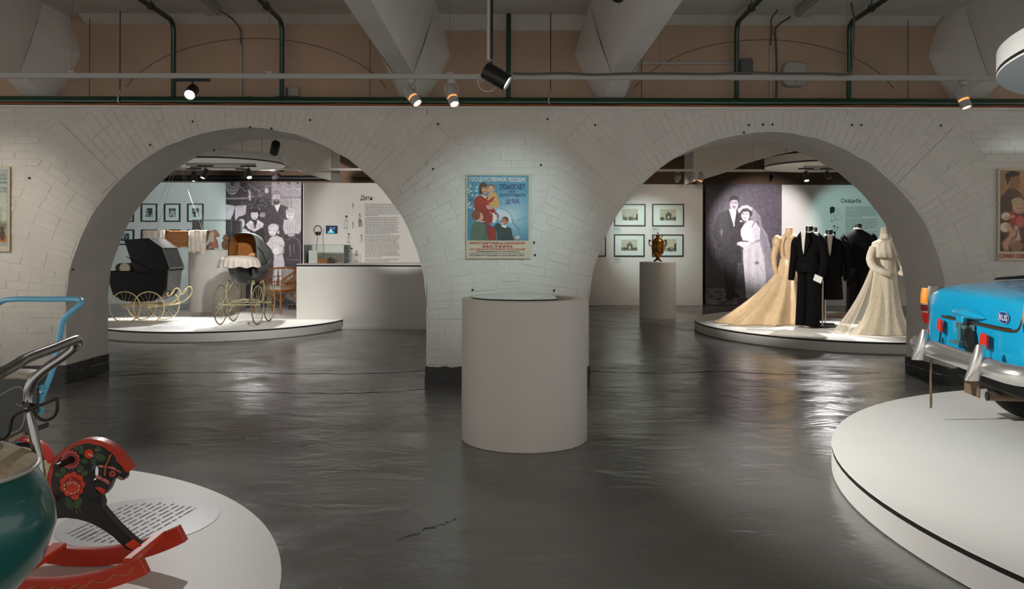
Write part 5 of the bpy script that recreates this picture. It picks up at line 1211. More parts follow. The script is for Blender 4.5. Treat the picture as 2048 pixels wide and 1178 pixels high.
t = thing('wooden_box', 'flat orange wooden box inside the counter glass case', 'box', ((a+b)/2, 15.25, CTOP)); m = MB(); m.box((0, 0, .04), (b-a, .22, .08), 0, .004); m.build('case', mat('orange_wood', (176, 104, 46), .5, var=.15, vs_=8), t); m = MB(); m.box((0, -.113, .05), (.05, .006, .02)); m.build('clasp', MATS['brass'], t); m = MB(); m.box((0, 0, .081), (b-a+.004, .224, .004)); m.build('lid', MATS['orange_wood'], t)
a = at(661, 518, 15.0)
t = thing('toy_camera', 'small dark brown camera in front of the wooden box', 'camera', (a.x, 15.04, CTOP)); m = MB(); m.box((0, 0, .045), (.13, .07, .09), 0, .008); m.box((0, 0, .10), (.05, .05, .03), 0, .006); m.build('body', mat('brown_bakelite', (72, 44, 32), .4), t); m = MB(); m.M = Matrix.Translation((0, -.035, .045)) @ Matrix.Rotation(PI/2, 4, 'X'); m.lathe([(.03, 0), (.03, .03), (.022, .03), (.001, .02)], n=18); m.build('lens', M_BLK, t, True)
m = MB(); m.box((0, 0, .12), (.16, .004, .24)); tag(m.build('caption_card', M_MAT_, loc=(at(626, 500, 15.14).x, 15.14, CTOP)), 'white printed card standing in the counter glass case', 'card')
# ---- round pedestal with glass case, doll and teddy
PD = (-6.02, 16.35)
t = thing('display_pedestal', 'white cylinder pedestal behind the two baby carriages', 'pedestal', (*PD, PT)); PDH = 1.235
m = MB(); m.lathe([(.545, 0), (.55, .004), (.55, PDH-.003), (.547, PDH)], n=64); m.build('body', M_WHITE, t, True, .5)
m = MB(); m.lathe([(.545, PDH), (.545, PDH+.002)], n=64); m.build('top', M_WHITE, t)
ZD = PT+PDH+.002
vitrine('tall clear glass case with a doll on the rear pedestal', (PD[0]-.0, PD[1], ZD), .80, .60, .60)
# doll
dl = at(425, 500, 16.3); DX = dl.x
t = thing('baby_doll', 'seated baby doll in pink bonnet inside the tall glass case', 'doll', (DX+.03, 16.3, ZD))
M_SKIN = mat('doll_skin', (220, 140, 104), .45); M_PINK = mat('doll_pink', (232, 160, 142), .7); M_CLOTH = mat('doll_cloth', (222, 200, 182), .8)
m = MB(); m.rings([ring(.03, .0, 0, .085, .08), ring(.10, .0, 0, .08, .075), ring(.20, .0, 0, .06, .06), ring(.24, 0, 0, .03, .03)]); m.build('body', M_PINK, t, True)
m = MB(); m.ell((-.01, 0, .31), (.068, .062, .075)); m.ell((-.075, 0, .30), (.012, .012, .012), 8, 5); m.build('head', M_SKIN, t, True)
m = MB(); m.ell((.012, 0, .325), (.074, .072, .078)); 
m.sheet([[(-.01+.085*math.sin(a)*(.2), .085*math.cos(a), .32+.09*math.sin(a)+.01*(-1)**j) for j, a in enumerate([PI*(-.2)+PI*1.4*i/20 for i in range(21)])], [(.03, .07*math.cos(a), .32+.075*math.sin(a)) for a in [PI*(-.2)+PI*1.4*i/20 for i in range(21)]]]); m.ell((.07, 0, .30), (.05, .03, .04)); m.build('bonnet', M_PINK, t, True)
for s in (-1, 1):
    m = MB(); m.tube(spline([(0, s*.065, .20), (-.04, s*.09, .13), (-.09, s*.08, .07)], 4), [.026]*8+[.02], 8); m.ell((-.095, s*.08, .065), (.02, .02, .016), 8, 5); m.build('arm', M_PINK, t, True)
    m = MB(); m.tube(spline([(-.03, s*.05, .045), (-.14, s*.075, .045), (-.22, s*.085, .035)], 4), .036, 8); m.ell((-.235, s*.085, .045), (.022, .025, .04), 8, 6); m.build('leg', M_SKIN, t, True)
    m = MB(); m.tube([(-.03, s*.05, .046), (-.13, s*.07, .046)], .042, 8); m.build('romper_leg', M_CLOTH, t, True)
t = thing('teddy_bear', 'tan teddy bear seated behind the baby doll', 'toy', (DX+.24, 16.35, ZD)); M_TED = mat('teddy_tan', (196, 150, 108), .9, bump=.4, bs=120)
m = MB(); m.ell((0, 0, .10), (.07, .07, .10)); m.build('body', M_TED, t, True)
m = MB(); m.ell((.01, 0, .235), (.058, .06, .055)); m.ell((.06, 0, .225), (.025, .025, .022), 8, 6); m.build('head', M_TED, t, True)
for s in (-1, 1):
    m = MB(); m.ell((0, s*.045, .29), (.012, .022, .022), 8, 6); m.build('ear', M_TED, t, True)
    m = MB(); m.tube([(.02, s*.06, .15), (.06, s*.09, .08)], .024, 8); m.build('arm', M_TED, t, True)
    m = MB(); m.tube([(.03, s*.05, .035), (.12, s*.07, .03)], .03, 8); m.build('leg', M_TED, t, True)
# ---- hanging wicker cradle
M_WICK = mat('wicker_brown', (150, 100, 56), .7, var=.25, vs_=30, bump=.7, bs=60, stretch=(1, 1, 5), dist=.01)
M_LINEN = mat('lace_linen', (206, 196, 184), .85, var=.08, vs_=16, bump=.4, bs=50)
cr = at(358, 494, 15.15)
t = thing('hanging_cradle', 'hanging wicker cradle with lace cloths at both ends', 'cradle', (cr.x, 15.15, cr.z), .12)
def bx_ring(z, a, b_): return [(a*sel(math.cos(2*PI*j/32), .45), b_*sel(math.sin(2*PI*j/32), .45), z) for j in range(32)]
m = MB(); m.rings([bx_ring(0, .44, .21), bx_ring(.03, .46, .23), bx_ring(.14, .50, .255), bx_ring(.28, .53, .275), bx_ring(.29, .51, .26), bx_ring(.14, .48, .235), bx_ring(.03, .43, .2)]); m.build('basket', M_WICK, t, True)
m = MB(); m.tube([(p[0], p[1], .29) for p in bx_ring(.29, .525, .27)], .016, 6, True); m.build('rim', M_WICK, t, True)
for z in (.04, .08, .12, .16, .20, .24):
    m = MB(); k_ = .46+.24*(z-.03); m.tube([(p[0]*1., p[1], z+.004*(-1)**i) for i, p in enumerate(bx_ring(z, k_+.005, k_*.5+.004))], .006, 5, True); m.build('wicker_course', M_WICK, t, True)
for s, x in ((-1, -.13), (1, .40)):
    m = MB(); m.tube([(x+.035*math.cos(a), -.285, .285+.035*math.sin(a)) for a in [2*PI*i/16 for i in range(16)]], .007, 6, True); m.build('ring_handle', M_WICK, t, True)
for (x0, x1, low) in ((-.56, -.17, -.06), (.25, .57, -.10)):
    G = []
    for i in range(13):
        u_ = i/12; x = x0+(x1-x0)*u_; wv = .012*math.sin(u_*22)
        G.append([(x, .30, .1), (x, .285, .30), (x, .1, .315), (x, -.15, .315), (x, -.285+wv*.3, .305), (x, -.30+wv, .2), (x, -.305+wv*1.6, .08), (x+.01*math.sin(u_*9), -.31+wv*2, low+.02*math.sin(u_*14))])
    m = MB(); m.sheet(G); m.build('lace_cloth', M_LINEN, t, True, solid=.004)
for x in (-.5, .5):
    for y in (-.25, .25):
        m = MB(); m.tube([(x, y, .29), (.0+x*.08, -.1+y*.2, 2.978-cr.z)], .003, 4); m.build('suspension_cord', mat('cord_pale', (170, 164, 156), .7), t)
# ---- black baby carriage
M_PBLK = mat('carriage_black', (6, 6, 7), .45, var=.2, vs_=8, spec=.3); M_HOOD = mat('hood_black_vinyl', (8, 8, 9), .4, spec=.35); M_CRM = mat('cream_enamel', (206, 184, 142), .4, var=.08, vs_=10)
BP = thing('baby_carriage', 'black hooded baby carriage with cream wheels and curled handles', 'baby carriage', (-6.27, 13.9, PT))
def kb(cx_, cy_, Y=13.62): p = at(220+cx_/5.889, 460+cy_/5.889, Y); return Vector((p.x+6.27, p.y-13.9, p.z-PT))
def kpoly(pts_, Y=13.62): return [(q_.x, q_.z) for q_ in [kb(x, y, Y) for x, y in pts_]]
YN, YF = -.28, .28
m = MB(); m.prism(kpoly([(-30, 482), (682, 482), (672, 600), (652, 710), (610, 790), (500, 838), (320, 852), (140, 836), (30, 770), (-10, 640)]), 'y', YN, YF); m.build('body', M_PBLK, BP, bevel=.02)
hp_ = [(165, 115), (460, 95), (622, 210), (712, 452), (682, 492), (295, 505)]
m = MB(); P0 = kpoly(hp_); P1 = [(x*.97+.0, z) for x, z in P0]
m.prism(P0, 'y', YN-.015, YF+.015); m.build('hood', M_HOOD, BP, bevel=.012)
m = MB(); 
for a_, b_ in (((622, 210), (712, 452)), ((460, 95), (622, 210)), ((712, 452), (682, 492))):
    A_, B2 = kb(*a_), kb(*b_)
    for y in (YN-.02, YF+.02): m.tube([(A_.x, y, A_.z), (B2.x, y, B2.z)], .006, 6)
for a_ in ((622, 210), (712, 452), (460, 95)): A_ = kb(*a_); m.tube([(A_.x+.004, YN-.02, A_.z), (A_.x+.004, YF+.02, A_.z)], .006, 6)
m.build('hood_piping', mat('hood_seam', (84, 84, 84), .35), BP, True)
m = MB(); A_, B2 = kb(220, 315), kb(510, 490); m.tube([(A_.x-.02, YN-.028, A_.z), (B2.x, YN-.028, B2.z)], .008, 6); m.build('hood_stay', M_BLK, BP, True)
A_ = kb(678, 485); B2 = kb(655, 720); m = MB(); m.add([(A_.x+.012, YN+.005, A_.z), (A_.x+.012, YF-.005, A_.z), (B2.x+.012, YF-.02, B2.z), (B2.x+.012, YN+.02, B2.z)], [(0, 1, 2, 3)]); m.build('lit_end_face', mat('end_face_lit_grey', (92, 92, 93), .45), BP, solid=.012)  # end of the black body; reflected light put into its lighter grey
A_ = kb(110, 450); m = MB(); m.tube([(A_.x, YN+.03, A_.z), (A_.x, YF-.03, A_.z)], .085, 16); m.build('rolled_blanket', mat('brown_blanket', (66, 54, 40), .9), BP, True)
m = MB(); m.tube([(A_.x+.075, YN+.02, A_.z), (A_.x+.075, YN+.22, A_.z)], .084, 16); m.build('blanket_band', mat('cream_band', (190, 180, 158), .8), BP, True)
for x in (185, 465):
    c_ = kb(x, 920); c_.z = .272
    for y in (YN-.03, YF+.03): spoked_wheel(BP, (c_.x, y, c_.z), .262, (0, 1, 0), M_CRM, M_CRM, 18, .010, .03)
    m = MB(); m.tube([(c_.x, YN-.04, c_.z), (c_.x, YF+.04, c_.z)], .012, 8); m.build('axle', M_CRM, BP, True)
m = MB(); xa, xb = kb(150, 900).x, kb(680, 900).x
for y in (YN+.07, YF-.07):
    m.tube([(xa, y, .30), (xb, y, .30)], .011, 8)
    for x0_, sg in ((kb(185, 900).x, 1), (kb(465, 900).x, -1)): m.tube(spline([(x0_-.12, y, .31), (x0_, y, .275), (x0_+.12, y, .31)], 5), .010, 6); m.tube(spline([(x0_, y, .31), (x0_+sg*.08, y, .34), (x0_+sg*.05, y, .42)], 5), .008, 6)
m.tube([(xa, YN+.07, .30), (xa, YF-.07, .30)], .011, 8); m.tube([(xb, YN+.07, .30), (xb, YF-.07, .30)], .011, 8); m.build('chassis', M_CRM, BP, True)
for y in (YN+.02, YF-.02):
    HPT = [(640, 885), (700, 870), (760, 830), (808, 770), (815, 720), (795, 690), (762, 694), (745, 715), (712, 760), (690, 778), (672, 768), (668, 750), (680, 738)]
    P_ = [kb(*q_) for q_ in HPT]; m = MB(); m.tube(spline([(q_.x, y, q_.z) for q_ in P_], 5), .0125, 8); hd = m.build('push_handle', M_CRM, BP, True)
    m = MB(); m.tube([(P_[7].x, y, P_[7].z), (P_[8].x, y, P_[8].z)], .021, 10); m.build('grip', mat('grip_cord', (214, 190, 146), .8, bump=.5, bs=120), hd, True)
# ---- grey baby carriage with lace cover
GP = thing('baby_carriage', 'grey high-wheeled baby carriage with brown-lined hood and lace cover', 'baby carriage', (-4.55, 13.7, PT))
M_GRY = mat('carriage_grey', (70, 72, 74), .4, var=.08, vs_=6); M_GDK = mat('carriage_dark', (40, 42, 44), .35); M_OLV = mat('olive_cream', (168, 158, 122), .4)
for y, px_ in ((-.35, 0), (.28, 0)):
    for x in (-.31, .31): spoked_wheel(GP, (x, y, .335), .325, (1, 0, 0), M_OLV, M_OLV, 24, .010, .03, m_tyre=mat('grey_tyre', (112, 104, 84), .6))
    m = MB(); m.tube([(-.33, y, .335), (.33, y, .335)], .012, 8); m.build('axle', M_OLV, GP, True)
m = MB()
for x in (-.18, .18):
    m.tube(spline([(x, -.35, .34), (x*.8, -.2, .38), (x*.8, 0, .39), (x*.8, .14, .38), (x, .28, .34)], 5), .012, 7)
m.tube(spline([(-.18, -.2, .38), (0, -.15, .40), (.18, -.2, .38)], 5), .012, 7); m.tube(spline([(-.18, .14, .38), (0, .1, .40), (.18, .14, .38)], 5), .012, 7); m.build('chassis', M_OLV, GP, True)
for x in (-.20, .20):
    for y, s in ((-.30, 1), (.26, -1)):
        m = MB(); m.tube(spline([(x, y+s*.0, .36), (x*1.05, y-s*.06, .46), (x*1.05, y-s*.07, .58), (x*1.05, y-s*.02, .69), (x, y+s*.06, .73), (x, y+s*.10, .67)], 5), .016, 7); m.build('c_spring', M_OLV, GP, True)
def tubr(z, hx, y0, y1): return [(hx*sel(math.cos(2*PI*j/28), .7), (y0+y1)/2+(y1-y0)/2*sel(math.sin(2*PI*j/28), .7), z) for j in range(28)]
m = MB(); m.rings([tubr(.66, .11, -.2, .2), tubr(.70, .15, -.32, .32), tubr(.80, .19, -.44, .46), tubr(.92, .22, -.50, .56), tubr(.97, .225, -.52, .58), tubr(.975, .205, -.5, .56), tubr(.85, .17, -.4, .42)]); m.build('tub', M_GDK, GP, True, .6)
m = MB(); m.sheet([[(.232, -.42, .95), (.238, -.1, .97), (.24, .25, 1.0), (.235, .58, 1.08)], [(.24, -.40, .88), (.246, -.1, .88), (.25, .2, .88), (.24, .52, .92)], [(.215, -.34, .78), (.225, -.1, .76), (.225, .15, .75), (.21, .42, .80)]]); m.build('side_panel', M_GRY, GP, True, solid=.014)
for z_ in (.88, .84):
    m = MB(); m.tube(spline([(.256, -.28, z_), (.262, -.1, z_+.02), (.264, .1, z_-.01), (.26, .32, z_+.03)], 5), .006, 5); m.build('side_moulding', M_GDK, GP, True)
def hoodring(y, hx, z0, z1, n=18):
    P_ = []
    for i in range(n+1):
        a = PI-PI*i/n; P_.append((hx*sel(math.cos(a), .45), y, z0+(z1-z0)*sel(math.sin(a), .45)))
    return P_
m = MB(); m.sheet([hoodring(-.20, .235, .98, 1.53), hoodring(.02, .24, .98, 1.54), hoodring(.25, .24, .98, 1.50), hoodring(.45, .235, .98, 1.36), hoodring(.58, .22, .99, 1.15)]); m.build('hood', mat('hood_grey_cloth', (118, 122, 118), .7, bump=.3, bs=9, dist=.03), GP, True, solid=.006)
m = MB(); m.sheet([hoodring(-.205, .226, .98, 1.52), hoodring(.02, .228, .98, 1.525), hoodring(.25, .228, .98, 1.485), hoodring(.43, .22, .98, 1.34), hoodring(.55, .10, 1.0, 1.12)]); m.add([(-.2, .12, .98), (.2, .12, .98), (.2, .2, 1.48), (-.2, .2, 1.48)], [(0, 1, 2, 3)]); m.build('hood_lining', mat('tan_leather', (150, 92, 34), .45, var=.15, vs_=5), GP, True)
m = MB(); m.tube(hoodring(-.205, .236, .98, 1.535), .008, 6); m.tube(spline([(.245, -.16, 1.30), (.262, .06, 1.20), (.262, .25, 1.06), (.25, .30, 1.0)], 5), .008, 6); m.tube(spline([(-.245, -.16, 1.25), (-.262, .06, 1.16), (-.25, .25, 1.0)], 5), .008, 6); m.build('hood_frame', M_BLK, GP, True)
m = MB(); R = []
for z, k_, amp in ((1.16, .03, 0), (1.155, .5, 0), (1.13, .85, .01), (1.09, 1.0, .02), (1.03, 1.05, .035), (.965, 1.08, .05)):
    R.append([(-.02+.31*k_*(1+amp*math.cos(22*a))*math.cos(a), -.30+.32*k_*(1+amp*math.cos(22*a))*math.sin(a), z+(.012*math.sin(9*a) if z < 1 else 0)) for a in [2*PI*j/88 for j in range(88)]])
m.rings(R, (True, False)); m.build('lace_cover', M_LINEN, GP, True)
m = MB(); m.ell((.12, -.02, 1.08), (.07, .06, .07)); m.build('doll_face', mat('doll_orange', (190, 96, 42), .5), GP, True)
m = MB(); m.tube(spline([(.05, -.02, 1.10), (.08, -.03, 1.16), (.14, -.03, 1.17), (.19, -.02, 1.13)], 5), .03, 8); m.build('doll_bonnet', mat('straw', (200, 164, 108), .8), GP, True)
m = MB(); m.tube(spline([(.0, .35, .68), (.0, .40, .50), (.05, .42, .36), (.12, .40, .34)], 5), [.10]*5+[.11]*5+[.09]*5+[.05], 12); m.build('foot_well', M_PBLK, GP, True)
# ---- wicker armchair
WCc = at(553, 629, 15.75)
t = thing('wicker_armchair', 'honey wicker armchair with a white cushion behind the grey carriage', 'chair', (WCc.x, 15.75, PT), -.35)
M_HON = mat('honey_wicker', (178, 112, 54), .5, var=.2, vs_=20)
HW, HD, SZ = .30, .27, .44
def rail(z, k_=1., drop=0., open_=.0):
    P_ = [(-HW*k_, -HD, z-drop), (-HW*k_, HD*.4, z-drop*.3), (-HW*.8*k_, HD*.95, z), (0, HD*1.1, z+.02), (HW*.8*k_, HD*.95, z), (HW*k_, HD*.4, z-drop*.3), (HW*k_, -HD, z-drop)]
    return spline(P_, 6)
top = rail(.86, 1.08, .20); low = rail(SZ+.02, 1.0); mid = rail(SZ+.16, 1.03)
m = MB(); m.tube(top, .020, 8); m.build('top_rail', M_HON, t, True)
m = MB(); m.tube(mid, .010, 6); m.tube(rail(.70, 1.05, .12), .010, 6); m.build('side_rail', M_HON, t, True)
for i in range(0, len(top), 2):
    m = MB(); m.tube([low[i], mid[i], top[i]], .0075, 5); m.build('spindle', M_HON, t, True)
m = MB(); m.tube(list(low)+[Vector((0, -HD, SZ+.02))], .016, 7, True); m.box((0, 0, SZ), (2*HW*.95, 2*HD*.95, .02)); m.build('seat_frame', M_HON, t, True)
for i in range(0, len(low)-1):
    a_, b_ = low[i], low[i+1]; m = MB(); m.tube([a_+Vector((0, 0, .03)), (a_+b_)/2+Vector((0, 0, .13)), b_+Vector((0, 0, .03))], .006, 5); m.build('lattice_loop', M_HON, t, True)
m = MB(); m.rings([[(x*k_, y*k_, z) for x, y, z in bx_ring(0, .27, .24)] and [(x*k_, y*k_, z_) for x, y, z in bx_ring(0, .27, .24)] for z_, k_ in ((SZ+.012, .9), (SZ+.03, 1.), (SZ+.07, .98), (SZ+.09, .8))]); m.build('cushion', mat('white_cushion', (214, 206, 194), .85), t, True)
for x in (-1, 1):
    for y in (-1, 1):
        m = MB(); m.tube([(x*HW*.93, y*HD*.93, SZ), (x*HW*1.02, y*HD*1.05, .004)], .017, 8); m.build('leg', M_HON, t, True)
m = MB()
for a_, b_ in (((-1, -1), (1, -1)), ((1, -1), (1, 1)), ((-1, -1), (-1, 1)), ((-1, 1), (1, 1))):
    m.tube(spline([(a_[0]*HW*.97, a_[1]*HD*.97, .24), ((a_[0]+b_[0])/2*HW, (a_[1]+b_[1])/2*HD, SZ-.03), (b_[0]*HW*.97, b_[1]*HD*.97, .24)], 5), .008, 6)
m.build('stretcher', M_HON, t, True)
# shawl over the chair back
G = []
for i in range(15):
    u_ = i/14; x = -.06+.42*u_; wv = .014*math.sin(u_*26)
    G.append([(x, .24+wv, .60), (x, .27+wv, .78), (x, .295, .905-.10*u_*u_), (x, .335+wv, .86-.1*u_*u_), (x+.02, .36+wv*2, .70-.1*u_), (x+.03, .37+wv*2, .45-.15*u_), (x+.04*math.sin(u_*7), .38+wv*2, .25-.1*u_)])
m = MB(); m.sheet(G); tag(m.build('shawl', mat('grey_shawl', (196, 194, 190), .9), smooth=True, solid=.005, loc=(WCc.x, 15.75, PT), rz=-.35), 'pale grey shawl draped over the wicker armchair back', 'shawl')
sb = gnd(585, 618, PT)
t = thing('socket_box', 'small white floor socket box under the wicker armchair', 'socket box', (sb.x, sb.y, PT)); m = MB(); m.box((0, 0, .05), (.17, .10, .10), 0, .008); m.build('housing', M_WLAMP, t)
for s in (-.04, .04):
    m = MB(); m.M = Matrix.Translation((s, -.052, .055)) @ Matrix.Rotation(PI/2, 4, 'X'); m.lathe([(.03, -.002), (.03, .004), (.024, .004), (.001, .001)], n=18); m.build('socket', mat('socket_dark', (70, 66, 62), .5), t)
# caption discs on the far decks
for c_, r_, lab in ((gnd(345, 655, PT), .42, 'pale round caption sheet in front of the baby carriages'), (gnd(1519, 660, PT), .30, 'pale round caption sheet in front of the peach gown')):
    t = thing('caption_disc', lab, 'caption', (c_.x, c_.y, PT+.0012)); m = MB(); m.lathe([(r_, 0), (r_, .0012)], n=56); m.build('sheet', mat('caption_sheet_pale', (214, 215, 216), .35), t)
    q = MB(); rr = random.Random(5)
    for i in range(9):
        y = r_*.55-i*r_*.13; hf = math.sqrt(r_*r_*.7-y*y); x = -hf*.8
        while x < hf*.8: w_ = rr.uniform(.03, .09); q.add([(x, y, .0018), (x+w_, y, .0018), (x+w_, y+.014, .0018), (x, y+.014, .0018)], [(0, 1, 2, 3)]); x += w_+.014
    o = q.build('text_lines', M_TXT, t); o['kind'] = 'stuff'
# ================================================================== CEILING DISCS, PIPES AND LAMPS OF THE REAR ROOMS
def ceil_disc(lab, cx, cy, r_, z, h=.17, tracks=()):
    t_ = thing('ceiling_disc', lab, 'ceiling disc', (cx, cy, z)); n = 96
    m_ = MB(); m_.lathe([(r_, .035), (r_, h), (r_*.98, h+.004)], n=n); m_.build('drum', M_WHITE, t_, True, .5)
    m_ = MB(); m_.lathe([(r_-.003, .012), (r_-.003, .035)], n=n); m_.build('edge_band', M_BLACKGAP, t_, True, .5)
    m_ = MB(); m_.lathe([(r_-.004, 0), (r_-.001, .012)], n=n); m_.build('underside', M_WHITE, t_, True, .5)
    for dx, dy in ((.5, .5), (-.5, .5), (.5, -.5), (-.5, -.5)):
        m_ = MB(); m_.tube([(r_*dx, r_*dy, h), (r_*dx, r_*dy, CZ-z)], .006, 6); m_.build('suspension_rod', M_STEEL, t_)
    for x0, x1, y in tracks:
        m_ = MB(); m_.box(((x0+x1)/2, y, -.02), (x1-x0, .036, .04), 0, .004); m_.build('track_rail', mat('track_grey', (150, 148, 142), .5), t_)
    return t_
ceil_disc('large white ceiling disc above the blue car', 5.35, 4.85, 2.07, 2.75)
ceil_disc('white ceiling disc above the baby carriages', -5.35, 14.75, 1.12, 2.98, .17, ((-.55, .72, -.30), (-.7, .30, .28)))
ceil_disc('white ceiling disc above the wedding costumes', 5.75, 14.75, 1.05, 2.97, .17, ((-.45, .65, -.22), (-.2, .7, .30)))
m = MB(); m.tube([(-13, RY+.55, 3.26), (-4.6, RY+.55, 3.26)], .07, 14); tag(m.build('ceiling_pipe', M_BLK, smooth=True), 'black pipe running above the rear left panel wall', 'pipe')
for s, lab in ((-1, 'white lighting track hung across the rear left room'), (1, 'white lighting track hung across the rear right room')):
    t = thing('lighting_track', lab, 'track', (s*6.9, 16.3, 3.05)); m = MB(); m.box((0, 0, 0), (9.0, .04, .05), 0, .004); m.build('rail', M_WPANEL, t)
    for x in (-4, -2, 2, 4): m = MB(); m.tube([(x, 0, .02), (x, 0, CZ-3.05)], .003, 5); m.build('suspension_wire', M_STEEL, t)
gL = 'black spotlights over the carriage platform'
def sp(px, py, Y, z, target, lab, power, deg=50, col=NEUT, L=.19, r_=.048, stem=.07, ad=.28, blend=.6, lit=None, group=None):
    p_ = at(px, py, Y); can_spot(lab, (p_.x, Y, z), target, L, r_, ad, stem, power, deg, blend, col, group, lit)
sp(388, 335, 15.0, 2.94, (-5.9, 14.5, .2), 'black spotlight pointing straight down under the left ceiling disc', 200, 75)
sp(411, 330, 14.45, 2.94, (-6.3, 13.3, .3), 'lit black spotlight tilted left under the left ceiling disc', 230, 75)
sp(497, 331, 14.45, 2.94, (-4.0, 13.2, .8), 'black spotlight tilted right under the left ceiling disc', 230, 75)
sp(486, 343, 15.03, 2.94, (-5.1, 20.3, 1.9), 'black spotlight turned to the family mural', 800, 52, (1., .95, .97))
sp(555, 340, 16.3, 3.025, (-9.3, 20.3, 1.9), 'lit black spotlight on the rear left white track', 380, 50, (.74, .96, 1.))
p = at(551, 288, 10.6)
can_spot('black spotlight on a short rod just behind the left arch', (p.x, 10.6, 2.92), (-4.6, 14.0, .9), .21, .058, 0,   .05, 300, 70, 1., NEUT, hang=CZ-2.92, lit=False)
can_spot('hidden black spotlight added behind the middle pier for the children text', (-1.3, 10.9, 2.95), (-2.2, 16.1, 2.05), hang=CZ-2.95, adapter=0, power=330, deg=40, blend=.4, col=(1., .97, .93))  # added lamp hidden by the pier, brightening the children text
# ================================================================== REAR RIGHT ROOM
xa, xb = at(1411.5, 480, RY).x, at(1563, 480, RY).x
panel('wall_panel_right', .9, xa-.09, RY-.05, 0, PZT-.02, 'white panel wall with framed engravings, rear right room', .15)
panel('wall_panel_text', xb+.005, 13.3, RY, 0, PZT-.02, 'white panel wall with the wedding text, rear right room')
for n_, (x0, x1, y) in enumerate(((.9, xa-.09, RY-.05), (xb+.01, 13.3, RY))):
    m = MB(); m.box(((x0+x1)/2, y-.009, .10), (x1-x0, .018, .20), 0, .004); struct(m.build('baseboard_rear_'+('left', 'right')[n_], M_WPANEL), ('white skirting under the framed engravings', 'white skirting under the wedding text')[n_], 'skirting')
# ---- couple mural (picture coordinates follow the zoomed view, x 60..738, y 40..1140)
pt = Paint(55, 38, 738, 1140, 200, 320, (62, 56, 62))
pt.ell(420, 330, 330, 330, (104, 96, 106), 1.3, op=.8); pt.ell(640, 250, 200, 260, (92, 84, 94), 1.2, op=.6); pt.poly([(55, 600), (300, 640), (300, 980), (55, 980)], (58, 52, 58), .6)
for i in range(8): pt.line([(70+i*22, 200+30*(i % 2)), (90+i*20, 700)], 16, (86, 78, 84) if i % 2 else (50, 44, 50), .35)
pt.poly([(55, 985), (738, 985), (738, 1140), (55, 1140)], (92, 86, 92))
for i in range(90): pt.ell(60+670*pt.rng.rand(), 1000+135*pt.rng.rand(), 8+26*pt.rng.rand(), 4+5*pt.rng.rand(), (52, 46, 50) if pt.rng.rand() < .6 else (128, 120, 126), .8, op=.8)
# bridegroom
pt.poly([(205, 740), (345, 740), (320, 1000), (300, 1060), (240, 1060), (230, 1000)], (34, 30, 32)); pt.poly([(238, 1040), (300, 1030), (300, 1085), (265, 1096), (240, 1080)], (22, 18, 20)); pt.poly([(298, 1020), (345, 1035), (372, 1062), (340, 1072), (300, 1058)], (22, 18, 20)); pt.line([(272, 750), (272, 1040)], 5, (52, 48, 50))
pt.poly([(168, 310), (258, 270), (330, 280), (385, 330), (400, 430), (372, 560), (372, 750), (188, 755), (188, 630), (165, 610), (122, 500), (130, 420)], (44, 40, 44)); pt.poly([(180, 470), (204, 440), (202, 520), (186, 500)], (112, 104, 112)); pt.line([(186, 400), (195, 560)], 6, (60, 56, 60))
pt.poly([(262, 262), (325, 270), (330, 330), (310, 425), (285, 350)], (226, 222, 226)); pt.poly([(240, 290), (262, 280), (300, 420), (280, 470)], (34, 30, 34)); pt.poly([(330, 290), (345, 310), (318, 460), (312, 400)], (34, 30, 34)); pt.ell(308, 412, 6, 12, (236, 232, 234), .4)
pt.ell(308, 182, 42, 42, (40, 34, 38)); pt.ell(308, 222, 36, 58, (196, 188, 196)); pt.poly([(268, 200), (275, 160), (310, 142), (348, 160), (348, 195), (330, 180), (290, 182)], (38, 32, 36)); pt.ell(308, 244, 16, 5, (70, 60, 66), .6)
for ex in (293, 324): pt.ell(ex, 210, 8, 3.5, (66, 56, 62), .8); pt.line([(ex-8, 200), (ex+8, 199)], 4, (60, 50, 56), .8)
pt.line([(306, 212), (304, 232)], 5, (158, 146, 154)); pt.ell(308, 258, 10, 3, (130, 106, 112), .7); pt.ell(372, 375, 12, 9, (222, 218, 222), .5)
# bride
pt.poly([(430, 230), (480, 250), (545, 330), (560, 420), (610, 500), (660, 720), (680, 900), (600, 1000), (540, 1070), (470, 800), (470, 400)], (158, 152, 160), .9); pt.poly([(500, 270), (550, 350), (560, 440), (640, 660), (660, 800), (580, 640), (520, 440)], (132, 126, 136), .7)
pt.poly([(370, 450), (400, 400), (450, 365), (500, 380), (530, 430), (535, 520), (480, 560), (390, 550), (368, 500)], (222, 218, 222)); pt.poly([(395, 560), (470, 580), (540, 560), (580, 700), (600, 900), (560, 1050), (500, 1085), (420, 1080), (405, 880), (388, 700)], (206, 202, 206))
for i, x in enumerate((420, 450, 480, 515, 545)): pt.line([(x, 620), (x-14+i*8, 860), (x+4+i*6, 1050)], 9, (168, 162, 168) if i % 2 else (226, 222, 226), .6)
pt.line([(470, 420), (520, 500), (480, 550), (420, 585), (350, 580)], 36, (226, 220, 224)); pt.ell(372, 580, 30, 18, (226, 218, 222)); pt.ell(390, 600, 22, 12, (222, 214, 218)); pt.poly([(500, 400), (545, 440), (540, 540), (500, 550), (475, 470)], (206, 202, 208))
pt.ell(405, 280, 58, 46, (62, 54, 58)); pt.ell(448, 300, 26, 34, (62, 54, 58)); pt.ell(410, 318, 38, 52, (220, 212, 218)); pt.poly([(342, 270), (380, 235), (430, 228), (470, 255), (465, 285), (430, 255), (385, 262), (352, 305)], (214, 210, 214)); pt.poly([(365, 290), (390, 265), (440, 270), (455, 300), (430, 285), (390, 290), (372, 320)], (66, 58, 62))
for ex in (392, 424): pt.ell(ex, 308, 8, 4, (66, 56, 62), .8)
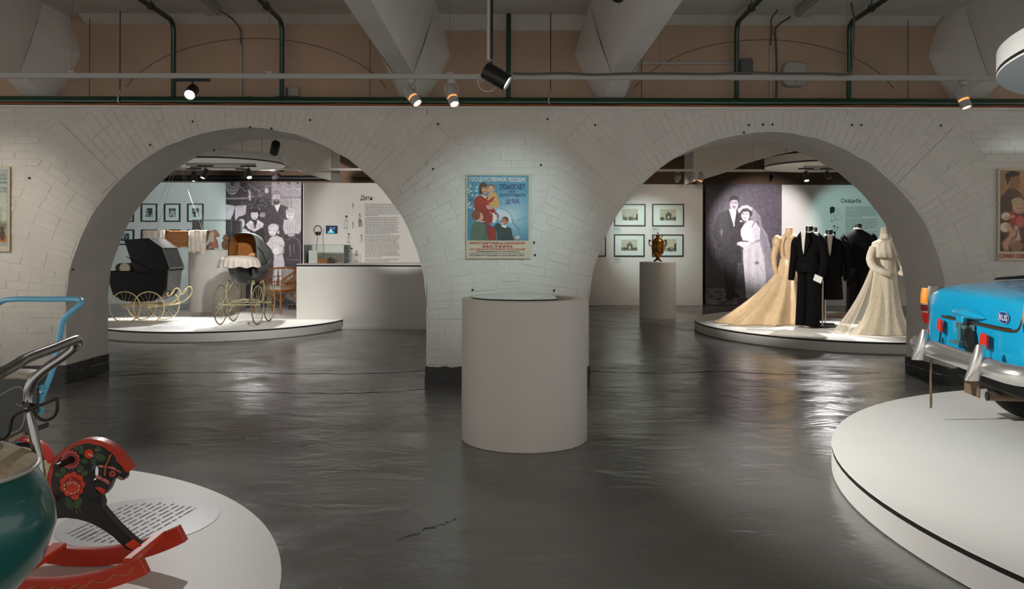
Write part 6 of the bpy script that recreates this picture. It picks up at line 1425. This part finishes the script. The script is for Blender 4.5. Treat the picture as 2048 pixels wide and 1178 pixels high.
pt.line([(406, 310), (402, 330)], 5, (176, 164, 170)); pt.ell(406, 344, 12, 4, (130, 100, 106), .7); pt.line([(425, 370), (440, 390)], 24, (216, 208, 214))
pt.line([(470, 430), (490, 385), (520, 378), (530, 398)], 7, (66, 60, 64)); pt.ell(515, 755, 18, 16, (126, 120, 126), .8); pt.line([(540, 780), (580, 860)], 6, (150, 144, 150))
pt.noise(5, 2); pt.noise(5, 6); pt.blur(1)
mural('photo_mural', 'large black and white mural of a bride and bridegroom', xa, xb, .01, PZT, pt, xb-xa, PZT-.02)
# ---- framed engravings
g = 'framed engravings on the rear right wall'
for (x0, y0, x1, y1), inner, kind, lab, sd in (((1228, 408, 1290.7, 452.4), (.25, .25, .76, .77), 'city', 'black framed engraving of a city square, upper row', 3), ((1304, 408, 1367.7, 452.8), (.25, .25, .75, .77), 'arch', 'black framed engraving of a triumphal arch with spotlight glare, upper row', 4), ((1227.6, 468.5, 1289, 513), (.24, .25, .76, .76), 'arch', 'black framed engraving of a triumphal arch, lower row', 5), ((1303.7, 469, 1366.7, 513), (.26, .22, .78, .80), 'church', 'black framed engraving of a church behind the samovar', 6), ((1150, 468.5, 1212, 513), (.24, .25, .80, .76), 'city', 'black framed engraving half hidden by the middle pier', 7)):
    framed(x0, y0, x1, y1, inner, lab, g, kind, sd, True, RY-.05)
M_CARD = mat('caption_card_pale', (196, 206, 204), .6)
for x, y, lab in ((1234.5, 460.5, 'small pale caption card under the upper city engraving'), (1311, 460.5, 'small pale caption card above the church engraving'), (1234, 521.5, 'small pale caption card under the lower arch engraving')):
    p = at(x, y, RY-.05); t = thing('caption_card', lab, 'caption card', (p.x, RY-.055, p.z)); m = MB(); m.box((0, .002, 0), (.19, .004, .14)); m.build('card', M_CARD, t)
    q = MB()
    for i in range(2): q.add([(-.08, -.0006, .045-i*.022), (.02+.04*i, -.0006, .045-i*.022), (.02+.04*i, -.0006, .053-i*.022), (-.08, -.0006, .053-i*.022)], [(0, 1, 2, 3)])
    o = q.build('text_lines', M_TXT, t); o['kind'] = 'stuff'
# ---- wedding text printed on the panel
t = thing('wall_text', 'printed wall text headed with the word for wedding', 'wall text', (at(1640, 500, RY).x, RY-.003, 0)); wx = t.location.x
def wpl(px, py): p = at(px, py, RY-.003); return Vector((p.x-wx, 0, p.z))
title(t, 'Свадьба', wpl, 1682, 397, 1722, 407)
lines(t, wpl, 1691, 1757, ((414.5, 8), (439, 8), (464, 7), (486, 8)), 9, 2.85, M_TXT)
figure(t, wpl, [('f', [(1660, 415), (1664, 413), (1669, 414), (1670, 421), (1668, 425), (1664, 426), (1661, 428), (1659.5, 422)], 0), ('l', [(1664, 425), (1663.5, 441)], .006), ('l', [(1668, 425), (1669.5, 441)], .006), ('f', eli(1664, 442, 3, .8, 0, 8), 0), ('l', [(1674, 416), (1678, 418), (1676, 424), (1684, 438), (1670, 441), (1673, 425), (1674, 416)], .005), ('l', [(1676, 424), (1675, 440)], .004)])
figure(t, wpl, kid(1668.5, 473, 23)+[('f', [(1666.5, 463), (1671.5, 463), (1671, 473), (1669.5, 473), (1669, 467), (1668.5, 473), (1667, 473)], 0), ('f', eli(1675, 455, 2, 1.2, .7, 8), 0), ('l', [(1675, 456), (1674, 464)], .004)]); figure(t, wpl, kid(1676, 515, 28, bend=1))
# ---- samovar on its pedestal
SP = (3.06, 16.8); t = thing('display_pedestal', 'white cylinder pedestal under the samovar', 'pedestal', (*SP, 0)); SH = 1.175
m = MB(); m.lathe([(.372, 0), (.376, .004), (.376, SH-.003), (.373, SH)], n=64); m.build('body', M_WHITE, t, True, .5); m = MB(); m.lathe([(.372, SH), (.372, SH+.002)], n=64); m.build('top', M_WHITE, t)
px_ = at(1315.5, 500, 16.8)
t = thing('samovar', 'bronze coloured samovar on a white cylinder pedestal', 'samovar', (px_.x, 16.8, SH+.002)); M_BRZ = mat('aged_brass', (140, 88, 34), .28, .85, var=.3, vs_=9); M_BRD = mat('dark_brass', (84, 58, 30), .4, .8)
m = MB(); m.lathe([(.045, .06), (.04, .09), (.055, .11), (.075, .13), (.115, .18), (.128, .26), (.128, .36), (.118, .43), (.09, .475), (.06, .49), (.052, .50)], n=36); m.build('body', M_BRZ, t, True)
m = MB(); m.lathe([(.05, .495), (.045, .51), (.04, .545), (.045, .56), (.02, .57), (.008, .575), (.008, .59), (.018, .60), (.015, .612), (.002, .618)], n=24); m.build('chimney_lid', M_BRZ, t, True)
m = MB(); m.lathe([(.035, .03), (.05, .045), (.045, .065)], n=24); 
m.build('stem', M_BRZ, t, True)
for a in (PI/4, 3*PI/4, 5*PI/4, 7*PI/4):
    m = MB(); m.tube(spline([(.03*math.cos(a), .03*math.sin(a), .045), (.07*math.cos(a), .07*math.sin(a), .03), (.10*math.cos(a), .10*math.sin(a), .012)], 4), [.014]*8+[.012], 8); m.build('foot', M_BRD, t, True)
for s in (-1, 1):
    m = MB(); m.tube(spline([(s*.115, 0, .43), (s*.16, 0, .44), (s*.185, 0, .40), (s*.165, 0, .34), (s*.128, 0, .32)], 5), .011, 7); m.tube([(s*.155, 0, .455), (s*.19, 0, .44)], .018, 8); m.build('handle', M_BRD, t, True)
    m = MB(); m.tube([(s*.06, 0, .485), (s*.085, 0, .515)], .006, 6); m.ell((s*.087, 0, .525), (.02, .012, .012), 8, 5); m.build('lid_knob', M_BRD, t, True)
m = MB(); m.tube(spline([(0, -.11, .17), (0, -.17, .165), (0, -.20, .14)], 4), .012, 8); m.tube([(0, -.16, .17), (0, -.16, .20)], .005, 6); m.ell((0, -.16, .205), (.022, .008, .012), 8, 5); m.build('tap', M_BRD, t, True)
# ---- tailoring dummies
M_SUIT = mat('black_wool', (7, 7, 8), .9, var=.1, vs_=20, bump=.15, bs=60, spec=.15); M_SHIRT = mat('shirt_white', (206, 203, 196), .7); M_TAG = mat('tag_white', (214, 212, 206), .7)
def stand(t_, x=0., y=0., h=1.0):
    m_ = MB(); m_.box((x, y, .008), (.30, .30, .016), 0, .004); m_.build('base_plate', M_BLK, t_)
    m_ = MB(); m_.tube([(x, y, .016), (x, y, h)], .012, 10); m_.build('pole', mat('chrome_pole', (190, 188, 184), .2, 1.), t_, True)
def torso(z0, fl=1., n=26, coat=.0):
    """jacket body rings, front towards -y; z0 = hem height"""
    return [ring(z0, 0, .0, .225*fl, .155*fl, n, 6, .02), ring(z0+.15, 0, 0, .215*fl, .15*fl, n, 6, .012), ring(.92, 0, 0, .19, .125, n), ring(1.02, 0, 0, .182, .118, n), ring(1.15, 0, 0, .20, .13, n), ring(1.28, 0, 0, .215, .135, n), ring(1.36, 0, .005, .22, .12, n), ring(1.41, 0, .01, .195, .10, n), ring(1.45, 0, .015, .12, .082, n), ring(1.48, 0, .015, .072, .068, n)]
def suit(label, loc, rz, hem, legs=True, sleeve=(), tails=False, card=None, tall=1., pole_off=(.12, .06)):
    t_ = thing('dressed_mannequin', label, 'mannequin', loc, rz)
    t_.scale = (1, 1, tall); stand(t_, *pole_off, 1.0)
    m_ = MB(); m_.rings(torso(hem)); m_.build('jacket', M_SUIT, t_, True, 1.)
    if tails:
        m_ = MB(); m_.rings([ring(.52, 0, .13, .14, .035, 18), ring(.70, 0, .12, .18, .05, 18), ring(.95, 0, .06, .19, .08, 18)]); m_.build('coat_tails', M_SUIT, t_, True)
    for s in (-1, 1):
        P_ = [(s*.19, .01, 1.38), (s*.245, .0, 1.30), (s*.275, .01, 1.12), (s*.285, -.01, 1.00), (s*.275, -.06, .86), (s*.262, -.10, .74)]
        m_ = MB(); m_.tube(spline(P_, 4), [.07, .074, .076, .077, .076, .074, .072, .07, .068, .066, .064, .062, .06, .058, .056, .055, .054, .053, .052, .052, .051], 14); sl = m_.build('sleeve', M_SUIT, t_, True, 1.)
        if card and s == card[0]:
            m_ = MB(); m_.M = Matrix.Translation((s*.275, -.155, .77)) @ Matrix.Rotation(card[1], 4, 'Y'); m_.box((0, 0, 0), (.15, .004, .10)); m_.build('paper_tag', M_TAG, sl)
    m_ = MB(); m_.lathe([(.062, 1.47), (.058, 1.50), (.058, 1.565), (.052, 1.575), (.001, 1.578)], (0, .015, 0), 20); m_.build('neck_block', M_BLK, t_, True)
    m_ = MB(); m_.tube([(.066*math.cos(a), .015+.066*math.sin(a), 1.49+.012*math.sin(a)) for a in [2*PI*i/24 for i in range(24)]], .014, 8, True); m_.build('shirt_collar', M_SHIRT, t_, True)
    m_ = MB(); m_.prism([(-.055, 1.48), (.055, 1.48), (.02, 1.22), (0, 1.14), (-.02, 1.22)], 'y', -.145, -.10); m_.build('shirt_front', M_SHIRT, t_)
    for s in (-1, 1):
        m_ = MB(); m_.prism([(s*.05, 1.49), (s*.11, 1.42), (s*.13, 1.33), (s*.01, 1.10), (s*.02, 1.22)], 'y', -.157, -.143); m_.build('lapel', M_SUIT, t_)
    if legs:
        for s in (-1, 1):
            m_ = MB(); m_.rings([ring(.03, s*.10+.0, -.03, .105, .12, 18), ring(.30, s*.098, -.02, .10, .11, 18), ring(.6, s*.092, -.005, .098, .11, 18), ring(.86, s*.085, 0, .10, .12, 18)]); m_.build('trouser_leg', M_SUIT, t_, True, 1.)
    m_ = MB()
    for z in (1.08, .98, .88): m_.ell((.03, -.15+.02*(z < .95), z), (.011, .006, .011), 8, 5)
    m_.build('buttons', M_BLK, t_, True); return t_
S1 = gnd(1617, 655, PT); S2 = gnd(1658, 649, PT); S3 = gnd(1716, 646, PT)
suit('black tailcoat suit with white tag at the front of the costume platform', (S1.x, S1.y, PT), -.95, .86, True, tails=True, card=(1, .35), tall=1.06, pole_off=(.10, .24))
suit('long black frock coat on a stand behind the tailcoat suit', (S2.x, S2.y, PT), -.30, .42, False, tall=1.03, pole_off=(-.06, .02))
suit('black coat seen from behind with white tag, beside the lace dress', (S3.x, S3.y, PT), 2.7, .72, True, card=(-1, .1), tall=1.10, pole_off=(.14, .06))
p = gnd(1632, 641, PT)
suit('black suit hidden behind the tailcoat suit with only its neck showing', (p.x, p.y+.1, PT), -.2, .80, True, tall=1.07, pole_off=(.0, .1))
# ---- peach satin gown with train
M_SATIN = mat('peach_satin', (230, 200, 160), .30, var=.08, vs_=9, bump=.12, bs=14, dist=.02); M_SATD = mat('peach_bodice', (222, 190, 150), .45, var=.06, vs_=14, bump=.2, bs=40)
g1 = gnd(1578, 645, PT)
t = thing('wedding_gown', 'peach satin wedding gown with puffed sleeves and a long train', 'gown', (g1.x, g1.y, PT)); t.scale = (1, 1, 1.075)
m = MB(); n = 144; R = []
for j in range(15):
    u_ = j/14; z = 1.008*(1-u_)+.014; rr = []
    for i in range(n):
        a = 2*PI*i/n; base = (.155+.22*u_**1.1)*(1-.22*max(0, math.cos(a)))
        tr = max(0, math.cos(a-PI*1.06))**3*.80*u_**1.7+max(0, math.cos(a-PI*1.35))**2*.20*u_**1.5
        f_ = (1+.30*u_**.6*(abs(math.cos(6.5*a+1.1*u_))-.64)+.05*u_*math.cos(29*a+4*u_))
        r_ = (base+tr)*f_; rr.append((r_*math.cos(a), r_*math.sin(a)*.85, z+(.015*math.cos(17*a) if j == 14 else 0)*.5))
    R.append(rr)
m.rings(R); m.build('skirt', M_SATIN, t, True, 1.2)
m = MB(); m.tube([p_ for p_ in [(x*1.01, y*1.01, .017) for x, y, z in R[-1]]], .014, 6, True); m.build('hem_ruffle', M_SATD, t, True)
m = MB(); m.rings([ring(1.0, 0, 0, .15, .115, 28), ring(1.04, 0, 0, .138, .105, 28), ring(1.15, 0, 0, .16, .125, 28), ring(1.27, 0, 0, .185, .135, 28), ring(1.36, 0, 0, .19, .115, 28), ring(1.42, 0, 0, .13, .085, 28), ring(1.46, 0, 0, .068, .062, 28), ring(1.55, 0, 0, .062, .058, 28), ring(1.555, 0, 0, .05, .046, 28)]); m.build('bodice', M_SATD, t, True, 1.)
m = MB(); m.tube([(.142*math.cos(a), .11*math.sin(a), 1.025) for a in [2*PI*i/28 for i in range(28)]], .018, 8, True); m.build('waist_sash', M_SATIN, t, True)
for s in (-1, 1):
    m = MB(); m.ell((s*.215, 0, 1.31), (.085, .095, .12), 16, 10); m.build('puff_sleeve', M_SATD, t, True)
    m = MB(); m.tube(spline([(s*.23, 0, 1.24), (s*.27, .0, 1.08), (s*.27, -.03, .92), (s*.24, -.06, .80)], 4), [.062, .062, .06, .058, .055, .052, .05, .047, .044, .042, .04, .038, .036], 12); m.build('long_sleeve', M_SATD, t, True)
    m = MB(); m.tube(spline([(s*.10, -.115, 1.40), (s*.15, -.125, 1.25), (s*.13, -.118, 1.08)], 4), .006, 6); m.build('seam_piping', mat('peach_brown_trim', (150, 112, 78), .6), t, True)  # piping in a browner peach down the bodice front
m = MB(); r_ = random.Random(4)
for i in range(18): a = r_.uniform(0, 2*PI); q_ = r_.uniform(.0, .05); m.ell((.03+q_*math.cos(a), -.11-.004*r_.random(), 1.40+q_*.6*math.sin(a)), (.016, .012, .010), 7, 4)
m.build('corsage', mat('corsage_white', (226, 212, 190), .8), t, True)
# ---- cream lace dress with veil
M_LACE = mat('cream_lace', (226, 215, 194), .75, var=.1, vs_=30, bump=.5, bs=55, dist=.012)
g2 = gnd(1772, 668, PT)
t = thing('lace_dress', 'cream lace wedding dress with long veil beside the right pier', 'dress', (g2.x+.03, g2.y+.1, PT), .2)
n = 64; R = []
for j in range(13):
    u_ = j/12; z = 1.12*(1-u_)+.005; k_ = .15+.10*u_+.12*u_**4
    R.append([(k_*(1+.05*u_*math.cos(13*a))*math.cos(a)-.16*u_**5*max(0, -math.cos(a)), k_*.9*(1+.05*u_*math.cos(13*a))*math.sin(a), z) for a in [2*PI*i/n for i in range(n)]])
m = MB(); m.rings(R); m.build('skirt', M_LACE, t, True, 1.2)
m = MB(); m.rings([ring(1.10, 0, 0, .15, .12, 24), ring(1.2, 0, 0, .16, .13, 24), ring(1.32, 0, 0, .19, .14, 24), ring(1.40, 0, 0, .17, .11, 24), ring(1.45, 0, 0, .07, .065, 24), ring(1.54, 0, 0, .062, .06, 24)]); m.build('bodice', M_LACE, t, True, 1.)
m = MB(); m.rings([ring(1.46, 0, 0, .075, .07, 60), ring(1.40, 0, 0, .19, .15, 60, 12, .03), ring(1.28, 0, 0, .215, .18, 60, 14, .05), ring(1.17, 0, 0, .235, .20, 60, 15, .07)], (False, False)); m.build('lace_cape', M_LACE, t, True, solid=.004)
for s in (-1, 1):
    m = MB(); m.tube(spline([(s*.20, 0, 1.32), (s*.27, -.02, 1.15), (s*.26, -.10, 1.02), (s*.16, -.20, .95), (s*.08, -.24, .93)], 4), [.062]*5+[.06]*4+[.055]*4+[.045]*3+[.038], 12); m.build('sleeve', M_LACE, t, True)
m = MB(); m.lathe([(.05, 1.54), (.045, 1.58), (.03, 1.62), (.004, 1.635)], n=18); m.build('neck_block', mat('neck_linen', (196, 180, 156), .8), t, True)
VEIL = glass_mat('veil_tulle', (.97, .95, .90)); nt = VEIL.node_tree
for nd in list(nt.nodes):
    if nd.type == 'BSDF_GLOSSY':
        df = nt.nodes.new('ShaderNodeBsdfDiffuse'); df.inputs[0].default_value = (*lin((226, 218, 202)), 1)
        mxn = [x for x in nt.nodes if x.type == 'MIX_SHADER'][0]; nt.links.new(df.outputs[0], mxn.inputs[2]); 
        for l in list(mxn.inputs[0].links): nt.links.remove(l)
        mxn.inputs[0].default_value = .42
G = []
for i in range(25):
    v_ = i/24*2-1; row = []
    for j in range(14):
        u_ = j/13; z = 1.62*(1-u_)+.012
        ang_ = PI*.92+v_*(.75+.25*u_); rad = .06+.10*u_+.62*u_**2.4+.06*math.sin(u_*3)+(.03*u_*math.cos(v_*22))
        row.append((rad*math.cos(ang_), rad*math.sin(ang_)*.75, z))
    G.append(row)
m = MB(); m.sheet(G); m.build('veil', VEIL, t, True)
# ---- peach cloth lying on the deck behind the stands
c1 = gnd(1682, 632, PT)
G = []
rr = random.Random(9)
for i in range(15):
    row = []
    for j in range(11):
        u_, v_ = i/14*2-1, j/10*2-1; d_ = math.hypot(u_, v_); x = .42*u_*(1-.15*v_*v_); y = .42*v_*(1-.2*u_*u_)
        row.append((x, y, .012+.03*max(0, 1-d_)*(1+.8*math.sin(u_*9+v_*4))+.008*rr.random()))
    G.append(row)
m = MB(); m.sheet(G); tag(m.build('folded_train', mat('peach_cloth', (214, 176, 146), .6), smooth=True, solid=.008, loc=(c1.x, c1.y, PT)), 'peach cloth train lying on deck behind the coat stands', 'cloth')
# ---- lamps of the rear right room
sp(1612, 343, 14.53, 2.93, (5.2, 13.4, .4), 'lit black spotlight pointing down under the right ceiling disc', 330, 80)
sp(1655, 347, 14.53, 2.93, (5.7, 12.6, .9), 'black spotlight tilted left under the right ceiling disc', 300, 70, lit=False)
sp(1542, 350, 16.3, 3.025, (6.3, 20.3, 2.0), 'dark black spotlight on the rear right white track', 720, 40, (1., .93, .95), lit=False)
sp(1700, 350, 16.3, 3.025, (8.6, 20.3, 2.1), 'black spotlight on the track turned to the wedding text', 200, 34, (.55, .98, .95), lit=False)
for i, (px, tg, pw) in enumerate(((1355, (3.6, 20.3, 1.9), 60), (1382, (4.4, 20.3, 1.5), 50), (1402, (3.2, 16.9, .8), 60))):
    p = at(px, 349, 16.3); halogen_spot('white halogen spotlight, %s on the track towards the bridal mural' % ('first', 'second', 'third')[i], (p.x, 16.3, 3.025), tg, pw, 60, 1.2, 'white halogen spotlights of the rear right room')
can_spot('black spotlight over the framed engravings', (2.4, 17.6, 3.2), (3.4, 20.3, 1.75), hang=CZ-3.2, adapter=0, power=170, deg=46, blend=.9, col=(.78, .98, .97))
can_spot('hidden black spotlight added behind the middle pier for the wedding costumes', (1.6, 10.9, 2.95), (5.2, 13.3, .8), hang=CZ-2.95, adapter=0, power=480, deg=50, blend=.5, col=(1., .95, .88))  # added lamp out of sight behind the pier, lights the costumes
